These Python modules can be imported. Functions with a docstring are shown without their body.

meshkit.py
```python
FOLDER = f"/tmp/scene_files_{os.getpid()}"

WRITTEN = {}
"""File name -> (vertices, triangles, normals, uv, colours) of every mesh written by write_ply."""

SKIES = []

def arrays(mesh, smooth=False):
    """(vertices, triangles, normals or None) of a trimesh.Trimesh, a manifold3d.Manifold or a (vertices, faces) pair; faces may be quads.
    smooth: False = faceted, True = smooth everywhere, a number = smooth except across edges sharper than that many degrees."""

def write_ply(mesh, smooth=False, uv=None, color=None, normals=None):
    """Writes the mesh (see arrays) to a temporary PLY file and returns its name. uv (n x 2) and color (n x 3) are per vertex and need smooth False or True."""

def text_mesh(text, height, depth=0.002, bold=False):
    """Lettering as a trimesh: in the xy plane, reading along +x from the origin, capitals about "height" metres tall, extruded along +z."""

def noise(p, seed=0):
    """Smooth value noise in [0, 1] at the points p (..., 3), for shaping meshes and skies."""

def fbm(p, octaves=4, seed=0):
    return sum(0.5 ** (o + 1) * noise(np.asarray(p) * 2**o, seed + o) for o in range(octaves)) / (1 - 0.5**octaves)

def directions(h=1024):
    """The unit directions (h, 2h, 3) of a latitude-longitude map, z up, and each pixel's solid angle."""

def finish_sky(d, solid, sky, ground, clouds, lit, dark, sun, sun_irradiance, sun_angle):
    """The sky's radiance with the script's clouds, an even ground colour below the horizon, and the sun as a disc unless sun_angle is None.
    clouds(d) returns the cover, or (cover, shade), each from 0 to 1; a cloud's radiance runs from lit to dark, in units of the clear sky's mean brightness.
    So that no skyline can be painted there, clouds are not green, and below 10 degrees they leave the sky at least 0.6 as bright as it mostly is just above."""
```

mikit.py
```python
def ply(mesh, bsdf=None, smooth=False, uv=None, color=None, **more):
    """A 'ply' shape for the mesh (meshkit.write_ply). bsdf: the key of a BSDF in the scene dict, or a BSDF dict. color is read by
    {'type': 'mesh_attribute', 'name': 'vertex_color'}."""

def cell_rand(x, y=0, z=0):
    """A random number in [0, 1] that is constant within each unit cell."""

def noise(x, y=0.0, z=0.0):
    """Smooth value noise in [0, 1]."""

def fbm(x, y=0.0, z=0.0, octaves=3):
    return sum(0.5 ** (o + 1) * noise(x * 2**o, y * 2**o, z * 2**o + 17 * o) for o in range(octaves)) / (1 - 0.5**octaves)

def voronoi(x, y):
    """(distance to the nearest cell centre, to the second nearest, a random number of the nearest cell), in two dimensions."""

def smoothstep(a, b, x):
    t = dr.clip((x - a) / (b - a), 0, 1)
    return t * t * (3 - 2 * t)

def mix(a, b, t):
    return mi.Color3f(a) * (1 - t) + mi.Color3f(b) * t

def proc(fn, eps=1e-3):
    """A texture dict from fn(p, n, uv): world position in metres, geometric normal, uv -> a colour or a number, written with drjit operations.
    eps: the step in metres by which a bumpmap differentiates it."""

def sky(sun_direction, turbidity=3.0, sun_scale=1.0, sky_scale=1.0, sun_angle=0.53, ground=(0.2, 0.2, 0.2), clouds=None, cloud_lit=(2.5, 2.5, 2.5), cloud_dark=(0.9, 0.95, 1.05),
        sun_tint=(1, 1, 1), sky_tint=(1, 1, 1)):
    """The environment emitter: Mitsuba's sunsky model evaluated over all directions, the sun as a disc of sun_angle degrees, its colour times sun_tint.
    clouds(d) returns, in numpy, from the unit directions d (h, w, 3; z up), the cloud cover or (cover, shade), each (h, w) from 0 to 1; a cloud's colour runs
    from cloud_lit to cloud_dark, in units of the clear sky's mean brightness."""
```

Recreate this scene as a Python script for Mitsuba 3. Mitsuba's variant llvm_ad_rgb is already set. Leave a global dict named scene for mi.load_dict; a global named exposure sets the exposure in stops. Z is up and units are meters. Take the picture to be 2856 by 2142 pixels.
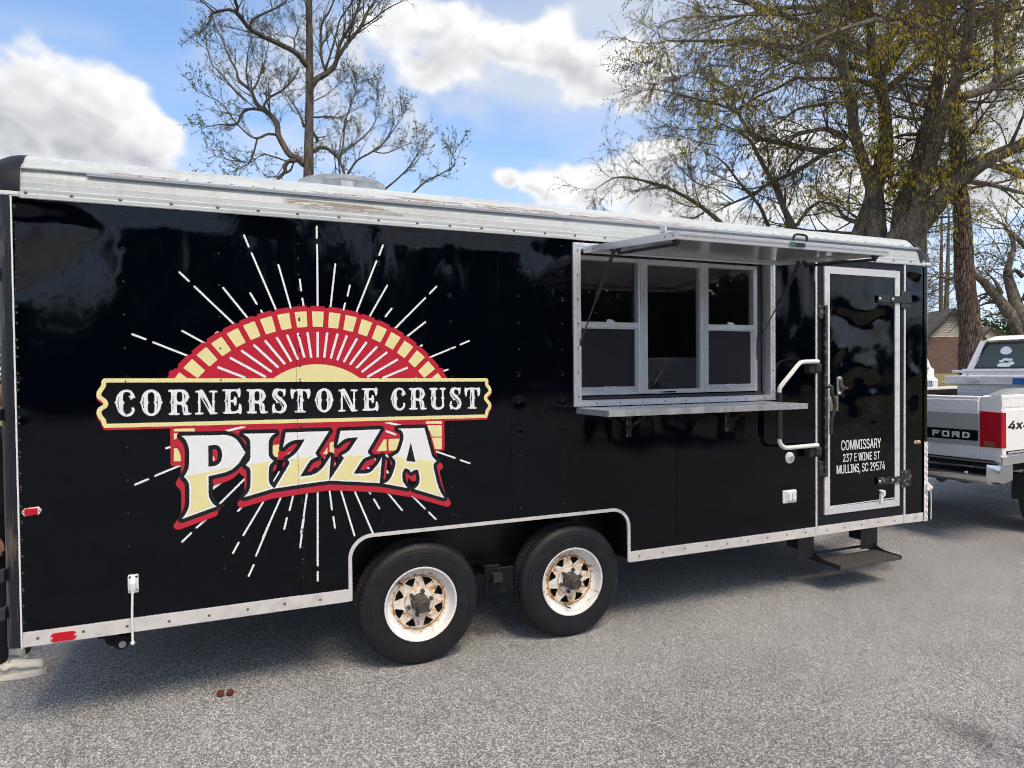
import math, numpy as np, trimesh, drjit as dr, mitsuba as mi, mikit, meshkit
import shapely
from shapely import Polygon, box as sbox, union_all, LineString
from shapely.affinity import translate as stranslate, scale as sscale
from mikit import noise, fbm, voronoi, cell_rand, smoothstep, mix, proc
T = mi.ScalarTransform4f
rng = np.random.default_rng(11)
scene, labels = {}, {}
PI = math.pi

# ---------------------------------------------------------------- camera, sky, sun, exposure
EYE = np.array([0.878, -3.817, 1.734])
def cam_axes(yaw, pitch, roll):
    f = np.array([math.sin(yaw) * math.cos(pitch), math.cos(yaw) * math.cos(pitch), math.sin(pitch)])
    r = np.cross(f, [0, 0, 1]); r /= np.linalg.norm(r); u = np.cross(r, f)
    return f, -r * math.sin(roll) + u * math.cos(roll)
_f, _u = cam_axes(math.radians(23.176), math.radians(-1.171), math.radians(-0.5635))
scene['camera'] = {'type': 'perspective', 'fov': 74.055, 'fov_axis': 'x', 'near_clip': 0.05, 'far_clip': 3000.0,
                   'to_world': T().look_at(origin=EYE.tolist(), target=(EYE + _f).tolist(), up=_u.tolist())}
exposure = 2.7
SUN = np.array([0.09, -0.52, 0.82])
# cumulus banks: azimuth, elevation, half widths (degrees)
BANKS = [(-11.9, 18.9, 3.5, 2.6), (-8.4, 18.1, 4.4, 3.2), (-5.3, 16.8, 2.8, 1.8), (-12.5, 15.7, 3.7, 2.3), (22.4, 25.0, 3.5, 1.7), (26.7, 24.6, 4.2, 2.5),
         (31.7, 22.9, 3.0, 1.7), (17.8, 23.6, 4.6, 1.9), (15.5, 26.4, 3.8, 1.8), (34.2, 16.0, 3.0, 1.7), (30.4, 14.6, 4.2, 1.8), (25.0, 15.1, 2.7, 1.0),
         (21.6, 15.2, 1.6, .8), (36.5, 13.6, 5.0, 2.1), (41.8, 11.8, 6.7, 2.1), (50.1, 12.4, 6.4, 2.9), (57.3, 14.5, 5.0, 4.7), (58.6, 20.2, 3.0, 2.7),
         (-9.5, 14.6, 6.5, 3.0), (-5.5, 15.0, 3.4, 1.9), (29.5, 23.6, 5.0, 2.6), (34.5, 22.4, 2.6, 1.8), (36, 17.5, 2.4, 1.4), (47, 17, 4, 2.5), (62, 17, 5, 4)]
_r = np.random.default_rng(4)
for _k in range(150):          # the same kind of sky all the way round
    _a = _r.uniform(72, 332)
    BANKS.append((_a, _r.uniform(7, 62), _r.uniform(3, 8), _r.uniform(1.6, 4)))
def clouds(d):
    az = np.degrees(np.arctan2(d[..., 0], d[..., 1])); el = np.degrees(np.arcsin(np.clip(d[..., 2], -1, 1)))
    q = d / np.maximum(.25 + d[..., 2:], .05) * .55
    w1 = meshkit.fbm(d * 8, 3, 3) - .5; w2 = meshkit.fbm(d * 8 + 31, 3, 8) - .5
    b1 = meshkit.fbm(d * 20 + 3, 3, 5) - .5; b2 = meshkit.fbm(d * 20 + 17, 3, 9) - .5
    fine = meshkit.fbm(d * 24, 6, 21) - .5; puff = 1 - np.abs(2 * meshkit.fbm(d * 30 + 9, 5, 33) - 1)
    A = az + w1 * 7 + b1 * 3.2; E = el + w2 * 4.5 + b2 * 2.6
    field = np.zeros(az.shape); up = np.zeros(az.shape)
    for (a, e, ra, re) in BANKS:
        da = (A - a + 180) % 360 - 180
        g = np.exp(-(da / ra) ** 2 - ((E - e) / re) ** 2)
        field = np.maximum(field, g) + .22 * g * field
        up = np.maximum(up, np.exp(-(da / (ra * 1.1)) ** 2 - ((E + .9 * re - e) / re) ** 2))
    dens = field + fine * 1.15 + (puff - .75) * .30
    c = np.clip((dens - .25) / .44, 0, 1); c = c * c * (3 - 2 * c)
    wisp = meshkit.fbm(np.stack([q[..., 0] * 3.2 + w1 * .8, q[..., 1] * 7, q[..., 2] * 3], -1) + 7, 6, 14)
    veil = np.clip((wisp - .30) * 2.2, 0, 1) ** 1.1 * .66
    veil = np.maximum(veil, .75 * np.clip(1.1 - ((az - 10) / 14) ** 2 - ((el - 22) / 8) ** 2, 0, 1) * np.clip(.5 + fine * 3, 0, 1))
    low = np.clip((15 - el) / 15, 0, 1) ** 1.5 * .35
    cover = 1 - (1 - c) * (1 - veil) * (1 - low)
    core = np.clip((dens - .50) / .5, 0, 1)
    shade = np.clip(.10 + .80 * core * np.clip(up - .25, 0, 1) * 1.3 - fine * 1.3 + (.74 - puff) * .6, 0, .95) * c + .34 * (1 - c)
    return cover, shade
scene['sky'] = mikit.sky(SUN.tolist(), turbidity=3.0, sun_scale=0.34, sun_angle=26.0, sky_scale=1.0, clouds=clouds,
                         cloud_lit=(1.62, 1.62, 1.62), cloud_dark=(.74, .78, .86), sky_tint=(1.08, 1.02, .99), ground=(.2, .19, .18))

# ---------------------------------------------------------------- helpers
def key_for(name):
    if name not in scene and name not in labels: return name
    k = 1
    while f'{name}_{k:03d}' in scene or f'{name}_{k:03d}' in labels: k += 1
    return f'{name}_{k:03d}'
def say(key, label=None, cat=None, group=None, kind=None):
    e = labels.setdefault(key, {})
    for k, v in (('label', label), ('category', cat), ('group', group), ('kind', kind)):
        if v: e[k] = v
    return key
def thing(name, label, cat, group=None):
    k = key_for(name); labels[k] = {}; return say(k, label, cat, group)
def add(name, mesh, mat, smooth=False, parent=None, label=None, cat=None, group=None, kind=None, **kw):
    k = key_for((parent + '__' if parent else '') + name)
    if k in labels and k not in scene: pass
    scene[k] = mikit.ply(mesh, mat, smooth=smooth, **kw)
    if label or cat or group or kind: say(k, label, cat, group, kind)
    return k
def cat(ms): return trimesh.util.concatenate([m for m in ms if m is not None])
def mesh(v, f): return trimesh.Trimesh(np.asarray(v, float), np.asarray(f), process=False)
def box(x0, x1, y0, y1, z0, z1, b=0.0):
    x0, x1 = sorted((x0, x1)); y0, y1 = sorted((y0, y1)); z0, z1 = sorted((z0, z1))
    c = np.array([x0 + x1, y0 + y1, z0 + z1]) / 2; h = np.array([x1 - x0, y1 - y0, z1 - z0]) / 2
    b = min(b, .45 * h.min())
    if b <= 0:
        m = trimesh.creation.box(2 * h); m.apply_translation(c); return m
    s = np.array([[i, j, k] for i in (-1, 1) for j in (-1, 1) for k in (-1, 1)], float)
    P = np.vstack([c + s * (h - b * np.array(w)) for w in ((0, 1, 1), (1, 0, 1), (1, 1, 0))])
    return trimesh.convex.convex_hull(P)
def tube(points, radii, sides=8, caps=True):
    p = np.asarray(points, float); n = len(p)
    r = np.broadcast_to(np.asarray(radii, float), (n,))
    t = np.gradient(p, axis=0); t /= np.linalg.norm(t, axis=1, keepdims=True) + 1e-12
    ref = np.array([0, 0, 1.0]) if abs(t[0][2]) < .9 else np.array([1.0, 0, 0])
    a = np.cross(t[0], ref); a /= np.linalg.norm(a); A = [a]
    for k in range(1, n):
        a = A[-1] - t[k] * (A[-1] @ t[k]); a /= np.linalg.norm(a) + 1e-12; A.append(a)
    A = np.array(A); B = np.cross(t, A); th = np.arange(sides) * 2 * PI / sides
    v = p[:, None] + r[:, None, None] * (np.cos(th)[None, :, None] * A[:, None] + np.sin(th)[None, :, None] * B[:, None])
    i, j = np.meshgrid(np.arange(n - 1), np.arange(sides), indexing='ij')
    q = np.stack([i * sides + j, i * sides + (j + 1) % sides, (i + 1) * sides + (j + 1) % sides, (i + 1) * sides + j], -1).reshape(-1, 4)
    f = np.vstack([q[:, [0, 1, 2]], q[:, [0, 2, 3]]]); v = v.reshape(-1, 3)
    if caps:
        v = np.vstack([v, p[:1], p[-1:]]); m = n * sides; jj = np.arange(sides)
        f = np.vstack([f, np.stack([(jj + 1) % sides, jj, jj * 0 + m], 1), np.stack([(n - 1) * sides + jj, (n - 1) * sides + (jj + 1) % sides, jj * 0 + m + 1], 1)])
    return mesh(v, f)
def smooth_path(pts, n=6):
    p = np.asarray(pts, float); q = np.vstack([2 * p[0] - p[1], p, 2 * p[-1] - p[-2]]); out = []
    for i in range(1, len(q) - 2):
        for t in np.arange(n) / n:
            a, b, c, d = q[i - 1:i + 3]
            out.append(.5 * (2 * b + (c - a) * t + (2 * a - 5 * b + 4 * c - d) * t * t + (3 * b - a - 3 * c + d) * t ** 3))
    out.append(p[-1]); return np.array(out)
def cyl(p0, p1, r, sides=20, r1=None): return tube([p0, p1], [r, r if r1 is None else r1], sides)
def lathe_y(profile, cx, cz, y0=0.0, n=64, closed=False):
    """profile of (radius, y): turned about the axis through (cx, cz) along y"""
    P = np.asarray(profile, float); m = len(P); th = np.arange(n) * 2 * PI / n
    v = np.stack([cx + P[:, None, 0] * np.cos(th), np.broadcast_to(y0 + P[:, None, 1], (m, n)), cz + P[:, None, 0] * np.sin(th)], -1).reshape(-1, 3)
    i, j = np.meshgrid(np.arange(m - 1), np.arange(n), indexing='ij')
    q = np.stack([i * n + j, (i + 1) * n + j, (i + 1) * n + (j + 1) % n, i * n + (j + 1) % n], -1).reshape(-1, 4)
    return mesh(v, np.vstack([q[:, [0, 1, 2]], q[:, [0, 2, 3]]]))
def lathe_z(profile, cx, cy, z0=0.0, n=48):
    P = np.asarray(profile, float); m = len(P); th = np.arange(n) * 2 * PI / n
    v = np.stack([cx + P[:, None, 0] * np.cos(th), cy + P[:, None, 0] * np.sin(th), np.broadcast_to(z0 + P[:, None, 1], (m, n))], -1).reshape(-1, 3)
    i, j = np.meshgrid(np.arange(m - 1), np.arange(n), indexing='ij')
    q = np.stack([i * n + j, i * n + (j + 1) % n, (i + 1) * n + (j + 1) % n, (i + 1) * n + j], -1).reshape(-1, 4)
    return mesh(v, np.vstack([q[:, [0, 1, 2]], q[:, [0, 2, 3]]]))
def extr(poly, y0, y1):
    """a shapely shape in wall coordinates (x, z) made solid from depth y0 to y1"""
    out = []
    for g in getattr(poly, 'geoms', [poly]):
        if g.is_empty or g.geom_type != 'Polygon': continue
        m = trimesh.creation.extrude_polygon(g, abs(y1 - y0), engine='earcut')
        v = m.vertices; m = mesh(np.stack([v[:, 0], max(y0, y1) - v[:, 2], v[:, 1]], 1), m.faces); out.append(m)
    return cat(out)
def rrect(x0, x1, z0, z1, r): return sbox(x0 + r, z0 + r, x1 - r, z1 - r).buffer(r, quad_segs=6)
def dome(x, y, z, r, axis=(0, -1, 0), h=.6):
    """a rivet or screw head"""
    a = np.array(axis, float); b = np.cross(a, [0, 0, 1.0]) if abs(a[2]) < .9 else np.array([1.0, 0, 0]); b /= np.linalg.norm(b); c = np.cross(a, b)
    th = np.arange(8) * PI / 4; rows = [(1, 0), (.75, .6 * h), (.001, h)]
    v = np.vstack([np.array([x, y, z]) + r * (k * (np.cos(th)[:, None] * b + np.sin(th)[:, None] * c) + q * a) for k, q in rows])
    i, j = np.meshgrid(np.arange(2), np.arange(8), indexing='ij')
    q = np.stack([i * 8 + j, i * 8 + (j + 1) % 8, (i + 1) * 8 + (j + 1) % 8, (i + 1) * 8 + j], -1).reshape(-1, 4)
    return mesh(v, np.vstack([q[:, [0, 1, 2]], q[:, [0, 2, 3]]]))
def hull(points): return trimesh.convex.convex_hull(np.asarray(points, float))

# ---------------------------------------------------------------- materials
def M(name, col=None, fn=None, rough=.5, metal=0.0, spec=.5, bump=None, bscale=.001, eps=1e-3, two=True, **kw):
    b = {'type': 'principled', 'base_color': proc(fn) if fn else {'type': 'rgb', 'value': list(col)}, 'roughness': rough if not callable(rough) else proc(rough),
         'metallic': metal, 'specular': spec, **kw}
    if bump: b = {'type': 'bumpmap', 'arbitrary': proc(bump, eps), 'scale': bscale, 'bsdf': b}
    scene['mat_' + name] = {'type': 'twosided', 'bsdf': b} if two else b
    return 'mat_' + name
BLACK = M('black_paint', (.0005, .0013, .0036), rough=.05, spec=.31)
def f_worn(p, n, uv):
    a = fbm(p.x * 60, p.y * 60, p.z * 5, 3); b = fbm(p.x * 9 + 3, p.y * 9, p.z * 2.2, 3)
    w = smoothstep(.60, .74, a * .55 + b * .5)
    return mix((.012, .014, .02), (.14, .11, .085), w * .8)
WORN = M('worn_black_trim', fn=f_worn, rough=.33)
GREYBLK = M('charcoal_trim', (.009, .010, .014), rough=.42, spec=.3)
def f_cove(p, n, uv):
    s = fbm(p.x * 3.0, p.y * 8, p.z * 14, 4); st = fbm(p.x * 26, 0.0, p.z * 3, 3)
    c = mix((.50, .54, .55), (.42, .455, .465), smoothstep(.42, .75, s))
    c = mix(c, mi.Color3f(.33, .335, .32), smoothstep(.60, .85, st) * .25)
    c = mix(c, mi.Color3f(.30, .29, .26), smoothstep(.64, .8, fbm(p.x * 7, p.y * 30, p.z * 30, 4)) * .15)
    # flaking paint: a torn strip under the gutter and the flaking lap above it
    band = smoothstep(1.18, 1.24, p.x) * (1 - smoothstep(1.72, 1.80, p.x)) * smoothstep(2.630, 2.638, p.z) * (1 - smoothstep(2.664, 2.672, p.z + .02 * (p.x - 1.2)))
    fl = fbm(p.x * 14, 3.0, p.z * 130, 4)
    c = mix(c, mi.Color3f(.19, .155, .125), band * smoothstep(.33, .42, fl))
    b2 = smoothstep(1.26, 1.32, p.x) * (1 - smoothstep(1.84, 1.86, p.x)) * smoothstep(2.612, 2.616, p.z) * (1 - smoothstep(2.634, 2.640, p.z))
    c = mix(c, mi.Color3f(.30, .30, .29), b2 * smoothstep(.36, .44, fbm(p.x * 60, 1.0, p.z * 160, 3)))
    b3 = smoothstep(1.4, 1.8, p.x) * (1 - smoothstep(3.4, 4.3, p.x)) * smoothstep(2.708, 2.714, p.z) * (1 - smoothstep(2.735, 2.75, p.z))
    c = mix(c, mi.Color3f(.27, .21, .17), b3 * smoothstep(.45, .53, fbm(p.x * 9, 5.0, p.z * 120, 4)))
    b4 = smoothstep(.25, .3, p.x) * smoothstep(2.704, 2.71, p.z) * (1 - smoothstep(2.722, 2.735, p.z))
    c = mix(c, mi.Color3f(.30, .27, .24), b4 * smoothstep(.60, .66, fbm(p.x * 12, 9.0, p.z * 90, 4)))
    return c
COVE = M('weathered_white', fn=f_cove, rough=.42)
def f_alu(p, n, uv):
    a = fbm(p.x * 18, p.y * 18, p.z * 18, 4); b = noise(p.x * 260, p.z * 260, 1.0)
    return mix((.78, .775, .76), (.58, .57, .55), smoothstep(.40, .80, a) * .7 + .15 * b)
ALU = M('dull_aluminium', fn=f_alu, rough=.42, metal=.3)
def b_rib(p, n, uv): return .5 + .5 * dr.sin(p.z * 1150)
RIBALU = M('ribbed_aluminium', (.80, .80, .80), rough=.38, metal=.5, bump=b_rib, bscale=.0009, eps=4e-4)
BRALU = M('bright_aluminium', (.76, .77, .78), rough=.28, metal=.55)
WINALU = M('window_aluminium', (.60, .615, .625), rough=.30, metal=.55)
DULLALU = M('satin_aluminium', (.55, .56, .57), rough=.35, metal=.7)
def f_steel(p, n, uv):
    a = fbm(p.x * 20, p.y * 20, p.z * 3, 3)
    return mix((.62, .63, .64), (.44, .45, .47), smoothstep(.3, .7, a))
STEEL = M('stainless', fn=f_steel, rough=.30, metal=.5)
CHROME = M('chrome', (.78, .79, .80), rough=.08, metal=1.0)
DSTEEL = M('dark_steel', (.045, .045, .05), rough=.38, metal=.4)
def f_wornst(p, n, uv):
    a = fbm(p.x * 40, p.y * 40, p.z * 40, 4)
    return mix((.035, .034, .036), (.20, .18, .165), smoothstep(.5, .72, a))
WORNST = M('worn_steel', fn=f_wornst, rough=.38, metal=.35)
SCREW = M('screw', (.16, .145, .13), rough=.35, metal=.6)
BLKSCREW = M('black_screw', (.012, .012, .014), rough=.22)
RUBBER_W = [(1.935, .365), (2.942, .365)]
def f_rub(p, n, uv):
    dx = dr.select(dr.abs(p.x - 1.935) < dr.abs(p.x - 2.942), p.x - 1.935, p.x - 2.942); dz = p.z - .365
    r = dr.sqrt(dx * dx + dz * dz); k = fbm(p.x * 30, p.y * 30, p.z * 30, 3)
    c = mix((.010, .0115, .0155), (.016, .0175, .022), k)
    dust = smoothstep(.3652, .3666, r)                       # the ground-worn tread lands carry road dust
    c = mix(c, mix((.060, .056, .050), (.095, .087, .077), k), dust * .9)
    return mix(c, mi.Color3f(.030, .028, .026), smoothstep(.52, .72, fbm(p.x * 11, p.y * 11, p.z * 11, 3)) * (1 - dust) * .35)
def b_rub(p, n, uv):
    dx = dr.select(dr.abs(p.x - 1.935) < dr.abs(p.x - 2.942), p.x - 1.935, p.x - 2.942); dz = p.z - .365
    r = dr.sqrt(dx * dx + dz * dz); a = dr.atan2(dz, dx)
    tread = smoothstep(.340, .347, r)
    k = a * 75 / (2 * PI) * 1.0; u = k - dr.floor(k)
    lane = cell_rand(dr.floor((p.y + .003) * 38), 3.0, 1.0)
    k2 = k + lane; u2 = k2 - dr.floor(k2)
    cut = smoothstep(.0, .05, dr.abs(u2 - .5)) 
    ring = smoothstep(0, .0012, dr.abs(r - .300)) * smoothstep(0, .0012, dr.abs(r - .236)) * smoothstep(0, .001, dr.abs(r - .322))
    return tread * cut + (1 - tread) * ring
RUBBER = M('rubber', fn=f_rub, rough=.5, spec=.32, bump=b_rub, bscale=.004, eps=6e-4)
PLAINRUB = M('plain_rubber', (.02, .02, .022), rough=.6)
def f_rim(p, n, uv):
    dx = dr.select(dr.abs(p.x - 1.935) < dr.abs(p.x - 2.942), p.x - 1.935, p.x - 2.942); dz = p.z - .365
    r = dr.sqrt(dx * dx + dz * dz); a = dr.atan2(dz, dx)
    n1 = fbm(p.x * 55, p.y * 55, p.z * 55, 4); n2 = fbm(p.x * 14, 2.0, p.z * 14, 3)
    edge = dr.exp(-dr.square((r - .158) / .005)) + dr.exp(-dr.square((r - .088) / .004))
    face = smoothstep(.085, .10, r) * (1 - smoothstep(.168, .185, r))
    w = edge * smoothstep(.22, .45, n2 + .15) * 1.2 + face * smoothstep(.44, .72, n1 * .75 + n2 * .35) + .9 * smoothstep(.58, .70, n1) * smoothstep(.42, .65, n2)
    c = mix((.78, .79, .79), (.60, .36, .12), dr.clip(w, 0, 1) * .85)
    return mix(c, mi.Color3f(.28, .12, .045), dr.clip(w - .75, 0, 1) * .9)
RIM = M('rusty_white_rim', fn=f_rim, rough=.32)
def f_rusty(p, n, uv):
    return mix((.05, .046, .042), (.13, .105, .085), fbm(p.x * 70, p.y * 70, p.z * 70, 3))
HUB = M('rusty_hub', fn=f_rusty, rough=.5, metal=.3)
VRED = M('vinyl_red', (.50, .022, .045), rough=.22)
VCREAM = M('vinyl_cream', (.80, .74, .37), rough=.22)
VWHITE = M('vinyl_white', (.80, .83, .86), rough=.22)
VBLACK = M('vinyl_black', (.007, .008, .011), rough=.12)
WHITEP = M('white_plastic', (.74, .75, .75), rough=.4)
WHITET = M('white_painted_tube', (.80, .80, .79), rough=.3)
FOAM = M('black_foam', (.02, .021, .025), rough=.75)
REDLENS = M('red_lens', (.52, .006, .02), rough=.12)
AMBER = M('amber_lens', (.62, .36, .10), rough=.2)
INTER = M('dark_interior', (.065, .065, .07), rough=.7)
SCREEN = M('insect_screen', (.009, .010, .014), rough=.55, spec=.3)
UNDER = M('underbody', (.018, .017, .016), rough=.8)
LINER = M('wheel_well_liner', (.007, .008, .010), rough=.35)
scene['mat_glass'] = {'type': 'thindielectric', 'int_ior': 1.52}
GLASS = 'mat_glass'
def dkey(x, y):
    return x
def f_asph(p, n, uv):
    a, b, w = voronoi(p.x * 140, p.y * 140)
    a2, b2, w2 = voronoi(p.x * 240 + 7, p.y * 240)
    gap = smoothstep(.02, .30, b - a)
    tone = .115 + .60 * w * dr.sqrt(w) * (.55 + .45 * w2)
    big = fbm(p.x * .9, p.y * .9, 0.0, 4); mid = fbm(p.x * 5, p.y * 5, 2.0, 3)
    tone = tone * (.62 + .36 * big + .25 * mid + .22 * noise(p.x * 52, p.y * 52, 3.0) + .14 * noise(p.x * 21, p.y * 21, 5.0))
    c = mi.Color3f(.985, .995, 1.0) * (.045 + (tone - .045) * (.22 + .78 * gap))
    hue = cell_rand(dr.floor(p.x * 140), dr.floor(p.y * 140), 5)
    c = mix(c, c * mi.Color3f(1.12, .93, .82), smoothstep(.8, .95, hue) * .5)
    dx = p.x - 4.10; dy = p.y + 1.85                       # an old oil stain
    st = dr.exp(-dr.square((dx * .95 + dy * .1) / .10) - dr.square((dy - dx * .4) / .28)) * smoothstep(.3, .6, fbm(p.x * 9, p.y * 9, 4.0, 3))
    c = c * (1 - .55 * dr.clip(st, 0, 1))
    return c
def b_asph(p, n, uv):
    a, b, w = voronoi(p.x * 140, p.y * 140)
    return (1 - a) * (.4 + .6 * w)
ASPH = M('chip_asphalt', fn=f_asph, rough=.85, spec=.3, bump=b_asph, bscale=.004, eps=8e-4)
def f_grass(p, n, uv):
    a = fbm(p.x * 3, p.y * 3, 0.0, 4); b = fbm(p.x * 40, p.y * 40, 1.0, 2)
    return mix((.075, .085, .03), (.19, .155, .09), smoothstep(.3, .7, a * .7 + b * .3))
GRASS = M('dry_grass', fn=f_grass, rough=.95, spec=.1)

# ---------------------------------------------------------------- ground
def ground_z(x, y):
    d = np.hypot(np.asarray(x) - EYE[0], np.asarray(y) - EYE[1]); ahead = np.clip((np.asarray(y) + np.asarray(x) * .6 - 8) / 12, 0, 1)
    t = np.clip((d - 19) / 24, 0, 1)
    return 1.22 * t * t * (3 - 2 * t) * ahead
def sheet(x0, x1, y0, y1, step, zoff, hole=None):
    xs = np.arange(x0, x1 + 1e-6, step); ys = np.arange(y0, y1 + 1e-6, step)
    X, Y = np.meshgrid(xs, ys, indexing='ij'); Z = ground_z(X, Y) + zoff
    n, m = X.shape; i, j = np.meshgrid(np.arange(n - 1), np.arange(m - 1), indexing='ij')
    q = np.stack([i * m + j, (i + 1) * m + j, (i + 1) * m + j + 1, i * m + j + 1], -1).reshape(-1, 4)
    return mesh(np.stack([X, Y, Z], -1).reshape(-1, 3), np.vstack([q[:, [0, 1, 2]], q[:, [0, 2, 3]]]))
add('parking_lot', mesh([(-16, -26, 0), (15.5, -26, 0), (15.5, 11, 0), (-16, 11, 0)], [(0, 1, 2), (0, 2, 3)]), ASPH,
    label='grey chip-seal asphalt parking lot with pale aggregate', kind='structure')
add('ground', sheet(-420, 420, -420, 420, 3.0, -.012), GRASS, smooth=True, label='dry brownish grass ground beyond the asphalt', kind='structure')
M('black_steel', (.006, .006, .008), rough=.5, spec=.3)
GREENS = M('green_sticker', (.05, .13, .07), rough=.5)
M('awning_sheet', (.30, .31, .32), rough=.14, metal=.35)
# ================================================================ the trailer (wall plane y = 0, x to its front, camera at y < 0)
TR = thing('food_trailer', 'long black pizza food trailer with white roof edge and open serving window', 'food trailer')
L, ZB, ZT, WID = 6.285, .458, 2.565, 2.44
STUDS = [.007, .445, .876, 1.268, 1.703, 2.123, 2.56, 2.86, 3.74, 4.20, 4.66, 4.99, 6.215]
_dr = np.random.default_rng(21)
DENTS = []                                                   # x, z, radius x, radius z, depth
for x in STUDS[:8]:
    for k in range(13):
        DENTS.append((x, 2.515 - .163 * k, .028, .024, .0009 * _dr.uniform(.3, 1.5)))
DENTS += [(.30, 2.44, .05, .04, .004), (2.10, 2.40, .10, .12, .004), (2.28, 2.46, .09, .07, -.003), (1.95, 2.45, .09, .08, -.004), (2.75, 2.45, .12, .12, .004),
          (.30, .82, .12, .1, .002), (.16, .68, .14, .12, -.003), (4.75, 1.92, .10, .10, -.004), (4.80, 1.70, .12, .10, .004), (4.90, 1.62, .06, .05, -.002), (4.72, 2.3, .1, .2, .002)]
def bump1(x, z, cx, cz, rx, rz): return np.exp(-((x - cx) / rx) ** 2 - ((z - cz) / rz) ** 2)
def disp(x, z):
    """how far the thin wall skin is pushed in (+y) or out at (x, z)"""
    x = np.asarray(x, float); z = np.asarray(z, float)
    q = np.stack([x * 2.6, z * 2.0, 0 * x], -1)
    n1 = meshkit.fbm(q + 5, 2, 1) - .5; n2 = meshkit.fbm(q * np.array([3.0, 1.1, 1]) + 40, 2, 6) - .5
    hi = np.clip((z - 1.85) / .6, 0, 1) ** 1.3
    lft = np.clip((.75 - x) / .7, 0, 1)
    low = np.clip((.95 - z) / .4, 0, 1)
    logo = 1 - .8 * np.clip(1.35 - np.hypot((x - 1.36) / .9, (z - 1.5) / .62), 0, 1)
    amp = (.0035 + .017 * hi * (.75 + .7 * lft) + .006 * low)
    y = amp * n1 * logo + (.0014 + .0085 * hi) * n2 * logo
    y = y + .013 * bump1(x, z, .15, 2.46, .30, .26) - .006 * bump1(x, z, .42, 2.32, .10, .3)
    for (cx, cz, rx, rz, d) in DENTS:
        y = y + d * bump1(x, z, cx, cz, rx, rz)
    edge = np.clip((2.572 - z) / .13, 0, 1); edge = edge * edge * (3 - 2 * edge)
    return y * edge
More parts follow.
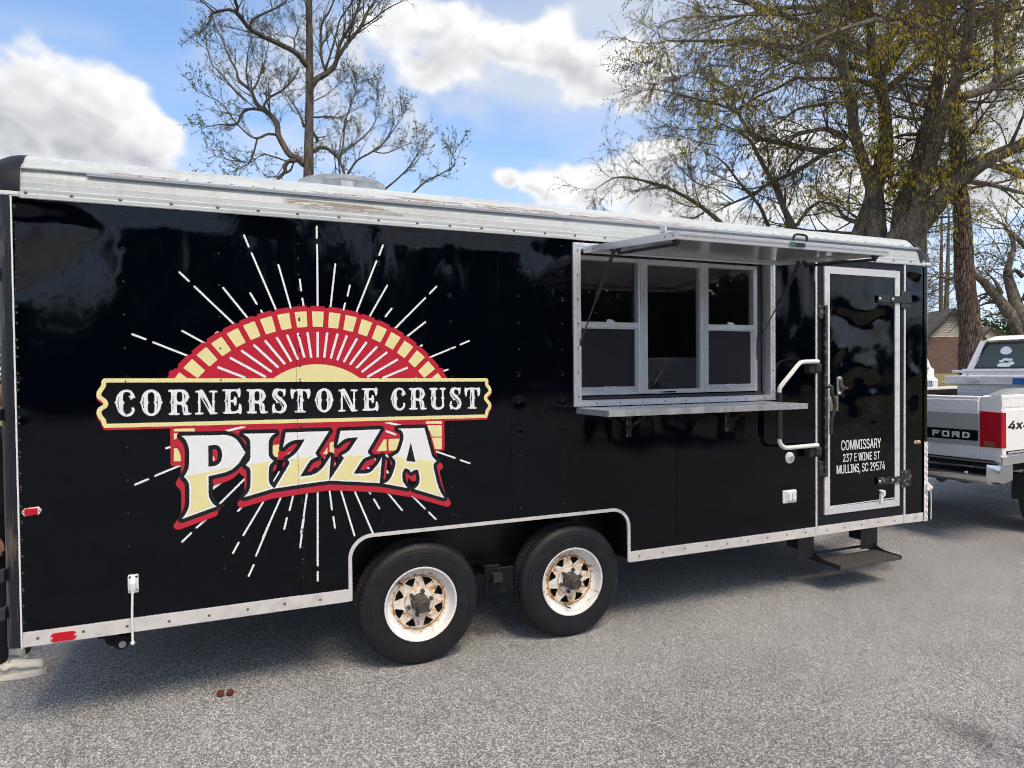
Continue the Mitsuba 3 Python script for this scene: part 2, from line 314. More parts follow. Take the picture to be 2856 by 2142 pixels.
def skin(x0, x1, top, bottom, step=.013, cols=None, off=0.0, dfn=disp):
    """one sheet of wall skin; top and bottom are numbers or functions of x"""
    xs = np.unique(np.r_[np.linspace(x0, x1, max(2, int((x1 - x0) / step) + 1)), cols if cols is not None else []])
    tb = top if callable(top) else (lambda x: np.full_like(x, top)); bb = bottom if callable(bottom) else (lambda x: np.full_like(x, bottom))
    hmax = float((tb(xs) - bb(xs)).max()); m = max(2, int(hmax / step) + 1); v = np.linspace(0, 1, m)
    X = np.repeat(xs[:, None], m, 1); Z = bb(xs)[:, None] * (1 - v) + tb(xs)[:, None] * v
    e = 2e-3
    Y = dfn(X, Z) + off
    n = np.stack([(dfn(X + e, Z) - dfn(X - e, Z)) / (2 * e), -np.ones_like(X), (dfn(X, Z + e) - dfn(X, Z - e)) / (2 * e)], -1)
    n /= np.linalg.norm(n, axis=-1, keepdims=True)
    a, b = X.shape; i, j = np.meshgrid(np.arange(a - 1), np.arange(b - 1), indexing='ij')
    q = np.stack([i * b + j, (i + 1) * b + j, (i + 1) * b + j + 1, i * b + j + 1], -1).reshape(-1, 4)
    V = np.stack([X, Y, Z], -1).reshape(-1, 3); F = np.vstack([q[:, [0, 1, 2]], q[:, [0, 2, 3]]])
    return V, F, n.reshape(-1, 3)
def add_skin(name, parent, mat, *a, **k):
    V, F, N = skin(*a, **k)
    key = key_for(parent + '__' + name)
    scene[key] = {'type': 'ply', 'filename': meshkit.write_ply((V, F), normals=N), 'face_normals': False, 'bsdf': {'type': 'ref', 'id': mat}}
    return key
# wheel arch
AX0, AX1, AZ, AR = 1.519, 3.342, .812, .125
def arch(x):
    x = np.asarray(x, float); z = np.full_like(x, AZ)
    l = x < AX0 + AR; r = x > AX1 - AR
    z[l] = AZ - AR + np.sqrt(np.maximum(AR ** 2 - (AX0 + AR - x[l]) ** 2, 0)); z[r] = AZ - AR + np.sqrt(np.maximum(AR ** 2 - (x[r] - AX1 + AR) ** 2, 0))
    return z
_fine = np.r_[AX0 + AR * (1 - np.cos(np.linspace(0, PI / 2, 18))), AX1 - AR * (1 - np.cos(np.linspace(0, PI / 2, 18)))]
g = .0012
def fine(a, b): return _fine[(_fine > a) & (_fine < b)]
WX0, WX1, WZ0, WZ1 = 2.962, 4.580, 1.525, 2.515         # the hole for the serving window
PZ = .52
add_skin('wall_panel', TR, BLACK, .0, 1.250 - g, ZT, lambda x: np.full_like(x, PZ))
add_skin('wall_panel', TR, BLACK, 1.250 + g, AX0, ZT, PZ, off=-.0015)
add_skin('wall_panel', TR, BLACK, AX0, 2.504 - g, ZT, arch, cols=fine(AX0, 2.504), off=-.0015)
add_skin('wall_panel', TR, BLACK, 2.504 + g, WX0, ZT, arch, cols=fine(2.5, 2.97))
add_skin('wall_panel', TR, BLACK, WX0, AX1, WZ0, arch, cols=fine(WX0, AX1))
add_skin('wall_panel', TR, BLACK, AX1, 3.729 - g, WZ0, PZ)
add_skin('wall_panel', TR, BLACK, 3.729 + g, WX1, WZ0, PZ, off=-.0012)
add_skin('wall_panel', TR, BLACK, WX0, WX1, ZT, WZ1)
add_skin('wall_panel', TR, BLACK, WX1, 5.006, ZT, PZ, off=-.0012)
DD = [(5.30, 2.13, .11, .07, .010), (5.50, 2.03, .22, .09, .012), (5.70, 2.13, .11, .07, .010), (5.5, 2.17, .2, .05, -.006), (5.24, 1.86, .07, .09, -.009), (5.28, 1.80, .05, .06, .006), (5.50, 1.72, .15, .09, -.011),
      (5.45, 1.66, .07, .06, .009), (5.34, 1.55, .10, .06, .005), (5.6, 1.5, .14, .05, -.005), (5.62, 1.33, .12, .07, .006), (5.45, 1.30, .16, .1, -.007), (5.7, 1.22, .07, .05, .003)]
def door_disp(x, z):
    y = .004 * (meshkit.fbm(np.stack([x * 5, z * 3.4, 0 * x], -1) + 3, 2, 4) - .5)
    for (cx, cz, rx, rz, d) in DD: y = y + d * bump1(x, z, cx, cz, rx, rz)
    return y
FD = [(6.09, 2.42, .06, .05, .007), (6.10, 2.50, .08, .03, -.006), (6.08, 2.33, .1, .05, -.004), (6.09, 1.78, .05, .07, .004), (6.12, 1.66, .05, .05, -.004), (6.08, 1.5, .06, .06, .004), (6.1, 1.35, .06, .05, -.003), (6.12, 1.9, .08, .1, .003)]
def front_disp(x, z):
    y = 0 * x
    for (cx, cz, rx, rz, d) in FD: y = y + d * bump1(x, z, cx, cz, rx, rz)
    return y
add_skin('wall_panel', TR, BLACK, 5.988, 6.206, ZT, PZ, dfn=front_disp)
# the box behind the skin: front, rear and far walls, floor, roof
b = [box(-.055, -.04, .06, WID, .47, 2.58), box(6.262, 6.275, .06, WID, .47, 2.58), box(-.04, 6.26, WID - .012, WID, .47, 2.58)]
add('far_walls', cat(b), BLACK, parent=TR)
add('floor_deck', cat([box(-.02, AX0 - .01, .012, WID - .02, .475, .50), box(AX1 + .01, 6.25, .012, WID - .02, .475, .50), box(AX0 - .01, AX1 + .01, .34, WID - .34, .475, .50)]), UNDER, parent=TR)
add('chassis_rail', box(.02, 6.2, .42, .48, .37, .475), UNDER, parent=TR)
add('chassis_rail', box(.02, 6.2, 1.96, 2.02, .37, .475), UNDER, parent=TR)
for x in (.35, 1.2, 2.43, 3.6, 4.6, 5.6): add('crossmember', box(x - .03, x + .03, .05, WID - .05, .425, .474), UNDER, parent=TR)
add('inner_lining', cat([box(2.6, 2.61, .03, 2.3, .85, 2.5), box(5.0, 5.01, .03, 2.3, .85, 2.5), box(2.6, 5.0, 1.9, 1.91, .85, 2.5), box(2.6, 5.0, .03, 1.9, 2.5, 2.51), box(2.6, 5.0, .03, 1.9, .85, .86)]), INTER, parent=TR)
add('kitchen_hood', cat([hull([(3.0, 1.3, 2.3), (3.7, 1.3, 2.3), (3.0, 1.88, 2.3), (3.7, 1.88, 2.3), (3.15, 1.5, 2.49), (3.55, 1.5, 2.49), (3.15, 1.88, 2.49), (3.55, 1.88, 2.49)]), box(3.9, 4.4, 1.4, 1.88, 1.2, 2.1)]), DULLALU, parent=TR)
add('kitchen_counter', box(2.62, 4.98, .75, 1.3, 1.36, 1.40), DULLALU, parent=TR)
add('sink_tap', tube(smooth_path([(3.60, .95, 1.40), (3.60, .95, 1.63), (3.63, .93, 1.67), (3.68, .9, 1.65), (3.69, .9, 1.60)], 4), .011, 8), CHROME, parent=TR, smooth=50)
# wheel well
lin = [box(AX0, AX1, .325, .335, .50, AZ - .004)]
px = np.r_[AX0 + .001, fine(AX0, AX1), AX1 - .001]; px.sort()
pz = arch(px) - .002
V = np.array([[(x, y, z) for y in (.006, .33)] for x, z in zip(px, pz)]).reshape(-1, 3); n = len(px)
V = np.vstack([[(px[0], .006, .47), (px[0], .33, .47)], V, [(px[-1], .006, .47), (px[-1], .33, .47)]])
F = [q for i in range(n + 1) for q in ((2 * i, 2 * i + 1, 2 * i + 3), (2 * i, 2 * i + 3, 2 * i + 2))]
lin.append(mesh(V, F))
add('wheel_well', cat(lin), LINER, parent=TR)
add('equalizer_bracket', cat([box(2.36, 2.46, .10, .115, .33, .52, .004), box(2.44, 2.55, .095, .11, .34, .50, .004), cyl((2.41, .10, .40), (2.41, .075, .40), .025, 10), cyl((2.53, .10, .37), (2.53, .08, .37), .014, 8)]), 'mat_black_steel', parent=TR)
for ax in (1.935, 2.942): add('axle', cyl((ax, .2, .365), (ax, WID - .2, .365), .04, 12), UNDER, parent=TR, smooth=40)
# aluminium rub rail along the bottom, with screws
def rail(x0, x1, zb=ZB, zt=.524):
    z = extr(Polygon([(x0, zb), (x1, zb), (x1, zt), (x0, zt)]), -.006, .004)
    return cat([z, box(x0, x1, -.006, .03, zb - .003, zb + .001)])
for i, (a, c) in enumerate([(.0, AX0), (AX1, 5.004), (5.022, 5.966), (5.990, 6.204)]):
    lip = .003 * (i % 2)
    R = add('rub_rail', rail(a + .002, c - .001, ZB - lip, .525 - lip), ALU, parent=TR)
    s = [dome(x, -.006, .488 + .004 * math.sin(x * 7), .0075) for x in np.arange(a + .06 + .02 * i, c - .03, .185)]
    add('screw', cat(s), SCREW, parent=R, kind='stuff')
# trim around the arch
ins = LineString([(AX0, .458)] + [(x, float(z)) for x, z in zip(px, arch(px))] + [(AX1, .458)])
ring = ins.buffer(.010, cap_style='flat', join_style='round')
add('arch_trim', extr(ring, -.008, .004), ALU, parent=TR)
# corner posts
def post(x_in, x_out, z0, z1, r=.058):
    s = 1 if x_out > x_in else -1; th = np.linspace(0, PI / 2, 9)
    prof = [(x_in, -.007)] + [(x_out - s * r + s * r * math.sin(t), -.007 + r - r * math.cos(t)) for t in th] + [(x_out, .20)]
    P = np.array(prof); V = np.vstack([np.c_[P, np.full(len(P), z0)], np.c_[P, np.full(len(P), z1)]]); n = len(P)
    return mesh(V, [q for i in range(n - 1) for q in ((i, i + 1, n + i + 1), (i, n + i + 1, n + i))])
add('corner_post', post(-.004, -.068, .455, ZT, .05), WORN, parent=TR, smooth=60, label='scuffed black rear corner post')
add('corner_post', post(6.208, 6.286, .455, ZT, .055), BLACK, parent=TR, smooth=60)
add('post_edge', box(-.006, .0, -.010, -.002, .452, ZT), WHITET, parent=TR)
add('seam_strip', box(5.005, 5.021, -.009, .0, .455, 2.53, .003), ALU, parent=TR)
add('seam_strip', box(5.968, 5.988, -.009, .0, .455, 2.555, .003), ALU, parent=TR)
DG = add('corner_guard', cat([post(6.205, 6.290, .448, 1.108, .055)]), ALU, parent=TR, smooth=60, label='diamond plate corner guard')
scene[DG] = mikit.ply(trimesh.Trimesh(np.array(post(6.205, 6.290, .448, 1.108, .055).vertices) + [0, -.004, 0], post(6.205, 6.290, .448, 1.108, .055).faces, process=False), ALU, smooth=60)
dia = []
for i in range(24):
    for s in (0, 1):
        cx = 6.222 + .026 * s; cz = .47 + i * .0265 + .013 * s
        for sg in (1,) if (i + s) % 2 else (-1,):
            a = .011; bb = .0035
            dia.append(hull([(cx - a * .7, -.011, cz - sg * a * .7), (cx + a * .7, -.011, cz + sg * a * .7), (cx + bb * .7, -.011, cz - sg * bb * .7), (cx - bb * .7, -.011, cz + sg * bb * .7), (cx, -.0145, cz)]))
add('diamond_tread', cat(dia), BRALU, parent=DG, kind='stuff')
add('screw', cat([dome(6.214, -.011, z, .006) for z in (.50, .60, .69, .80, .90, 1.0, 1.09)]), SCREW, parent=DG, kind='stuff')
add('end_strip', cat([box(-.055, .030, -.013, .0, 2.567, 2.585, .002), box(6.20, 6.290, -.013, .0, 2.562, 2.583, .002)]), ALU, parent=TR)
# rivets and screws of the skin
sc = []
for x in STUDS[:8] + [3.74, 4.20]:
    for k in range(13):
        z = 2.512 - .163 * k
        if z < .56 or (AX0 < x < AX1 and z < .86) or (2.93 < x < 4.62 and z > 1.42): continue
        sc.append((x, z))
for k in range(24): sc.append((1.269, 2.505 - .082 * k))
for k in range(26): sc.append((.006, 2.52 - .078 * k)); sc.append((4.992, 2.50 - .078 * k)); 
for k in range(13): sc.append((6.222, 2.50 - .11 * k))
sc = [(x, z) for x, z in sc if z > .55]
add('wall_screw', cat([dome(x, float(disp(x, z)) * (x < 5) - .003, z, .0062 if x > .1 else .008, h=.8) for x, z in sc]), BLKSCREW, parent=TR, smooth=50, kind='stuff')
# ---------------------------------------------------------------- roof edge
CP = [(-.004, 2.556), (-.013, 2.558), (-.013, 2.575), (-.009, 2.581), (-.010, 2.600), (-.004, 2.604), (-.001, 2.634), (.004, 2.637), (.010, 2.664), (.016, 2.667), (.030, 2.700)]
RP = [(.030, 2.700), (.012, 2.702), (.012, 2.706), (.040, 2.712), (.066, 2.744), (.100, 2.776), (.140, 2.794), (.20, 2.803), (.7, 2.812), (1.22, 2.816), (1.8, 2.812), (WID - .2, 2.80), (WID - .02, 2.70), (WID, 2.56)]
def sweep(profile, x0, x1, step=.04, wob=0.0, seed=1):
    P = np.asarray(profile, float); xs = np.linspace(x0, x1, max(2, int((x1 - x0) / step))); n, m = len(xs), len(P)
    X = np.repeat(xs[:, None], m, 1); Y = np.repeat(P[None, :, 0], n, 0).copy(); Z = np.repeat(P[None, :, 1], n, 0).copy()
    if wob:
        w = (meshkit.fbm(np.stack([X * 6, Y * 12 + seed, 0 * X], -1), 3, seed) - .5) * wob; Y += w; Z += w * .7
    i, j = np.meshgrid(np.arange(n - 1), np.arange(m - 1), indexing='ij')
    q = np.stack([i * m + j, (i + 1) * m + j, (i + 1) * m + j + 1, i * m + j + 1], -1).reshape(-1, 4)
    return mesh(np.stack([X, Y, Z], -1).reshape(-1, 3), np.vstack([q[:, [0, 1, 2]], q[:, [0, 2, 3]]]))
CV = add('roof_edge', sweep(CP, .032, 6.205, .1), COVE, parent=TR, smooth=24, label='white ribbed roof edge with flaking paint')
add('screw', cat([dome(x, -.012, 2.582, .0085, h=.5) for x in (.056, .238, .44, .663, .876, 1.071, 1.268, 1.486, 1.704, 1.927, 2.122, 2.32, 2.53, 2.74, 2.95, 3.17, 3.4, 3.62, 3.85, 4.07, 4.3, 4.52, 4.74, 4.96, 5.18, 5.40, 5.62, 5.84, 6.04, 6.16)]), SCREW, parent=CV, kind='stuff')
add('roof_skin', sweep(RP, .032, 6.15, .05, .008, 3), COVE, parent=TR, smooth=50)
add('gutter_strip', cat([box(.30, 6.16, .002, .030, 2.695, 2.7055, .002), box(.30, 6.16, .004, .012, 2.690, 2.697)]), DULLALU, parent=TR)
add('gutter_screw', cat([dome(x, .026, 2.716, .006, axis=(0, -.6, .8)) for x in np.arange(.42, 6.1, .105)]), SCREW, parent=TR, kind='stuff')
# black end caps: quarter rounds that close the roof edge at both ends
def end_cap(x0, x1):
    """a rounded corner casting: the roof profile shrinks in towards the end"""
    Pc = np.array([(-.012, 2.585), (-.010, 2.62), (.0, 2.665), (.03, 2.72), (.08, 2.77), (.14, 2.796), (.22, 2.806), (.30, 2.806)])
    rows = []
    for t in np.linspace(0, PI / 2, 9):
        k = max(math.cos(t), 0) ** .55; x = x0 + (x1 - x0) * math.sin(t)
        rows.append([(x, y + (1 - k) * .10, 2.585 + (z - 2.585) * (.0 + k * 1.0) if k > 0 else 2.585) for y, z in Pc])
    A = np.array(rows); n, m = A.shape[:2]; i, j = np.meshgrid(np.arange(n - 1), np.arange(m - 1), indexing='ij')
    q = np.stack([i * m + j, (i + 1) * m + j, (i + 1) * m + j + 1, i * m + j + 1], -1).reshape(-1, 4)
    return mesh(A.reshape(-1, 3), np.vstack([q[:, [0, 1, 2]], q[:, [0, 2, 3]]]))
add('end_cap', end_cap(.034, -.135), GREYBLK, parent=TR, smooth=60)
add('end_cap', end_cap(6.15, 6.305), GREYBLK, parent=TR, smooth=60)
# round exhaust fan curb on the roof
VT = add('roof_vent', lathe_z([(.245, -.05), (.262, .06), (.272, .15), (.290, .165), (.292, .173), (.283, .178), (.20, .200), (.10, .215), (.001, .220)], 1.652, .90, 2.822, 64), STEEL, parent=TR, smooth=40)
add('hatch_plate', box(1.60, 1.68, .618, .632, 2.92, 2.96, .003), STEEL, parent=VT)
# ---------------------------------------------------------------- wheels
def wheel(cx, cz, far=False):
    sgn = -1 if far else 1; y0 = WID - .03 if far else .030
    def Y(m):
        if far: m.vertices[:, 1] = 2 * y0 - m.vertices[:, 1]; m.invert()
        return m
    W = thing_part(TR, 'wheel')
    groove = [(.3625, .050)]
    for gy in (.066, .094, .122, .150): groove += [(.3645, gy - .0065), (.3555, gy - .005), (.3555, gy + .005), (.3645, gy + .0065)]
    prof = [(.200, .030), (.214, .014), (.222, .010), (.236, .006), (.268, .000), (.300, .002), (.324, .008), (.340, .017), (.352, .028), (.3585, .040)] + groove + [(.3585, .178), (.345, .196), (.31, .212), (.26, .215), (.215, .20), (.20, .18)]
    add('tyre', Y(lathe_y(prof, cx, cz, .030, 160)), RUBBER, parent=W, smooth=32)
    ridge = []
    nb = 80
    for k in range(nb):                                   # shoulder blocks
        a = 2 * PI * k / nb; c, s = math.cos(a), math.sin(a); t = np.array([-s, 0, c]) * .0095; rad = np.array([c, 0, s])
        pts = [np.array([cx, 0.030, cz]) + rad * r + np.array([0, y, 0]) + t * w for r, y in ((.333, .0135), (.353, .0255), (.3625, .0415), (.345, .045)) for w in (-1, 1)]
        ridge.append(hull(pts))
    for k in range(nb):                                   # cross cuts: blocks between the grooves stand a little proud
        for jj, (ya, yc) in enumerate(((.0735, .0865), (.1015, .1145), (.1295, .1425))):
            a = 2 * PI * (k + .33 * jj) / nb; c, s = math.cos(a), math.sin(a); t = np.array([-s, 0, c]) * .0108; rad = np.array([c, 0, s])
            ridge.append(hull([np.array([cx, .03 + y, cz]) + rad * r + t * w for r, w_ in ((.362, 1), (.3672, .9)) for y in (ya, yc) for w in (-w_, w_)]))
    add('tread_block', Y(cat(ridge)), RUBBER, parent=W, kind='stuff')
    if not far:
        txt = []
        for line, r0, a0, h_ in (('FOR MAX LOAD', .286, -1.10, .011), ('INFLATE TO 80 PSI', .266, -1.15, .011)):
            for q_, ch in enumerate(line):
                if ch == ' ': continue
                m = meshkit.text_mesh(ch, h_, .0015, False); v = m.vertices - [m.vertices[:, 0].mean(), 0, 0]; a = a0 + q_ * .046 + (0 if cx > 2.5 else -.35)
                e1 = np.array([-math.sin(a), 0, math.cos(a)]); e2 = np.array([-math.cos(a), 0, -math.sin(a)]); o_ = np.array([cx, 0.030 + np.interp(r0, [.236, .268, .30], [.006, .0, .002]) + .0005, cz]) + r0 * -e2
                m.vertices = o_ + v[:, :1] * e1 + v[:, 1:2] * e2 + v[:, 2:] * [0, -1, 0]; txt.append(m)
        add('sidewall_lettering', cat(txt), PLAINRUB, parent=W, kind='stuff')
    rp = [(.2045, .05), (.2045, .012), (.210, .004), (.2175, .002), (.2195, .006), (.2165, .011), (.208, .013), (.203, .022), (.197, .040), (.193, .052), (.178, .060), (.168, .0595)]
    rim = add('rim', Y(lathe_y(rp + [(.160, .055)], cx, cz, .030, 96)), RIM, parent=W, smooth=35, label='white spoked steel rim with rust')
    disc = Polygon([(cx + .161 * math.cos(t), cz + .161 * math.sin(t)) for t in np.linspace(0, 2 * PI, 96, endpoint=False)])
    disc = disc.difference(shapely.Point(cx, cz).buffer(.052, quad_segs=12))
    for k in range(8):
        a = 2 * PI * (k + .5 + .15 * (cx > 2.5)) / 8
        pr = lambda r, da: (cx + r * math.cos(a + da), cz + r * math.sin(a + da))
        disc = disc.difference(Polygon([pr(.147, -.235), pr(.150, 0), pr(.147, .235), pr(.103, .02), pr(.103, -.02)]).buffer(-.004).buffer(.006, quad_segs=4))
    add('spoke_disc', Y(extr(disc, .083, .089)), RIM, parent=W)
    add('hub_ring', Y(lathe_y([(.092, .053), (.088, .049), (.080, .046), (.054, .045)], cx, cz, .030, 48)), RIM, parent=W, smooth=40)
    for k in range(6):
        a = 2 * PI * (k + .25) / 6; nx, nz = cx + .071 * math.cos(a), cz + .071 * math.sin(a)
        add('lug_nut', Y(cat([cyl((nx, .078, nz), (nx, .055, nz), .0125, 6, .0115), cyl((nx, .056, nz), (nx, .050, nz), .006, 8)])), HUB, parent=W)
    add('hub', Y(cat([lathe_y([(.051, .05), (.051, .0), (.046, -.012), (.036, -.016)], cx, cz, .030, 32), lathe_y([(.036, -.012), (.034, -.018), (.034, -.050), (.030, -.055), (.024, -.055), (.022, -.050), (.001, -.050)], cx, cz, .030, 32)])), HUB, parent=W, smooth=35)
    add('inner_drum', Y(lathe_y([(.15, .17), (.15, .09), (.05, .085)], cx, cz, .030, 32)), UNDER, parent=W, smooth=35)
    a = math.radians(133 if cx < 2.5 else 262)
    q = np.array([cx + .176 * math.cos(a), .088, cz + .176 * math.sin(a)])
    add('valve_stem', Y(cyl(q, q + [.012, -.042, 0], .0045, 8)), PLAINRUB, parent=W)
def thing_part(root, name): return key_for_part(root + '__' + name)
_parts = set()
def key_for_part(name):
    k = name; i = 0
    while k in _parts: i += 1; k = f'{name}_{i:03d}'
    _parts.add(k); return k
wheel(1.935, .365); wheel(2.942, .365)
wheel(1.935, .365, True); wheel(2.942, .365, True)
# ---------------------------------------------------------------- serving window
FW = .050
def frame_piece(poly, y0=-.012, y1=.05): return extr(poly, y0, y1)
SW = TR + '__serving_window'
o = (2.937, 4.603, 1.497, 2.540); i_ = (2.990, 4.553, 1.535, 2.498)
fr = sbox(o[0], o[2], o[1], o[3]).difference(sbox(i_[0], i_[2], i_[1], i_[3]))
ribs = [sbox(o[0] + .012, o[2] + .012, o[1] - .012, o[3] - .012).difference(sbox(o[0] + .022, o[2] + .022, o[1] - .022, o[3] - .022)), sbox(o[0] + .034, o[2] + .034, o[1] - .034, o[3] - .034).difference(sbox(i_[0] - .003, i_[2] - .003, i_[1] + .003, i_[3] + .003))]
add('serving_window', cat([extr(fr, -.012, .070)] + [extr(r, -.017, -.0125) for r in ribs]), BRALU, parent=TR)
for xm in (3.482, 3.998):                               # fluted covers over the mullions between the units
    add('mullion', cat([box(xm - .034, xm + .030, .022, .036, 1.567, 2.469, .004)] + [box(xm + q_ - .004, xm + q_ + .004, .0175, .024, 1.567, 2.469, .002) for q_ in (-.026, -.004, .020)]), WINALU, parent=SW)
add('screw', cat([dome(x, -.017, z, .006) for x, z in [(o[0] + .028, z) for z in np.arange(1.56, 2.5, .155)] + [(o[1] - .028, z) for z in np.arange(1.56, 2.5, .155)] + [(x, 1.514) for x in np.arange(3.1, 4.55, .175)]]), SCREW, parent=SW, kind='stuff')
add('gasket', cat([box(4.47, 4.52, .045, .06, 1.55, 2.49), box(2.992, 4.55, .045, .06, 1.538, 1.556)]), PLAINRUB, parent=SW)
# three window units, set back in the opening
yb = .052
def rect_ring(x0, x1, z0, z1, w): return sbox(x0, z0, x1, z1).difference(sbox(x0 + w, z0 + w, x1 - w, z1 - w))
units = [(2.994, 3.482, 'hung'), (3.482, 3.998, 'fixed'), (3.998, 4.478, 'hung')]
for k, (x0, x1, kind) in enumerate(units):
    z0, z1 = 1.566, 2.470
    if kind == 'fixed':
        fr = sbox(x0, z0, x1, z1).difference(sbox(x0 + .042, z0 + .028, x1 - .042, z1 - .035))
        add('window_frame', cat([extr(fr, yb - .022, yb + .02), extr(fr.buffer(-.012, join_style='mitre'), yb - .028, yb - .0215)]), WINALU, parent=SW)
        add('pane', mesh([(x0 + .04, yb, z0 + .025), (x1 - .04, yb, z0 + .025), (x1 - .04, yb, z1 - .03), (x0 + .04, yb, z1 - .03)], [(0, 1, 2), (0, 2, 3)]), GLASS, parent=SW)
        add('sill_sticker', box(3.63, 3.665, yb - .030, yb - .0285, 1.571, 1.581), 'mat_green_sticker', parent=SW)
        add('sill_sticker', box(3.667, 3.745, yb - .030, yb - .0285, 1.571, 1.581), VBLACK, parent=SW)
        continue
    zm = 2.025
    fr = sbox(x0, z0, x1, z1).difference(sbox(x0 + .012, z0 + .014, x1 - (.030 if k == 0 else .034), z1 - .026))
    add('window_frame', cat([extr(fr, yb - .016, yb + .03)]), WINALU, parent=SW)
    xi, xo = x0 + .012, x1 - (.030 if k == 0 else .034)
    add('meeting_rail', cat([box(xi, xo, yb - .024, yb - .002, zm - .014, zm + .018, .003), box(xi, xo, yb - .028, yb - .02, zm - .004, zm + .004, .002)]), BRALU, parent=SW)
    low = sbox(xi, z0 + .014, xo, zm - .012).difference(sbox(xi + .012, z0 + .052, xo - .020, zm - .026))
    add('lower_sash', extr(low, yb - .010, yb + .008), WINALU, parent=SW)
    add('sash_bottom', box(xi, xo - .01, yb - .014, yb - .004, z0 + .030, z0 + .05, .002), DULLALU, parent=SW)
    add('pane', mesh([(xi, yb + .012, zm), (xo, yb + .012, zm), (xo, yb + .012, z1 - .02), (xi, yb + .012, z1 - .02)], [(0, 1, 2), (0, 2, 3)]), GLASS, parent=SW)
    add('insect_screen', mesh([(xi, yb + .004, z0 + .03), (xo, yb + .004, z0 + .03), (xo, yb + .004, zm), (xi, yb + .004, zm)], [(0, 1, 2), (0, 2, 3)]), SCREEN, parent=SW)
    cx = (xi + xo) / 2
    add('sash_latch', cat([extr(rrect(cx - .022, cx + .018, zm + .014, zm + .036, .006), yb - .022, yb - .010), box(cx + .016, cx + .036, yb - .022, yb - .012, zm + .016, zm + .028, .003)]), BRALU, parent=SW)
    add('lift_handle', extr(rrect(cx - .045, cx + .035, z0 + .030, z0 + .054, .004).difference(rrect(cx - .039, cx + .029, z0 + .036, z0 + .048, .003)), yb - .022, yb - .013), BRALU, parent=SW)
# ---------------------------------------------------------------- awning hatch (hinged at the top of the window)
H0, H1, F0, F1 = (3.015, -.020, 2.493), (4.572, -.020, 2.493), (3.034, -.950, 2.417), (4.558, -.950, 2.417)
H0, H1, F0, F1 = map(np.array, (H0, H1, F0, F1))
nrm = np.cross(H1 - H0, F0 - H0); nrm /= np.linalg.norm(nrm); nrm = nrm if nrm[2] > 0 else -nrm
def aw(u, v, w=0.0): return (H0 * (1 - u) + H1 * u) * (1 - v) + (F0 * (1 - u) + F1 * u) * v + nrm * w
def slab(u0, u1, v0, v1, w0, w1): return hull([aw(u, v, w) for u in (u0, u1) for v in (v0, v1) for w in (w0, w1)])
AWN = TR + '__awning'
add('awning', slab(.002, .998, .002, .998, -.004, .012), 'mat_awning_sheet', parent=TR, label='propped open window hatch with glossy grey underside')
bw, bv = .030, .045
add('frame', cat([slab(0, bw, 0, 1, -.018, .016), slab(1 - bw, 1, 0, 1, -.018, .016), slab(bw, 1 - bw, 0, bv, -.018, .016), slab(bw, 1 - bw, 1 - bv, 1, -.018, .016), slab(0, 1, 1, 1.012, -.022, .019), slab(-.006, 0, 0, 1.012, -.021, .019), slab(1, 1.006, 0, 1.012, -.021, .019),
                  slab(.0, 1.0, 1.012, 1.016, .0, .010)]), BRALU, parent=AWN)
add('inner_rail', cat([slab(bw, 1 - bw, bv, bv + .07, -.012, .0), slab(bw, bw + .04, bv + .07, 1 - bv, -.010, .0), slab(1 - bw - .04, 1 - bw, bv + .07, 1 - bv, -.010, .0)]), DULLALU, parent=AWN)
add('bolt', cat([dome(*aw(u, 1.012, .001), .006) for u in (.03, .07, .15, .80, .93, .97)] + [dome(*aw(-.006, v, .0), .006, axis=(-1, 0, 0)) for v in (.05, .12, .90, .97)]), SCREW, parent=AWN, kind='stuff')
hb = aw(.545, 1.0, .012)
add('pull_handle', tube(smooth_path([hb + [-.045, .01, 0], hb + [-.045, .0, .03], hb + [-.030, .0, .045], hb + [.035, .0, .045], hb + [.052, .0, .03], hb + [.052, .01, 0]], 4), .007, 8), DSTEEL, parent=AWN, smooth=50)
add('catch', extr(rrect(float(aw(.005, 1)[0]) - .05, float(aw(.005, 1)[0]) - .036, 2.44, 2.475, .003), -.90, -.86), BRALU, parent=AWN)
sp = aw(.50, 1.016, .0)
add('sticker', box(sp[0] - .02, sp[0] + .020, sp[1] - .0035, sp[1] - .0012, sp[2] - .010, sp[2] + .012), 'mat_green_sticker', parent=AWN)
add('sticker', box(sp[0] + .021, sp[0] + .092, sp[1] - .0035, sp[1] - .0012, sp[2] - .012, sp[2] + .010), VBLACK, parent=AWN)
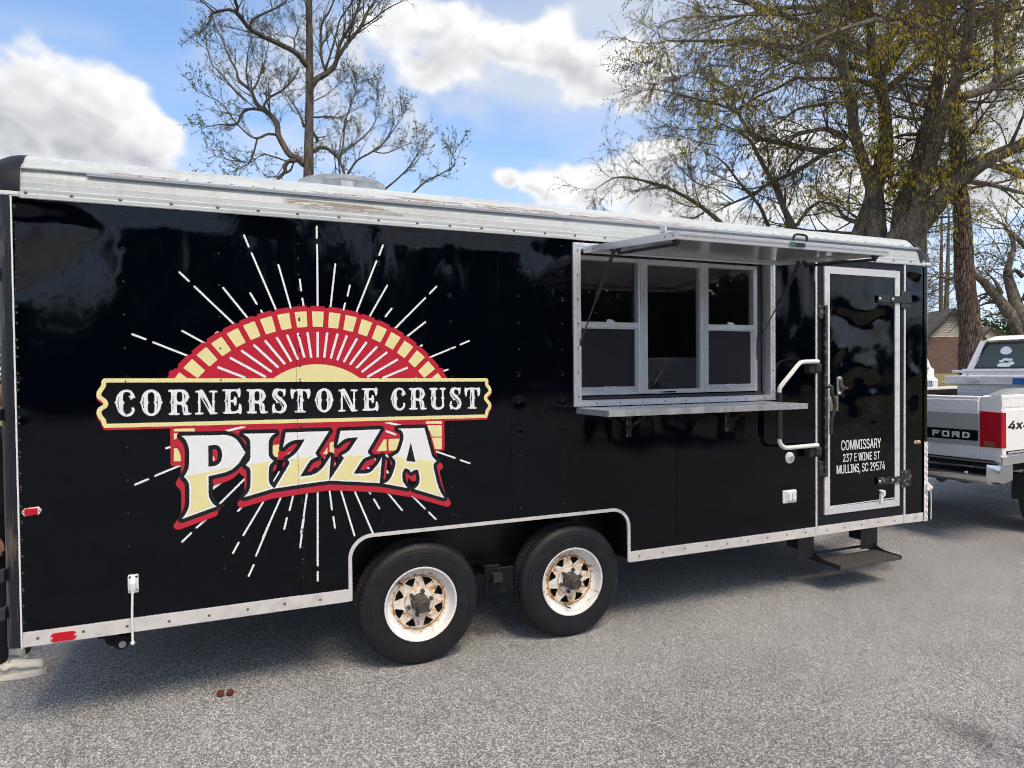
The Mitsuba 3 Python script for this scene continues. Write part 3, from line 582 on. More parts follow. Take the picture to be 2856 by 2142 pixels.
for s, u in ((0, .022), (1, .978)):
    top = aw(u, .30, -.040); foot = np.array([2.982, -.014, 1.905]) if s == 0 else np.array([4.487, .030, 1.93])
    midp = top * .52 + foot * .48
    ST = key_for_part(AWN + '__gas_strut')
    scene[ST] = mikit.ply(cat([cyl(top, midp, .011, 12), cyl(midp, midp + (foot - midp) * .03, .013, 12)]), PLAINRUB, smooth=40)
    add('strut_rod', cyl(midp, foot, .0045, 8), DSTEEL, parent=AWN, smooth=40)
    add('strut_fitting', cat([cyl(foot + [0, 0, -.02], foot + [0, 0, .02], .009, 10), hull([aw(u - .012, .285, -.012), aw(u + .012, .285, -.012), aw(u - .012, .325, -.012), aw(u + .012, .325, -.012), top + [0, 0, -.012], top + [.008, 0, -.012]])]), DSTEEL, parent=AWN, smooth=40)
    a, e = aw(u, .36, -.045), aw(u, .94, -.040)
    PB = key_for_part(AWN + '__latch_bar')
    scene[PB] = mikit.ply(cat([cyl(a, e, .009, 8), hull([aw(u - .01, .345, -.012), aw(u + .01, .345, -.012), aw(u - .01, .385, -.012), aw(u + .01, .385, -.012), a + [0, 0, -.01]]), hull([aw(u - .012, .92, -.012), aw(u + .012, .92, -.012), aw(u - .012, .965, -.012), aw(u + .012, .965, -.012), e + [0, 0, -.014], e + [.012, 0, -.012]])]), DSTEEL, smooth=40)
add('hold_plate', box(4.472, 4.49, .026, .034, 1.80, 1.95, .003), DSTEEL, parent=SW)
# ---------------------------------------------------------------- counter shelf
SH = TR + '__counter_shelf'
add('counter_shelf', cat([box(2.955, 4.492, -.405, -.018, 1.484, 1.4905, .002), box(2.955, 4.492, -.411, -.405, 1.455, 1.4905, .002), box(2.949, 2.955, -.411, -.018, 1.455, 1.4905), box(4.492, 4.498, -.411, -.018, 1.455, 1.4905)]), STEEL, parent=TR)
add('screw', cat([dome(x, -.06, 1.491, .006, axis=(0, 0, 1)) for x in np.arange(3.1, 4.5, .175)]), SCREW, parent=SH, kind='stuff')
for x in (3.345, 4.165):
    add('bracket', cat([box(x - .019, x - .006, -.010, .0, 1.285, 1.455, .002), box(x + .006, x + .019, -.010, .0, 1.285, 1.455, .002), box(x - .006, x + .006, -.005, .001, 1.285, 1.455),
                        box(x - .015, x + .015, -.30, -.01, 1.440, 1.454, .002), hull([(x - .008, -.012, 1.36), (x + .008, -.012, 1.36), (x - .008, -.012, 1.34), (x + .008, -.012, 1.34), (x - .008, -.22, 1.445), (x + .008, -.22, 1.445), (x - .008, -.20, 1.445), (x + .008, -.20, 1.445)])]), WORNST, parent=SH)
    add('release_clip', cat([box(x + .11, x + .125, -.12, -.10, 1.425, 1.456, .002), box(x + .098, x + .112, -.12, -.10, 1.42, 1.432, .002)]), DSTEEL, parent=SH)
# ---------------------------------------------------------------- side door
SD = TR + '__side_door'
dk = key_for_part(SD)
_d = skin(5.141, 5.862, 2.445, .660, .012, dfn=door_disp, off=-.006)
scene[SD] = {'type': 'ply', 'filename': meshkit.write_ply((_d[0], _d[1]), normals=_d[2]), 'face_normals': False, 'bsdf': {'type': 'ref', 'id': BLACK}}
def mitre(x0, x1, z0, z1, w):
    O = [(x0, z0), (x1, z0), (x1, z1), (x0, z1)]; I = [(x0 + w, z0 + w), (x1 - w, z0 + w), (x1 - w, z1 - w), (x0 + w, z1 - w)]
    return [Polygon([O[k], O[(k + 1) % 4], I[(k + 1) % 4], I[k]]) for k in range(4)]
for k, p in enumerate(mitre(5.089, 5.912, .604, 2.500, .056)):
    add('door_frame', extr(p.buffer(-.0007, join_style='mitre'), -.014, .0), RIBALU if k % 2 == 0 else ALU, parent=SD)
add('door_jamb', cat([box(5.021, 5.089, -.004, .002, .60, 2.55), box(5.912, 5.968, -.003, .002, .60, 2.56), box(5.089, 5.912, -.002, .002, 2.50, 2.565), box(5.021, 5.968, -.003, .003, .52, .604)]), GREYBLK, parent=SD)
add('jamb_bar', cat([box(5.075, 5.103, -.034, -.014, .90, 2.203, .003), box(5.028, 5.076, -.020, -.003, 2.10, 2.203, .003), box(5.028, 5.076, -.02, -.003, .905, 1.02, .003)]), WORNST, parent=SD)
for zc, m in ((2.270, DSTEEL), (.822, WORNST)):
    hz = add('hinge', cat([box(5.652, 5.80, -.024, -.014, zc - .028, zc + .028, .003), box(5.792, 6.031, -.029, -.019, zc - .027, zc + .026, .003), box(5.919, 6.031, -.022, -.008, zc - .068, zc + .068, .003)]), m, parent=SD)
    add('hinge_bolt', dome(5.672, -.024, zc, .011, h=.7), BRALU, parent=SD, smooth=60); add('hinge_bolt', dome(5.812, -.029, zc, .011, h=.7), BRALU, parent=SD, smooth=60)
    add('screw', cat([dome(5.932, -.022, zc + s * .052, .006) for s in (-1, 1)]), SCREW, parent=SD)
lp = add('paddle_latch', extr(rrect(5.146, 5.222, 1.398, 1.514, .008).difference(rrect(5.158, 5.204, 1.410, 1.502, .004)), -.022, -.012), CHROME, parent=SD)
add('paddle', cat([box(5.159, 5.203, -.016, -.010, 1.411, 1.501, .002), box(5.163, 5.178, -.026, -.014, 1.440, 1.492, .003), dome(5.190, -.018, 1.424, .010), dome(5.172, -.02, 1.49, .007)]), CHROME, parent=SD)
hs = add('hasp', extr(rrect(5.220, 5.272, 1.520, 1.662, .022), -.014, -.008), STEEL, parent=SD)
add('hasp_strap', cat([box(5.236, 5.268, -.026, -.014, 1.585, 1.638, .003), box(5.240, 5.280, -.034, -.020, 1.572, 1.592, .003), box(5.252, 5.305, -.046, -.030, 1.566, 1.578, .003), box(5.25, 5.266, -.04, -.014, 1.548, 1.568, .003)]), HUB, parent=SD)
for z in (1.648, 1.534): add('hasp_bolt', dome(5.246, -.014, z, .010), BRALU, parent=SD, smooth=60)
add('pull_lever', tube(smooth_path([(5.086, -.03, 1.588), (5.125, -.045, 1.585), (5.122, -.05, 1.54), (5.150, -.055, 1.46), (5.142, -.055, 1.40), (5.118, -.05, 1.33), (5.116, -.05, 1.24), (5.117, -.05, 1.225)], 5), .0145, 8), DSTEEL, parent=SD, smooth=50)
add('hold_back', cat([extr(Polygon([(5.676, .655), (5.700, .655), (5.704, .690), (5.722, .700), (5.734, .724), (5.728, .745), (5.706, .752), (5.674, .748), (5.690, .735), (5.680, .70)]), -.030, -.010), cyl((5.70, -.01, .735), (5.70, -.045, .735), .010, 8)]), WHITEP, parent=SD)
add('door_seal', tube([(5.15, -.008, .664), (5.5, -.010, .668), (5.86, -.008, .672)], .004, 6), BRALU, parent=SD)
# address lettering on the door
def glyphs(text, x0, x1, z0, z1, y, bold=True):
    m = meshkit.text_mesh(text, 1.0, .02, bold); v = m.vertices; lo, hi = v.min(0), v.max(0)
    capz = 1.0 if ',' in text else hi[1]; b0 = 0.0 if ',' in text else lo[1]
    X = x0 + (v[:, 0] - lo[0]) / (hi[0] - lo[0]) * (x1 - x0); Z = z0 + (v[:, 1] - b0) / (capz - b0) * (z1 - z0)
    return mesh(np.stack([X, y - v[:, 2] * .03, Z], 1), m.faces)
lines = [('COMMISSARY', 5.268, 5.702, 1.088, 1.166), ('237 E WINE ST', 5.286, 5.689, .997, 1.061), ('MULLINS, SC 29574', 5.221, 5.746, .910, .976)]
for t, a, c, z0, z1 in lines:
    add('address_line', cat([glyphs(t, a - o_, c - o_, z0, z1, -.0085 - q_, False) for o_, q_ in ((-.0013, .0), (.0, .0003), (.0013, .0006))]), VWHITE, parent=SD)
# ---------------------------------------------------------------- grab handle, inlet, outlet, markers, hold-backs, jack
GH = TR + '__grab_handle'
pth = smooth_path([(4.955, -.075, 1.776), (4.86, -.085, 1.775), (4.775, -.09, 1.770), (4.735, -.09, 1.745), (4.66, -.09, 1.675), (4.585, -.09, 1.605), (4.562, -.09, 1.56), (4.561, -.09, 1.4), (4.562, -.09, 1.235), (4.572, -.09, 1.185), (4.61, -.09, 1.156), (4.66, -.09, 1.152), (4.80, -.085, 1.153), (4.95, -.075, 1.154)], 6)
add('grab_handle', tube(pth, .0155, 14), WHITET, parent=TR, smooth=50)
add('foam_grip', cyl((4.5615, -.09, 1.555), (4.5620, -.09, 1.222), .0205, 16), FOAM, parent=GH, smooth=40)
for z in (1.735, 1.112): add('handle_mount', cat([box(4.885, 4.985, -.070, .0, z - .048, z + .030, .010), box(4.93, 4.992, -.085, -.03, z - .042, z + .025, .010)]), PLAINRUB, parent=GH)
il = add('water_inlet', lathe_y([(.001, -.014), (.012, -.016), (.020, -.012), (.024, -.008), (.040, -.007), (.043, -.002), (.043, .002)], 4.750, 1.063, -.001, 40), WHITEP, parent=TR, smooth=40)
add('inlet_plug', cat([lathe_y([(.016, .0), (.016, -.014), (.001, -.016)], 4.754, 1.061, -.008, 20)] + [dome(4.75 + .032 * math.cos(a), -.008, 1.063 + .032 * math.sin(a), .004) for a in (.7, 2.4, 4.7)]), STEEL, parent=il, smooth=40)
ol = add('power_outlet_cover', cat([extr(rrect(4.678, 4.806, .729, .824, .006), -.010, .0), extr(rrect(4.70, 4.80, .742, .816, .005), -.018, -.010)]), WHITEP, parent=TR)
add('cover_flap', cat([box(4.716, 4.747, -.028, -.018, .750, .800, .004), box(4.756, 4.787, -.028, -.018, .750, .800, .004), box(4.71, 4.80, -.024, -.017, .802, .812, .003)]), WHITEP, parent=ol)
for nm, x0, x1, z0, z1, lens in (('side_marker_light', .008, .088, 1.072, 1.112, REDLENS), ('side_marker_light', 6.098, 6.168, 1.094, 1.124, AMBER)):
    xm, zm2 = (x0 + x1) / 2, (z0 + z1) / 2
    mk = add(nm, extr(Polygon([(x0, zm2), (x0 + .012, z1 - .004), (x1 - .012, z1), (x1, zm2 + .002), (x1 - .012, z0 + .004), (x0 + .012, z0)]), -.008, .0), WHITEP, parent=TR, label='red side marker lamp at the rear' if lens is REDLENS else 'amber side marker lamp at the front')
    add('lens', box(x0 + .014, x1 - .014, -.022, -.008, z0 + .005, z1 - .004, .005), lens, parent=mk)
    add('screw', cat([dome(x0 + .007, -.008, zm2, .004), dome(x1 - .007, -.008, zm2, .004)]), SCREW, parent=mk)
rf = add('reflector', extr(rrect(.110, .217, .462, .504, .020), -.012, -.006), REDLENS, parent=TR)
add('screw', cat([dome(.1155, -.012, .481, .005), dome(.2115, -.012, .485, .005)]), WHITEP, parent=rf)
hk = add('rear_hold_back', cat([extr(rrect(.437, .483, .652, .741, .006), -.010, .0), tube([(.46, -.010, .72), (.46, -.024, .70), (.46, -.022, .675), (.46, -.010, .66)], .016, 8)]), WHITET, parent=TR)
add('rod', tube(smooth_path([(.460, -.030, .695), (.457, -.034, .62), (.455, -.036, .52), (.456, -.038, .418)], 4), .0055, 8), WHITET, parent=hk, smooth=50)
add('knob', trimesh.creation.icosphere(2, .010).apply_translation((.456, -.038, .412)), WHITET, parent=hk, smooth=True)
add('screw', cat([dome(x, -.010, z, .006) for x in (.446, .475) for z in (.664, .730)]), BLKSCREW, parent=hk)
fk = add('front_hold_back', cat([extr(Polygon([(6.222, .705), (6.25, .70), (6.262, .722), (6.293, .714), (6.296, .735), (6.268, .75), (6.25, .768), (6.224, .766)]), -.026, -.012)]), WHITET, parent=TR)
add('rod', tube([(6.275, -.02, .72), (6.283, -.02, .6), (6.281, -.018, .462)], .004, 6), WHITET, parent=fk)
add('waste_pipe', cat([cyl((.37, .26, .318), (.37, .33, .318), .038, 16), cyl((.33, .31, .33), (.28, .52, .36), .042, 14), box(.24, .40, .4, .7, .30, .44, .01)]), UNDER, parent=TR, smooth=40)
add('pipe_cap', cyl((.378, .25, .316), (.378, .235, .316), .018, 12), STEEL, parent=TR, smooth=40)
add('rear_bolt', hull([(-.005, .05, .46), (.03, .05, .46), (-.004, .06, .40), (.012, .06, .405), (-.005, .08, .46)]), UNDER, parent=TR)
for z in (.62, .80, 1.55, 2.2): add('rear_hinge', cat([box(-.078, -.066, -.004, .05, z - .028, z + .028, .003), cyl((-.078, .01, z - .03), (-.078, .01, z + .03), .009, 8)]), DSTEEL, parent=TR)
add('drain_pipe', cat([cyl((5.55, .45, .40), (6.02, .30, .405), .030, 14), cyl((5.99, .31, .404), (6.04, .295, .405), .036, 14), cyl((6.04, .295, .405), (6.07, .287, .405), .014, 10)]), UNDER, parent=TR, smooth=40)
add('tongue', cat([hull([(6.2, .6, .40), (6.2, .7, .40), (7.4, 1.16, .40), (7.4, 1.22, .40), (6.2, .6, .48), (6.2, .7, .48), (7.4, 1.16, .48), (7.4, 1.22, .48)]), hull([(6.2, 1.74, .40), (6.2, 1.84, .40), (7.4, 1.22, .40), (7.4, 1.28, .40), (6.2, 1.74, .48), (6.2, 1.84, .48), (7.4, 1.22, .48), (7.4, 1.28, .48)]), cyl((7.2, 1.22, .1), (7.2, 1.22, .9), .04, 12)]), DSTEEL, parent=TR)
# ---------------------------------------------------------------- pull-out step below the door
M('step_tread', (.075, .072, .068), rough=.42, metal=.2)
SP = TR + '__entry_step'
x0, x1 = 5.165, 5.835
def treadplate(y0, y1, z): return cat([box(x0 + .012, x1 - .012, y0, y1, z - .006, z, .002), box(x0 + .012, x1 - .012, y0 - .006, y0, z - .030, z + .001, .003)])
add('entry_step', cat([treadplate(-.080, .150, .222), box(x0 + .02, x1 - .02, .195, .240, .236, .242, .002)]), 'mat_step_tread', parent=TR)
add('tread_rib', cat([box(x0 + .06, x1 - .06, y, y + .012, .222, .2255, .001) for y in (-.045, .03, .105)]), 'mat_step_tread', parent=SP)
for x in (x0, x1 - .004):
    side = Polygon([(-.088, .194), (-.088, .226), (.06, .232), (.13, .255), (.17, .30), (.20, .335), (.215, .33), (.24, .27), (.25, .21), (.10, .198)])
    m = trimesh.creation.extrude_polygon(side, .008, engine='earcut'); v = m.vertices
    add('step_side', mesh(np.stack([x - .002 + v[:, 2], v[:, 0], v[:, 1]], 1), m.faces), DSTEEL, parent=SP)
for a, c in ((4.99, 5.150), (5.675, 5.858)):
    add('step_hanger', cat([box(a, c, .150, .158, .235, .47, .002), box(c - .004, c + .004, .15, .42, .26, .47)]), DSTEEL, parent=SP)
# ================================================================ vinyl logo on the wall (tenths of a millimetre on the wall)
LOGO = {'P':[[6876,14180],[8749,14141],[8943,14132],[9086,14094],[9235,14030],[9325,13977],[9402,13917],[9502,13812],[9610,13648],[9768,13323],[9880,13158],[9696,12887],[9585,12684],[9536,12618],[9306,12401],[9200,12322],[9011,12237],[8810,12175],[8086,12044],[8078,11263],[8093,10989],[8155,10820],[8220,10692],[8302,10583],[8432,10456],[6831,9961],[7021,10245],[7095,10399],[7150,10559],[7177,10749],[7194,11327],[7182,11665],[7153,11806],[7085,11938],[6955,12096],[7099,12347],[7171,12513],[7194,12728],[7208,12998],[7215,13378],[7207,13516],[7141,13786],[7088,13925],[7009,14043]],
 'Ph':[[8101,13629],[8406,13643],[8528,13618],[8582,13587],[8628,13542],[8670,13482],[8704,13409],[8738,13285],[8749,13141],[8743,13006],[8720,12881],[8695,12808],[8636,12715],[8541,12624],[8470,12585],[8361,12558],[8094,12534]],
 'I':[[9782,14149],[11376,14122],[11184,13974],[11108,13875],[11062,13769],[11034,13674],[11021,13451],[11018,13091],[11027,12971],[11043,12902],[11108,12791],[11258,12643],[11103,12482],[11062,12413],[11037,12347],[11015,12201],[11005,12023],[11002,11711],[11012,11569],[11030,11479],[11079,11374],[11136,11305],[11278,11180],[9759,10822],[9900,10976],[9983,11089],[10050,11232],[10081,11366],[10110,11841],[10109,12085],[10098,12231],[10080,12302],[10041,12367],[9879,12496],[10047,12714],[10099,12836],[10114,12969],[10128,13376],[10119,13710],[10108,13777],[10078,13866],[9977,13997]],
 'Z':[[11898,14123],[14156,14101],[13401,12935],[13424,12957],[13424,12920],[13440,12873],[13523,12721],[13273,12628],[13175,12575],[13133,12538],[12998,12351],[12596,11716],[13010,11733],[13189,11753],[13382,11811],[13533,11892],[13673,11993],[13832,12154],[14037,12449],[14223,12739],[14116,11376],[12928,11302],[11275,11165],[11938,12234],[12087,12498],[12085,12508],[12058,12495],[12052,12502],[12045,12557],[12026,12606],[11958,12683],[12096,12756],[12204,12829],[12321,12924],[12448,13050],[12608,13269],[12880,13712],[12463,13700],[12322,13684],[12195,13653],[12081,13604],[11950,13523],[11825,13408],[11747,13305]],
 'Z2':[[14767,14083],[16993,14074],[16243,12863],[16266,12875],[16262,12830],[16278,12775],[16406,12609],[16151,12541],[16038,12485],[15979,12440],[15834,12257],[15451,11674],[15903,11635],[16094,11629],[16277,11651],[16411,11707],[16543,11810],[16810,12112],[16910,12259],[17054,12535],[16898,11033],[15638,11198],[14124,11381],[14689,12192],[14939,12567],[14956,12612],[14925,12600],[14913,12608],[14891,12646],[14821,12718],[15088,12868],[15187,12937],[15267,13008],[15730,13684],[15269,13675],[15141,13658],[15057,13635],[14933,13579],[14834,13521],[14595,13315]],
 'A':[[17982,14067],[19540,14047],[19975,12400],[19983,12378],[20087,12253],[20255,12063],[20135,11998],[20110,11977],[20076,11921],[20057,11809],[20077,11606],[20242,10905],[20368,10487],[20470,10248],[20695,9869],[18890,10539],[19035,10648],[19097,10705],[19160,10791],[19200,10898],[19219,11047],[19215,11224],[19194,11356],[19127,11638],[18975,11647],[18904,11638],[18844,11607],[18736,11519],[18603,11679],[18504,11738],[18353,11784],[18281,11668],[18222,11547],[18203,11456],[18197,11309],[18219,11117],[18247,11018],[18299,10913],[18503,10631],[17111,10989],[17311,11068],[17400,11121],[17502,11237],[17609,11425],[17676,11583],[17770,11853],[17809,12006],[17825,12127],[17818,12201],[17785,12280],[17617,12484],[17883,12616],[18019,12727],[18067,12800],[18123,12920],[18264,13346],[18298,13486],[18304,13596],[18288,13731],[18253,13850],[18206,13926],[18145,13981]],
 'Ah':[[18722,13251],[18985,12094],[18440,12200]],
 'wave':[[7070,12122],[9265,12458],[10016,12515],[11066,12618],[12049,12678],[13290,12734],[14968,12702],[16128,12642],[17844,12453],[20149,12076]],
 'banner':[[3537,17137],[3490,17102],[3415,16960],[3424,16869],[3417,16802],[3241,16521],[3211,16433],[3203,16345],[3214,16252],[3249,16172],[3433,16009],[3470,15959],[3494,15902],[3490,15871],[3468,15845],[3306,15740],[3269,15701],[3215,15599],[3195,15495],[3203,15412],[3232,15313],[3293,15183],[3394,15048],[3393,14969],[3402,14922],[3499,14721],[23425,14488],[23518,14673],[23527,14790],[23543,14854],[23688,15051],[23708,15092],[23726,15174],[23721,15297],[23695,15372],[23646,15442],[23478,15633],[23455,15675],[23460,15717],[23503,15775],[23541,15814],[23647,15890],[23688,15939],[23737,16026],[23752,16093],[23735,16215],[23689,16337],[23536,16522],[23530,16575],[23557,16673],[23516,16795],[23452,16880]],
 'gC':[[[3931,15940],[3979,15972],[4000,16005],[4040,16189],[4086,16297],[4150,16396],[4222,16469],[4331,16531],[4447,16557],[4598,16546],[4682,16513],[4727,16471],[4798,16365],[4883,16165],[4774,16130],[4713,16075],[4635,16066],[4666,16122],[4666,16148],[4640,16171],[4559,16213],[4627,16237],[4667,16280],[4679,16322],[4649,16387],[4606,16423],[4525,16449],[4442,16438],[4387,16407],[4354,16359],[4341,16314],[4325,16117],[4338,16014],[4401,15931],[4354,15872],[4337,15828],[4326,15714],[4328,15594],[4348,15487],[4383,15430],[4463,15381],[4531,15379],[4623,15416],[4684,15475],[4708,15539],[4706,15683],[4792,15686],[4815,15669],[4831,15640],[4838,15578],[4818,15489],[4780,15400],[4705,15320],[4636,15281],[4585,15265],[4531,15257],[4439,15262],[4372,15277],[4307,15304],[4214,15376],[4116,15498],[4052,15669],[4007,15871],[3984,15904]],[[4186,16289],[4138,16135],[4125,15970],[4140,15711],[4179,15509],[4110,15680],[4096,15745],[4089,15891],[4080,15916],[4057,15936],[4097,16002],[4119,16157]]],
 'gO':[[[5027,15932],[5075,15981],[5098,16020],[5151,16244],[5206,16346],[5251,16407],[5299,16455],[5383,16504],[5459,16534],[5544,16545],[5639,16537],[5716,16514],[5798,16466],[5875,16397],[5937,16305],[5983,16201],[6029,15973],[6085,15902],[6038,15853],[6017,15813],[5962,15587],[5906,15480],[5861,15415],[5784,15337],[5699,15280],[5628,15252],[5565,15248],[5469,15260],[5393,15288],[5311,15344],[5236,15418],[5181,15510],[5140,15613],[5094,15840],[5073,15880]],[[5564,16426],[5653,16379],[5683,16342],[5697,16304],[5712,16133],[5707,15992],[5687,15951],[5631,15915],[5685,15877],[5696,15860],[5708,15794],[5709,15683],[5698,15527],[5678,15449],[5632,15393],[5544,15362],[5459,15399],[5415,15458],[5397,15537],[5393,15693],[5398,15803],[5411,15868],[5435,15895],[5475,15919],[5423,15959],[5406,16000],[5401,16140],[5417,16311],[5431,16348],[5463,16383]],[[5261,16275],[5218,16107],[5205,15927],[5217,15701],[5261,15496],[5181,15702],[5164,15860],[5130,15929],[5177,15995],[5199,16130]],[[5792,16274],[5840,16114],[5850,15909],[5832,15682],[5785,15513],[5817,15840],[5802,15876],[5762,15911],[5807,15963],[5819,16040]]],
 'gR':[[[6292,16422],[6315,16491],[6370,16518],[6444,16521],[6549,16503],[6858,16520],[6972,16514],[7035,16499],[7094,16467],[7147,16416],[7219,16308],[7236,16194],[7287,16135],[7234,16055],[7190,15953],[7063,15825],[7145,15754],[7185,15684],[7212,15371],[7221,15351],[7258,15335],[7357,15340],[7348,15288],[7335,15267],[7274,15242],[7134,15229],[7043,15235],[6997,15257],[6964,15326],[6928,15636],[6908,15714],[6888,15736],[6845,15755],[6690,15782],[6693,15361],[6726,15349],[6813,15349],[6794,15273],[6754,15250],[6670,15244],[6527,15260],[6387,15255],[6345,15266],[6313,15288],[6283,15349],[6396,15368],[6416,15384],[6421,15410],[6430,15639],[6424,15805],[6403,15861],[6350,15907],[6398,15921],[6416,15962],[6431,16144],[6433,16327],[6421,16388],[6373,16408]],[[6825,16406],[6896,16384],[6933,16336],[6947,16270],[6949,16142],[6942,16017],[6926,15946],[6898,15917],[6816,15894],[6745,15921],[6709,15963],[6695,16023],[6692,16149],[6699,16276],[6716,16341],[6754,16387]],[[6508,16269],[6533,16141],[6535,15866],[6523,15594],[6494,15479],[6505,15776],[6496,15830],[6466,15899],[6498,15958],[6509,16005]],[[7010,16349],[7060,16244],[7096,16133],[7047,16060],[7013,15923],[7033,16130]],[[6993,15693],[7034,15637],[7049,15599],[7056,15415],[7086,15356],[7034,15407],[7015,15439]]],
 'gN':[[[14666,16328],[14681,16383],[14699,16403],[14734,16411],[14835,16413],[14864,16423],[14927,16468],[14964,16477],[15006,16462],[15057,16408],[15185,16171],[15491,15490],[15495,15768],[15476,15799],[15420,15808],[15475,15817],[15496,15857],[15509,16037],[15505,16273],[15496,16293],[15462,16310],[15353,16314],[15362,16378],[15384,16402],[15474,16413],[15689,16406],[15741,16384],[15760,16306],[15655,16301],[15622,16286],[15614,16268],[15599,16043],[15603,15866],[15624,15823],[15683,15801],[15637,15802],[15611,15784],[15595,15620],[15605,15251],[15657,15237],[15745,15229],[15746,15187],[15733,15163],[15624,15148],[15386,15152],[14916,16110],[14907,15253],[14929,15260],[15052,15251],[15049,15187],[15014,15165],[14909,15156],[14711,15162],[14646,15178],[14636,15190],[14641,15252],[14753,15255],[14789,15272],[14804,15550],[14800,15761],[14781,15806],[14723,15814],[14781,15832],[14793,15847],[14808,15921],[14814,16055],[14806,16294],[14769,16315]],[[15003,16151],[15147,15922],[15239,15747],[15307,15583],[15357,15398],[15243,15573],[15097,15853],[15043,15993]]],
 'gE':[[[8808,16391],[8823,16456],[8853,16479],[8881,16484],[9353,16486],[9526,16469],[9565,16474],[9594,16512],[9640,16509],[9671,16494],[9689,16458],[9696,16401],[9691,16226],[9674,16114],[9664,16088],[9636,16064],[9565,16055],[9558,16177],[9546,16233],[9500,16311],[9438,16366],[9387,16378],[9306,16370],[9253,16345],[9229,16317],[9214,16264],[9198,16098],[9208,15946],[9224,15927],[9247,15920],[9325,15942],[9344,15954],[9363,15990],[9379,16090],[9454,16094],[9477,16059],[9494,15993],[9506,15842],[9481,15691],[9457,15652],[9425,15644],[9371,15646],[9359,15749],[9341,15789],[9304,15809],[9206,15828],[9201,15508],[9217,15403],[9238,15372],[9268,15353],[9313,15340],[9367,15338],[9474,15368],[9525,15400],[9565,15450],[9586,15528],[9603,15722],[9664,15729],[9678,15723],[9716,15645],[9748,15468],[9735,15287],[9703,15203],[9687,15194],[9616,15192],[9593,15246],[9562,15261],[9384,15226],[9188,15218],[8951,15225],[8896,15231],[8842,15256],[8811,15321],[8872,15323],[8923,15340],[8938,15400],[8954,15677],[8949,15800],[8928,15853],[8864,15891],[8925,15919],[8948,15964],[8958,16072],[8960,16271],[8954,16364],[8945,16380],[8894,16394]],[[9026,16233],[9058,16076],[9064,15913],[9055,15655],[9019,15456],[9031,15750],[9019,15806],[8983,15881],[9017,15940],[9028,15986]]],
 'gS':[[[11904,16483],[11931,16363],[11936,16300],[11908,16141],[11874,16068],[11805,16065],[11805,16180],[11796,16230],[11758,16289],[11686,16338],[11619,16351],[11562,16333],[11514,16278],[11496,16217],[11506,16175],[11541,16115],[11633,16038],[11694,16012],[11759,16042],[11737,15979],[11745,15940],[11881,15798],[11924,15731],[11969,15620],[11982,15544],[11975,15468],[11937,15357],[11902,15301],[11858,15256],[11752,15200],[11692,15188],[11595,15187],[11370,15236],[11240,15185],[11231,15301],[11204,15392],[11199,15447],[11233,15602],[11273,15679],[11356,15696],[11356,15543],[11379,15435],[11415,15368],[11502,15303],[11575,15293],[11627,15311],[11673,15341],[11714,15400],[11729,15477],[11721,15532],[11697,15594],[11649,15676],[11614,15712],[11555,15747],[11517,15751],[11425,15706],[11434,15763],[11422,15803],[11265,16000],[11231,16096],[11225,16161],[11244,16270],[11275,16348],[11317,16410],[11342,16431],[11433,16469],[11538,16478],[11730,16438],[11825,16431],[11870,16440]],[[11314,16205],[11386,16059],[11435,15990],[11515,15909],[11689,15775],[11789,15658],[11821,15600],[11837,15549],[11818,15440],[11755,15574],[11668,15705],[11606,15765],[11491,15821],[11501,15829],[11491,15850],[11375,15991],[11344,16052]]],
 'gT':[[[22071,16353],[22132,16305],[22181,16291],[22467,16324],[22817,16288],[22881,16297],[22962,16336],[23017,16255],[23037,16160],[23021,15968],[22987,15869],[22924,15779],[22891,15807],[22876,15841],[22855,16048],[22820,16132],[22769,16180],[22699,16212],[22667,16200],[22656,16177],[22643,16002],[22652,15816],[22672,15762],[22731,15709],[22671,15684],[22650,15636],[22641,15441],[22648,15212],[22654,15178],[22676,15160],[22705,15153],[22779,15157],[22786,15111],[22771,15084],[22680,15073],[22404,15078],[22262,15092],[22219,15114],[22231,15173],[22337,15173],[22371,15200],[22384,15456],[22379,15643],[22359,15690],[22301,15720],[22360,15746],[22381,15793],[22393,15982],[22386,16167],[22378,16194],[22353,16213],[22289,16191],[22228,16148],[22195,16096],[22185,16058],[22160,15828],[22137,15801],[22081,15800],[22041,15973],[22021,16179],[22027,16274]],[[22464,16090],[22491,15988],[22500,15910],[22502,15623],[22490,15443],[22448,15281],[22452,15581],[22442,15638],[22412,15717],[22443,15774],[22455,15821]]],
 'gU':[[[19857,16258],[19878,16326],[19951,16347],[20239,16345],[20350,16327],[20377,16304],[20385,16247],[20294,16231],[20260,16208],[20248,16008],[20252,15844],[20269,15795],[20318,15746],[20268,15710],[20250,15668],[20242,15416],[20259,15319],[20291,15269],[20362,15227],[20450,15217],[20547,15237],[20594,15272],[20622,15331],[20637,15466],[20632,15688],[20613,15728],[20556,15749],[20613,15777],[20634,15820],[20643,15990],[20634,16203],[20626,16216],[20594,16231],[20495,16245],[20510,16309],[20533,16332],[20618,16343],[20804,16334],[20853,16324],[20881,16307],[20888,16237],[20791,16221],[20755,16197],[20743,15997],[20748,15832],[20768,15785],[20827,15742],[20764,15715],[20746,15670],[20749,15573],[20781,15315],[20708,15203],[20656,15156],[20579,15120],[20486,15094],[20395,15082],[20309,15089],[20225,15111],[20152,15143],[20091,15184],[20019,15265],[19990,15325],[19979,15395],[19977,15676],[19958,15708],[19902,15751],[19958,15801],[19979,15851],[19991,16014],[19987,16199],[19978,16224],[19941,16244]],[[20073,16083],[20098,15943],[20106,15716],[20100,15565],[20069,15321],[20060,15585],[20008,15742],[20049,15804],[20064,15849]]],
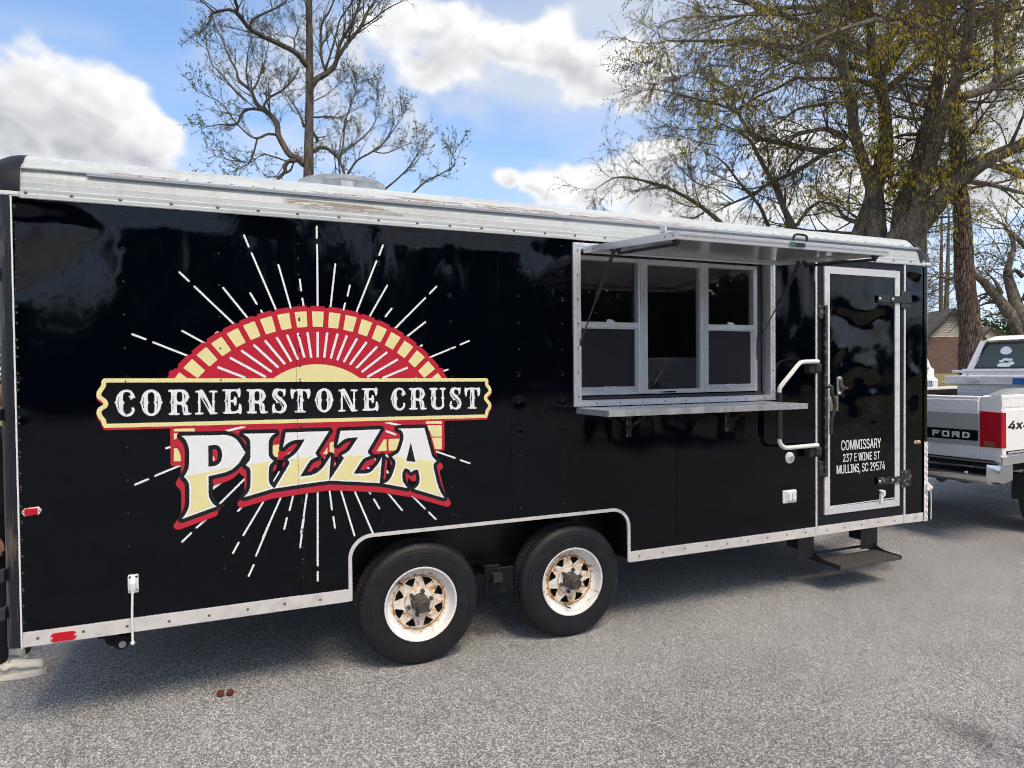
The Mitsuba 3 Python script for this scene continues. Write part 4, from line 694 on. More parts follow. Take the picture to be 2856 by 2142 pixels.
 'words':[["C",[3943,4865,15244,16568]],["O",[5038,6073,15230,16555]],["R",[6294,7355,15220,16532]],["N",[7514,8583,15223,16511]],["E",[8810,9744,15188,16527]],["R",[9958,11019,15175,16485]],["S",[11216,11976,15160,16496]],["T",[12171,13206,15162,16478]],["O",[13398,14448,15133,16451]],["N",[14658,15743,15133,16426]],["E",[15963,16896,15108,16436]],["C",[17558,18477,15103,16401]],["R",[18642,19704,15098,16380]],["U",[19858,20874,15067,16357]],["S",[21087,21829,15045,16372]],["T",[22024,23021,15059,16360]]],
 'rays':[[9999,24505,10210,23946],[10357,23596,11520,20648],[11676,23061,12266,20771],[12750,22331,12815,21741],[12868,21304,12935,20859],[13680,25228,13671,24618],[13679,24246,13662,20879],[14629,23243,14336,20840],[15399,22109,15271,21546],[15130,21119,15033,20731],[17274,24437,17061,23886],[16902,23543,15734,20626],[17486,22185,16458,20404],[20382,22247,19971,21833],[19711,21569,17900,19773],[17728,20895,17374,20446],[19693,20175,18594,19323],[19483,18830,19289,18732],[22362,19108,21815,18881],[21490,18741,19900,18117],[8949,21732,10116,20185],[10246,21511,10555,20957],[10761,20608,10868,20440],[6935,22439,7342,22019],[7605,21748,9423,19883],[7006,19487,8006,18884],[4797,19285,5352,19053],[5692,18901,7274,18208],[8667,19450,8562,19382],[21018,17410,20580,17278],[22309,11811,21741,12032],[21395,12184,20285,12616],[12241,10758,12028,9935],[12949,10807,12611,8648],[14138,10854,14254,9770],[14318,9355,14400,8736],[14747,10806,15455,8208],[15477,10749,16483,8232],[16269,10635,16376,10473],[16568,10134,16869,9593],[17348,10453,18173,9379],[18777,10151,19523,9348],[19770,9098,20172,8665],[6171,13589,6376,13643],[6830,12697,5671,12238],[5335,12086,4774,11863],[9814,11775,8593,10584],[8717,11686,8250,11352],[7919,9805,7489,9447],[7226,9194,6820,8799],[9663,10320,9458,10120],[10721,10516,9701,8827],[11605,10671,10657,8582],[11884,9529,11742,8948],[9463,8456,9184,7942],[11027,9378,10307,7679],[10184,7201,9924,6645],[12758,9411,12541,7871],[13508,10787,13447,6776],[13442,6420,13435,5937]],
 'ticks':[[13103,19494,13279,18125],[13641,19522,13620,18139],[14143,19493,13963,18124],[14698,19443,14308,18067],[15203,19342,14656,17980],[15756,19182,15005,17872],[16286,18991,15343,17726],[16872,18740,15682,17529],[17435,18426,15980,17310],[18048,18021,16287,17030],[18608,17543,17141,16960],[19135,16956,19058,16934],[8604,17646,9934,17080],[9199,18133,10938,17100],[9755,18504,11240,17372],[10362,18812,11584,17597],[10924,19041,11915,17781],[11511,19218,12249,17919],[12040,19355,12584,18022],[12593,19452,12922,18126]],
 'lowticks':[[8912,14311,9887,14538],[17266,14464,18167,14242],[17295,13965,18086,13642],[13918,12667,13945,12547],[13554,12275,13550,12068],[14435,12338,14417,12100],[17259,12630,17436,12459],[16626,12436,16702,12272],[16170,12041,16343,11853],[17318,11716,17406,11549],[8274,11413,8676,11713],[11233,11506,11564,12057]],
 'sidebricks':[[6539,14573,7500,14531,7497,14379,6537,14422],[6535,14324,7185,14294,7173,13640,6523,13675],[6522,13577,7172,13541,7160,12874,6510,12914],[19643,14448,20608,14411,20605,14236,19641,14275],[19741,14195,20604,14160,20596,13490,19733,13531],[19825,13466,20595,13429,20587,12751,19817,12793]]}
def PG(k): return Polygon(np.array(LOGO[k] if isinstance(k, str) else k, float) / 1e4).buffer(0)
LG = key_for_part(TR + '__logo')
def decal(shape, off, step=.035):
    """a thin sheet of vinyl lying on the dented skin, off metres proud of it"""
    out = []
    gx0, gz0, gx1, gz1 = shape.bounds
    for g in getattr(shape, 'geoms', [shape]):
        if g.is_empty or g.geom_type != 'Polygon' or g.area < 2e-7: continue
        v, f = trimesh.creation.triangulate_polygon(g, engine='earcut')
        v3, f3 = trimesh.remesh.subdivide_to_size(np.c_[v, np.zeros(len(v))], f, step, max_iter=12)
        out.append(mesh(np.stack([v3[:, 0], disp(v3[:, 0], v3[:, 1]) - off, v3[:, 1]], 1), f3))
    m = cat(out); n = m.face_normals
    bad = n[:, 1] > 0; fz = m.faces.copy(); fz[bad] = fz[bad][:, ::-1]
    return mesh(m.vertices, fz)
def bar(r, w, cap='round'): return LineString([(r[0] / 1e4, r[1] / 1e4), (r[2] / 1e4, r[3] / 1e4)]).buffer(w / 2, cap_style=cap, quad_segs=5)
S0 = .0030                                                    # the skin's seams lap by 1.5 mm; the film starts proud of that
CX, CZ = 1.356, 1.205
def arc(r, z_min=1.40):
    return Polygon([(CX + r * math.sin(t), CZ + r * math.cos(t)) for t in np.linspace(-PI / 2, PI / 2, 90)]).intersection(sbox(0, z_min, 3, 3))
for k, r in enumerate(LOGO['rays']): add('ray', decal(bar(r, .0098), S0 + .00002 * (k % 4)), VWHITE, parent=LG)
gaps = [3.7 + 6.03 * k - .0 for k in range(-14, 14)]
scal = union_all([Polygon([(CX + .888 * math.sin(a), CZ + .888 * math.cos(a)) for a in np.radians(np.linspace(g0 + .5, g0 + 5.5, 6))] + [(CX + .8 * math.sin(math.radians(g0 + 3)), CZ + .8 * math.cos(math.radians(g0 + 3)))]).buffer(.0) for g0 in gaps])
body = union_all([arc(.880).intersection(sbox(.6, 1.6, 2.1, 3)), scal.intersection(sbox(.6, 1.6, 2.1, 3)), rrect(.636, 2.076, 1.267, 1.75, .012)])
opening = rrect(.78, 1.95, 1.10, 1.266, .03)
add('oven_arch', decal(body, S0 + .0005), VRED, parent=LG, label='red oven arch of the logo')
bricks = []
for g0 in gaps:
    a0, a1 = math.radians(g0 + .95), math.radians(g0 + 5.1); b0, b1 = math.radians(g0 + 1.02 + .55), math.radians(g0 + 5.0 - .5)
    P_ = Polygon([(CX + .859 * math.sin(a0), CZ + .859 * math.cos(a0)), (CX + .859 * math.sin(a1), CZ + .859 * math.cos(a1)), (CX + .775 * math.sin(a1 - .002), CZ + .775 * math.cos(a1 - .002)), (CX + .775 * math.sin(a0 + .002), CZ + .775 * math.cos(a0 + .002))])
    P_ = P_.intersection(sbox(.6, 1.68, 2.1, 3))
    if P_.area > 1e-5: bricks.append(P_)
for q in LOGO['sidebricks']: bricks.append(Polygon(np.array(q, float).reshape(4, 2) / 1e4))
for a, c in ((.80, .952), (.962, 1.110), (1.121, 1.185), (1.196, 1.406), (1.4175, 1.515), (1.5265, 1.733), (1.745, 1.96)): bricks.append(sbox(a, 1.284, c, 1.3495))
for b_ in bricks: add('arch_brick', decal(b_, S0 + .0010), VCREAM, parent=LG)
for r, w_ in [(r, .0125) for r in LOGO['ticks']] + [(r, .0115) for r in LOGO['lowticks']]: add('oven_tick', decal(bar(r, w_, 'flat'), S0 + .0014), VWHITE, parent=LG)
add('oven_glow', decal(Polygon([(1.356 + .3785 * math.sin(t), 1.398 + .3785 * math.cos(t)) for t in np.linspace(-1.2, 1.2, 60)]).intersection(sbox(0, 1.66, 3, 3)), S0 + .0014), VCREAM, parent=LG)
ban = PG('banner')
add('banner_shadow', decal(union_all([stranslate(ban, .0, -.011 * t) for t in (.25, .5, .75, 1)]).union(sbox(.62, 1.455, 2.085, 1.47).intersection(sbox(.636, 1.43, 2.076, 1.5))), S0 + .0019), VRED, parent=LG)
add('banner', decal(ban, S0 + .0024), VCREAM, parent=LG, label='cream edged banner')
add('banner_field', decal(ban.buffer(-.0205, join_style='round', quad_segs=5).buffer(.002).buffer(-.002), S0 + .0029), VBLACK, parent=LG)
for ch, b4 in LOGO['words']:
    gs = LOGO['g' + ch]; A0 = np.array(gs[0], float); lo, hi = A0.min(0), A0.max(0); shp = None
    for k, g_ in enumerate(gs):
        q = (np.array(g_, float) - lo) / (hi - lo) * [b4[1] - b4[0], b4[3] - b4[2]] + [b4[0], b4[2]]
        q = Polygon(q / 1e4).buffer(0); shp = q if k == 0 else shp.difference(q)
    add('banner_letter', decal(shp, S0 + .0034, .05), VWHITE, parent=LG)
pz = [PG(k) for k in ('P', 'I', 'Z', 'Z2', 'A')]
pz[0] = pz[0].difference(PG('Ph')); pz[4] = pz[4].difference(PG('Ah'))
blk = union_all([p.buffer(.0205, quad_segs=8) for p in pz])
sh = union_all([stranslate(sscale(blk, 1 + .026 * t, 1.0 + .0 * t, origin=(1.372, 1.2)), 0, -.0325 * t) for t in (.4, .7, 1.0)])
sh = stranslate(sscale(blk, 1.026, 1.0, origin=(1.372, 1.2)), 0, -.0325).union(stranslate(blk, 0, -.004))
under = union_all([Polygon(p.exterior).buffer(.0205) for p in pz]).intersection(sbox(0, 0, 3, 1.266)).difference(blk)
add('word_backing', decal(stranslate(blk, 0, 0).union(sbox(.70, 1.13, 2.02, 1.266).intersection(union_all([Polygon(p.exterior) for p in pz]).convex_hull.buffer(-.0)).difference(sbox(0, 0, .75, 3))), S0 + .0040).copy() if False else decal(sh.difference(blk.buffer(-.002)), S0 + .0040), VRED, parent=LG, label='red drop shadow of the big word')
add('word_outline', decal(blk, S0 + .0045), VBLACK, parent=LG)
wv = np.array(LOGO['wave'], float) / 1e4
lowh = Polygon([(.3, .5)] + [(.3, wv[0, 1] - .05)] + [tuple(w_) for w_ in wv] + [(2.5, wv[-1, 1] - .06), (2.5, .5)])
for p in pz:
    add('big_letter', decal(p, S0 + .0050), VWHITE, parent=LG)
    c = p.buffer(-.0085, join_style='mitre').intersection(lowh)
    add('letter_fill', decal(c, S0 + .0055), VCREAM, parent=LG)
# seams show through the film
add('film_seam', cat([decal(sbox(1.2493, .60, 1.2507, 1.94), S0 + .0060)]), VBLACK, parent=LG)
# ================================================================ white pickup truck, tail towards the camera
M('bumper_chrome', (.70, .71, .72), rough=.12, metal=1.0)
M('silver_paint', (.24, .25, .26), rough=.2, clearcoat=.6)
M('silver_letter', (.72, .73, .74), rough=.3, metal=.2)
WCAR = M('white_car_paint', (.86, .87, .885), rough=.16, clearcoat=.6, clearcoat_gloss=.95)
SILV = M('silver_band', (.50, .52, .53), rough=.30, metal=.3)
BEDBLK = M('bed_liner', (.018, .018, .02), rough=.7)
def f_smoke(p, n, uv): return mix((.44, .44, .43), (.30, .30, .30), fbm(p.x * 9, p.y * 9, p.z * 9, 3))
ROCK = M('dusty_silver', fn=f_smoke, rough=.4, metal=.3)
GLASSDK = M('tinted_glass', (.05, .065, .062), rough=.06)
BLUE = M('blue_sticker', (.02, .12, .42), rough=.3)
TAILR = M('tail_lens', (.42, .006, .018), rough=.10, clearcoat=1.0)
TAILD = M('reverse_lens', (.22, .10, .07), rough=.15)
TK_A = math.radians(4.0); TK_O = np.array([7.66, .25, 0.0])
TK_M = np.eye(4); TK_M[:2, :2] = [[math.cos(TK_A), -math.sin(TK_A)], [math.sin(TK_A), math.cos(TK_A)]]; TK_M[:3, 3] = TK_O
def tk(m, M_=None):
    m = m.copy(); m.apply_transform(TK_M if M_ is None else M_); return m
PT = thing('pickup_truck', 'white pickup truck with black tailgate name panel and diamond plate toolbox in its bed', 'pickup truck')
def zfit(m):
    """body heights and bed length of the four wheel drive long bed"""
    m = m.copy(); v = m.vertices.copy()
    v[:, 2] = np.interp(v[:, 2], [0, .37, .615, .656, .806, 1.2, 1.373, 1.40, 1.47, 2.165], [.25, .58, .80, .82, .945, 1.28, 1.43, 1.452, 1.512, 2.13]); v[:, 0] = np.interp(v[:, 0], [-1, 1.5, 2.46, 7], [-1, 1.5, 2.79, 7.33]); m.vertices = v; return m
def addt(name, m, mat, smooth=False, **k): return add(name, tk(zfit(m)), mat, smooth=smooth, parent=k.pop('parent', PT), **k)
def prof_x(pts, x0, x1, n=2):
    """extrude a (y, z) outline along x"""
    m = trimesh.creation.extrude_polygon(Polygon(pts), x1 - x0, engine='earcut'); v = m.vertices
    return mesh(np.stack([x0 + v[:, 2], v[:, 0], v[:, 1]], 1), m.faces)
def prof_y(pts, y0, y1):
    """extrude an (x, z) outline along y"""
    out = []
    for g_ in (pts.geoms if hasattr(pts, 'geoms') else [pts if hasattr(pts, 'exterior') else Polygon(pts)]):
        m = trimesh.creation.extrude_polygon(g_, y1 - y0, engine='earcut'); v = m.vertices; out.append(mesh(np.stack([v[:, 0], y1 - v[:, 2], v[:, 1]], 1), m.faces))
    return cat(out)
TW = 2.0
def bedside(y_out, s):
    """a bed side: skin profile (y, z) with shoulder, crease and rocker, with the wheel opening cut out"""
    pr = [(0.060, 1.40), (.020, 1.388), (.004, 1.355), (.0, 1.26), (.012, 1.252), (.012, 1.238), (.0, 1.228), (.0, .80), (.014, .66), (.03, .60), (.10, .60), (.10, 1.37), (.16, 1.385), (.16, 1.40)]
    xs = [0.0, .02, .55, .70, .78, .90, 1.1, 1.3, 1.42, 1.50, 1.7, 2.46]
    out = Polygon([(x, z) for x, z in ((.0, .60), (2.46, .60), (2.46, 1.40), (.0, 1.40))])
    hole = shapely.Point(1.24, .36).buffer(.43, quad_segs=12)
    side = out.difference(hole)
    a = prof_y(side, .012, .06)
    parts = [a, box(0, 2.46, .004, .07, 1.262, 1.355, .003), box(0, 2.46, .0, .08, 1.345, 1.40, .025), box(0, 2.46, .0, .014, 1.10, 1.232, .006)]
    lower = prof_y(sbox(0, .74, 2.46, 1.11).difference(hole), .0, .014)
    m = cat(parts + [lower])
    if s: m.vertices[:, 1] = TW - m.vertices[:, 1]; m.invert()
    return m
for s in (0, 1): addt('bed_side', bedside(0, s), WCAR, 35)
addt('rocker_band', cat([prof_y(sbox(.0, .60, 2.46, .705).difference(shapely.Point(1.24, .36).buffer(.45)), -.002, .011)]), ROCK)
addt('rear_corner', hull([(0, .0 + .03, .66), (.03, 0, .66), (.0, .20, .66), (.1, .2, .66), (.1, 0, .66), (0, .03, 1.37), (.03, 0, 1.36), (0.01, .20, 1.375), (.1, .2, 1.39), (.1, .02, 1.39)]), WCAR, 30)
addt('rear_corner', hull([(0, TW - .03, .66), (.03, TW, .66), (.0, TW - .20, .66), (.1, TW - .2, .66), (.1, TW, .66), (0, TW - .03, 1.37), (.03, TW, 1.36), (0.01, TW - .20, 1.375), (.1, TW - .2, 1.39), (.1, TW - .02, 1.39)]), WCAR, 30)
TG = addt('tailgate', cat([box(.004, .06, .208, TW - .208, .655, .805, .006), box(.004, .06, .208, TW - .208, .80, 1.20, .004), box(-.002, .06, .208, TW - .208, 1.205, 1.345, .012), box(.010, .07, .208, TW - .208, 1.19, 1.22), box(.004, .09, .208, TW - .208, 1.335, 1.378, .014)]), WCAR, 30)
addt('tailgate_band', box(-.002, .01, .215, TW - .215, .995, 1.185, .004), SILV, parent=TG)
addt('name_panel', box(-.004, .01, .215, TW - .215, .868, .992, .003), VBLACK, parent=TG)
addt('tailgate_band', box(-.004, .01, .215, TW - .215, .812, .864, .003), SILV, parent=TG)
def letter_strokes(ch):
    L_ = {'F': [[(0, 0), (0, 1), (1, 1)], [(0, .52), (.8, .52)]], 'O': [[(0, 0), (1, 0), (1, 1), (0, 1), (0, 0)]], 'R': [[(0, 0), (0, 1), (1, 1), (1, .5), (0, .5)], [(.55, .5), (1, 0)]], 'D': [[(0, 0), (0, 1), (.75, 1), (1, .75), (1, .25), (.75, 0), (0, 0)]]}
    return L_[ch]
for k, ch in enumerate('FORD'):
    yc = .645 - .098 * k; w_, h_ = .052, .052
    ls = [LineString([(x * w_, z * h_) for x, z in st]).buffer(.0085, cap_style='square', join_style='mitre') for st in letter_strokes(ch)]
    m = extr(union_all(ls), 0, .006); v = m.vertices
    m = mesh(np.stack([-.0045 - (.006 - v[:, 1]), yc - v[:, 0], .902 + v[:, 2]], 1), m.faces); m.fix_normals()
    addt('name_letter', m, 'mat_silver_letter', parent=TG)
for s in (0, 1):
    f = (lambda y: TW - y) if s else (lambda y: y)
    tl = addt('tail_light', hull([(-.014, f(.002), .812), (-.012, f(.19), .812), (-.012, f(.195), 1.212), (-.013, f(.004), 1.205), (.0, f(.2), .806), (.0, f(.2), 1.218), (.04, f(-.014), .81), (.03, f(-.014), 1.205), (.05, f(.2), .806), (.05, f(.2), 1.218)]), TAILR, 25)
    addt('reverse_lamp', box(-.0145, -.008, f(.06), f(.155), .818, .873, .003), TAILD, parent=tl)
# bumper: a chromed step bumper with rolled ends
bp = [(-.085, .405), (-.10, .42), (-.115, .46), (-.12, .50), (-.112, .545), (-.118, .575), (-.105, .605), (-.06, .615), (.02, .615), (.02, .39), (-.06, .385)]
bm = prof_y(bp, .08, TW - .08)
ends = []
for f in ((lambda y: y), (lambda y: TW - y)):
    ends.append(hull([(-.10, f(.08), .42), (-.118, f(.08), .50), (-.105, f(.08), .605), (.0, f(.08), .615), (.0, f(.08), .39), (-.06, f(.0), .43), (-.07, f(-.01), .51), (-.05, f(-.01), .60), (.16, f(-.01), .60), (.16, f(-.01), .43), (.0, f(.0), .40)]))
BU = addt('rear_bumper', cat([bm] + ends), 'mat_bumper_chrome', 25)
addt('bumper_pad', cat([box(-.10, .03, .02, TW - .02, .615, .640, .006)]), BEDBLK, parent=BU)
addt('bumper_bolt', dome(-.12, .26, .50, .016, axis=(-1, 0, 0)), CHROME, 50, parent=BU)
addt('exhaust_pipe', tube([(.25, .75, .41), (.05, .62, .40), (-.02, .55, .385)], [.045, .045, .05], 14, caps=False), ROCK, 40)
addt('underbody', cat([box(.1, 5.1, .25, .33, .45, .60), box(.1, 5.1, TW - .33, TW - .25, .45, .60), box(.05, 2.4, .12, TW - .12, .60, .66), cyl((1.2, .15, .3), (1.2, TW - .15, .3), .06, 10), trimesh.creation.icosphere(2, .16).apply_translation((1.2, 1.0, .3)), box(.4, .8, .5, 1.5, .40, .56, .05)]), UNDER)
addt('bed_floor', box(.06, 2.42, .10, TW - .10, .82, .86), BEDBLK)
addt('bed_lining', cat([box(.06, 2.42, .10, .115, .86, 1.36), box(.06, 2.42, TW - .115, TW - .10, .86, 1.36), box(2.40, 2.43, .1, TW - .1, .86, 1.38)]), BEDBLK)
addt('rail_cap', cat([hull([(.02, .03, 1.402), (2.4, .03, 1.402), (.02, .14, 1.402), (2.4, .14, 1.402), (.25, .05, 1.462), (2.4, .05, 1.462), (.25, .12, 1.462), (2.4, .12, 1.462)])]), ROCK)
addt('rail_slot', box(.5, 1.5, .046, .06, 1.42, 1.445, .008), BEDBLK)
# wheels
def truck_wheel(cx, s, M_=None, root=PT, r=.385):
    f = (lambda y: TW - y) if s else (lambda y: y)
    prof = [(.20, .02), (.24, .0), (.32, -.008), (.365, .01), (.383, .035), (.385, .06), (.385, .20), (.37, .22), (.30, .23), (.2, .2)]
    prof = [(a * r / .385, f(b + .05)) for a, b in prof]
    w_ = key_for_part(root + '__wheel')
    m = lathe_y(prof, cx, r, 0, 48); m2 = lathe_y([(.2, f(.09)), (.19, f(.07)), (.16, f(.10)), (.06, f(.07)), (.05, f(.05)), (.001, f(.045))], cx, r, 0, 32)
    if s: m.invert(); m2.invert()
    add('tyre', tk(m, M_), PLAINRUB, smooth=35, parent=w_); add('rim', tk(m2, M_), CHROME, smooth=35, parent=w_)
for cx in (1.20, 4.80):
    for s in (0, 1): truck_wheel(cx, s)
addt('mud_flap', box(.72, .732, .06, .28, .12, .42), BEDBLK)
# cab
cab = [(2.47, .62), (5.55, .62), (5.62, .9), (5.60, 1.22), (3.98, 1.36), (3.35, 2.06), (3.0, 2.12), (2.62, 2.11), (2.50, 1.98), (2.47, 1.36)]
lowr = [(2.47, .55), (5.55, .55), (5.66, .8), (5.62, 1.18), (4.0, 1.36), (2.47, 1.38)]
addt('cab_body', cat([prof_y(lowr, .02, TW - .02)]), WCAR, 30)
def greenhouse():
    b0 = [(2.475, .06, 1.37), (2.475, TW - .06, 1.37), (4.02, TW - .06, 1.35), (4.02, .06, 1.35)]
    t0 = [(2.56, .30, 2.10), (2.56, TW - .30, 2.10), (3.30, TW - .30, 2.10), (3.30, .30, 2.10)]
    return b0, t0
b0, t0 = map(np.array, greenhouse())
posts = []
for k in range(4):
    a, c = b0[k], t0[k]; d = np.array([.05, .05, 0])
    posts.append(hull([a + (i * .075, j * .075, 0) for i in (-.4, .6) for j in (-.5, .5)] + [c + (i * .07, j * .07, 0) for i in (-.4, .6) for j in (-.5, .5)]))
roof = hull([t0[k] + np.array([0, 0, .0]) for k in range(4)] + [t0[k] * [1, 1, 1] + [(.1, .1, .065), (.1, -.1, .065), (-.1, -.1, .065), (-.1, .1, .065)][k] for k in range(4)])
band = [hull([b0[0], b0[1], b0[0] + [0, 0, .30], b0[1] + [0, 0, .30], b0[0] + [.04, 0, 0], b0[1] + [.04, 0, 0], b0[0] + [.075, .09, .30], b0[1] + [.075, -.09, .30]])]
addt('cab_frame', cat(posts + [roof] + band), WCAR, 30)
addt('rear_window', hull([b0[0] + [.045, .13, .30], b0[1] + [.045, -.13, .30], t0[0] + [-.004, .06, -.045], t0[1] + [-.004, -.06, -.045], b0[0] + [.06, .13, .30], b0[1] + [.06, -.13, .30], t0[0] + [.012, .06, -.045], t0[1] + [.012, -.06, -.045]]), GLASSDK)
addt('window_seal', cat([tube([b0[0] + [.05, .11, .31], t0[0] + [-.008, .045, -.04], t0[1] + [-.008, -.045, -.04], b0[1] + [.05, -.11, .31], b0[0] + [.05, .11, .31]], .022, 8)]), PLAINRUB)
for s in (0, 1):
    f = (lambda y: TW - y) if s else (lambda y: y)
    addt('side_window', hull([(2.62, f(.075), 1.40), (3.92, f(.075), 1.38), (3.30, f(.285), 2.06), (2.66, f(.285), 2.06), (2.62, f(.10), 1.40), (3.92, f(.10), 1.38), (3.30, f(.31), 2.06), (2.66, f(.31), 2.06)]), GLASSDK)
addt('windscreen', hull([(4.03, .12, 1.36), (4.03, TW - .12, 1.36), (3.33, .34, 2.08), (3.33, TW - .34, 2.08), (4.0, .12, 1.36), (4.0, TW - .12, 1.36), (3.30, .34, 2.08), (3.30, TW - .34, 2.08)]), GLASSDK)
# sticker of white shapes on the rear window
def onwin(y, t):
    a = b0[0] + [.043, 0, .30]; e = t0[0] + [-.006, 0, -.045]; q = a * (1 - t) + e * t; return np.array([q[0], y, q[2]])
def blob(y, t, ry, rt, n=14, sq=0.0):
    th = np.linspace(0, 2 * PI, n, endpoint=False); return hull([onwin(y + ry * math.cos(a), t + rt * math.sin(a) * (1 if math.sin(a) > 0 else .55)) - np.array([e, 0, 0]) for a in th for e in (.003, .006)])
addt('window_sticker', cat([blob(1.42, .66, .070, .20), blob(1.435, .12, .085, .11), blob(1.355, .19, .046, .085), blob(1.42, .34, .040, .06), blob(1.37, .33, .038, .06), blob(1.47, .28, .030, .06)]), VWHITE)
bt = meshkit.text_mesh('4x4', .085, .004, True); v = bt.vertices
m = mesh(np.stack([.07 + v[:, 0] * 1.9 + v[:, 1] * .25, -.001 - v[:, 2], 1.015 + v[:, 1] * 1.05], 1), bt.faces); addt('badge', m, VBLACK)
addt('side_moulding', cat([box(.065, .70, -.012, .0, .735, .775, .004)]), VBLACK)
addt('side_moulding_strip', box(.075, .70, -.016, -.011, .746, .763, .003), BRALU)
# toolbox across the bed
def tb(m): return tk(m)
TB = thing('toolbox', 'diamond plate aluminium toolbox across the bed of the white pickup', 'toolbox')
TBX = 2.0
add('lid', tb(box(TBX, TBX + .55, .25, 1.71, 1.495, 1.606, .008)), ALU, parent=TB)
add('body', tb(box(TBX + .03, TBX + .5, .37, 1.565, 1.05, 1.495)), DULLALU, parent=TB)
dts = []
for i in range(62):
    for j in range(9):
        y = .27 + i * .023; z = 1.508 + (j % 4) * .028 if j < 4 else 1.33 + (j - 4) * .036
        if j >= 4 and not .40 < y < 1.54: continue
        sg = 1 if (i + j) % 2 else -1; a = .009
        x = TBX - .0005 if j < 4 else TBX + .0295
        dts.append(hull([(x, y - a, z - sg * a), (x, y + a, z + sg * a), (x - .003, y, z), (x, y + .004, z - sg * .004), (x, y - .004, z + sg * .004)]))
add('diamond_tread', tb(cat(dts)), BRALU, parent=TB, kind='stuff')
add('top_rail', tb(cat([cyl((TBX + .05, .30, 1.660), (TBX + .05, 1.63, 1.660), .020, 10)] + [cyl((TBX + .05, y, 1.60), (TBX + .05, y, 1.66), .014, 8) for y in (.55, .95, 1.45)])), BRALU, parent=TB, smooth=40)
add('latch', tb(cat([box(TBX - .012, TBX, 1.33, 1.44, 1.52, 1.585, .006), cyl((TBX - .018, 1.31, 1.552), (TBX, 1.31, 1.552), .026, 12)])), DULLALU, parent=TB, smooth=30)
add('blue_label', tb(box(TBX - .004, TBX + .001, .62, .91, 1.505, 1.580, .002)), BLUE, parent=TB, label='blue label')
# ================================================================ a second white pickup parked beyond, nose this way
def far_truck(label, ang, pos, sc=1.0, WCAR=WCAR):
    P2 = thing('parked_truck', label, 'truck')
    M2 = np.eye(4); a2 = math.radians(ang); c2, s2 = math.cos(a2), math.sin(a2); M2[:2, :2] = [[c2, -s2], [s2, c2]]; M2[:3, :3] *= sc; M2[:3, 3] = pos
    def add2(n, m, mat, smooth=False): return add(n, tk(m, M2), mat, smooth=smooth, parent=P2)
    add2('hood', cat([hull([(-.9, .15, .75), (-.9, 1.85, .75), (-.9, .2, 1.42), (-.9, 1.8, 1.42), (.35, .22, .8), (.35, 1.78, .8), (.30, .3, 1.40), (.30, 1.7, 1.40)])]), WCAR, 30)
    add2('fender', cat([box(-.9, .28, .0, .25, .7, 1.25, .06), box(-.9, .28, 1.75, 2.0, .7, 1.25, .06)]), WCAR, 30)
    GR = add2('grille', box(.34, .40, .45, 1.55, 1.02, 1.36, .02), CHROME)
    add2('grille_bar', cat([box(.395, .41, .5 + .06 * k, .53 + .06 * k, 1.05, 1.33) for k in range(17)]), BEDBLK)
    for y in (.22, 1.78): add2('headlight', box(.30, .345, y - .14, y + .14, 1.02, 1.2, .03), CHROME)
    add2('front_bumper', box(.25, .48, .0, 2.0, .62, .85, .04), CHROME)
    add2('cab_body', cat([box(-3.2, -.9, .05, 1.95, .6, 1.40, .05), hull([(-2.9, .1, 1.4), (-2.9, 1.9, 1.4), (-.8, .1, 1.4), (-.8, 1.9, 1.4), (-2.7, .3, 2.0), (-2.7, 1.7, 2.0), (-1.4, .3, 2.0), (-1.4, 1.7, 2.0)])]), WCAR, 30)
    add2('windscreen', hull([(-.80, .2, 1.42), (-.80, 1.8, 1.42), (-1.36, .36, 1.97), (-1.36, 1.64, 1.97), (-.82, .2, 1.42), (-.82, 1.8, 1.42), (-1.40, .36, 1.97), (-1.40, 1.64, 1.97)]), GLASSDK)
    for cx in (-.35, -2.9):
        for s in (0, 1): truck_wheel(cx, s, M2, P2)
far_truck('white heavy truck with chrome grille, parked beyond the first pickup and mostly hidden', 215, (12.21, 7.0, .0), 1.22)
far_truck('silver pickup parked behind the photographer, seen only as a reflection in the middle window pane', 178, (9.4, -9.2, .0), 1.0, 'mat_silver_paint')
# ================================================================ brick houses
def f_brick(p, n, uv):
    t = p.x * uv_dir[0] + p.y * uv_dir[1]; row = p.z / .078; r_ = dr.floor(row); fr = row - r_
    c = t / .215 + .5 * (r_ - 2 * dr.floor(r_ / 2)); ci = dr.floor(c); fc = c - ci
    mort = dr.maximum(1 - smoothstep(.0, .14, fr), 1 - smoothstep(.0, .05, fc))
    k = cell_rand(ci, r_, 2.0)
    b = mix((.115, .070, .056), (.19, .118, .095), k)
    return mix(b, mi.Color3f(.33, .30, .27), mort * .7)
HA = math.radians(-30.0); uv_dir = (math.cos(HA), math.sin(HA))
BRICK = M('brown_brick', fn=f_brick, rough=.85, spec=.2)
def f_brick2(p, n, uv): return f_brick(p, n, uv) * mi.Color3f(1.5, 1.5, 1.35)
BRICK2 = M('tan_brick', fn=f_brick2, rough=.85, spec=.2)
SIDING = M('tan_siding', (.42, .38, .30), rough=.6); SIDING2 = M('yellow_siding', (.68, .61, .42), rough=.6)
def f_shing(p, n, uv):
    k = cell_rand(dr.floor((p.x + p.y) * 5), dr.floor(p.z * 11), 1.0)
    return mix((.055, .048, .045), (.11, .095, .088), k)
SHING = M('dark_shingles', fn=f_shing, rough=.9)
def f_shing2(p, n, uv): return f_shing(p, n, uv) * mi.Color3f(1.9, 1.6, 1.45)
SHING2 = M('brown_shingles', fn=f_shing2, rough=.9)
TRIM = M('dark_fascia', (.035, .03, .028), rough=.6)
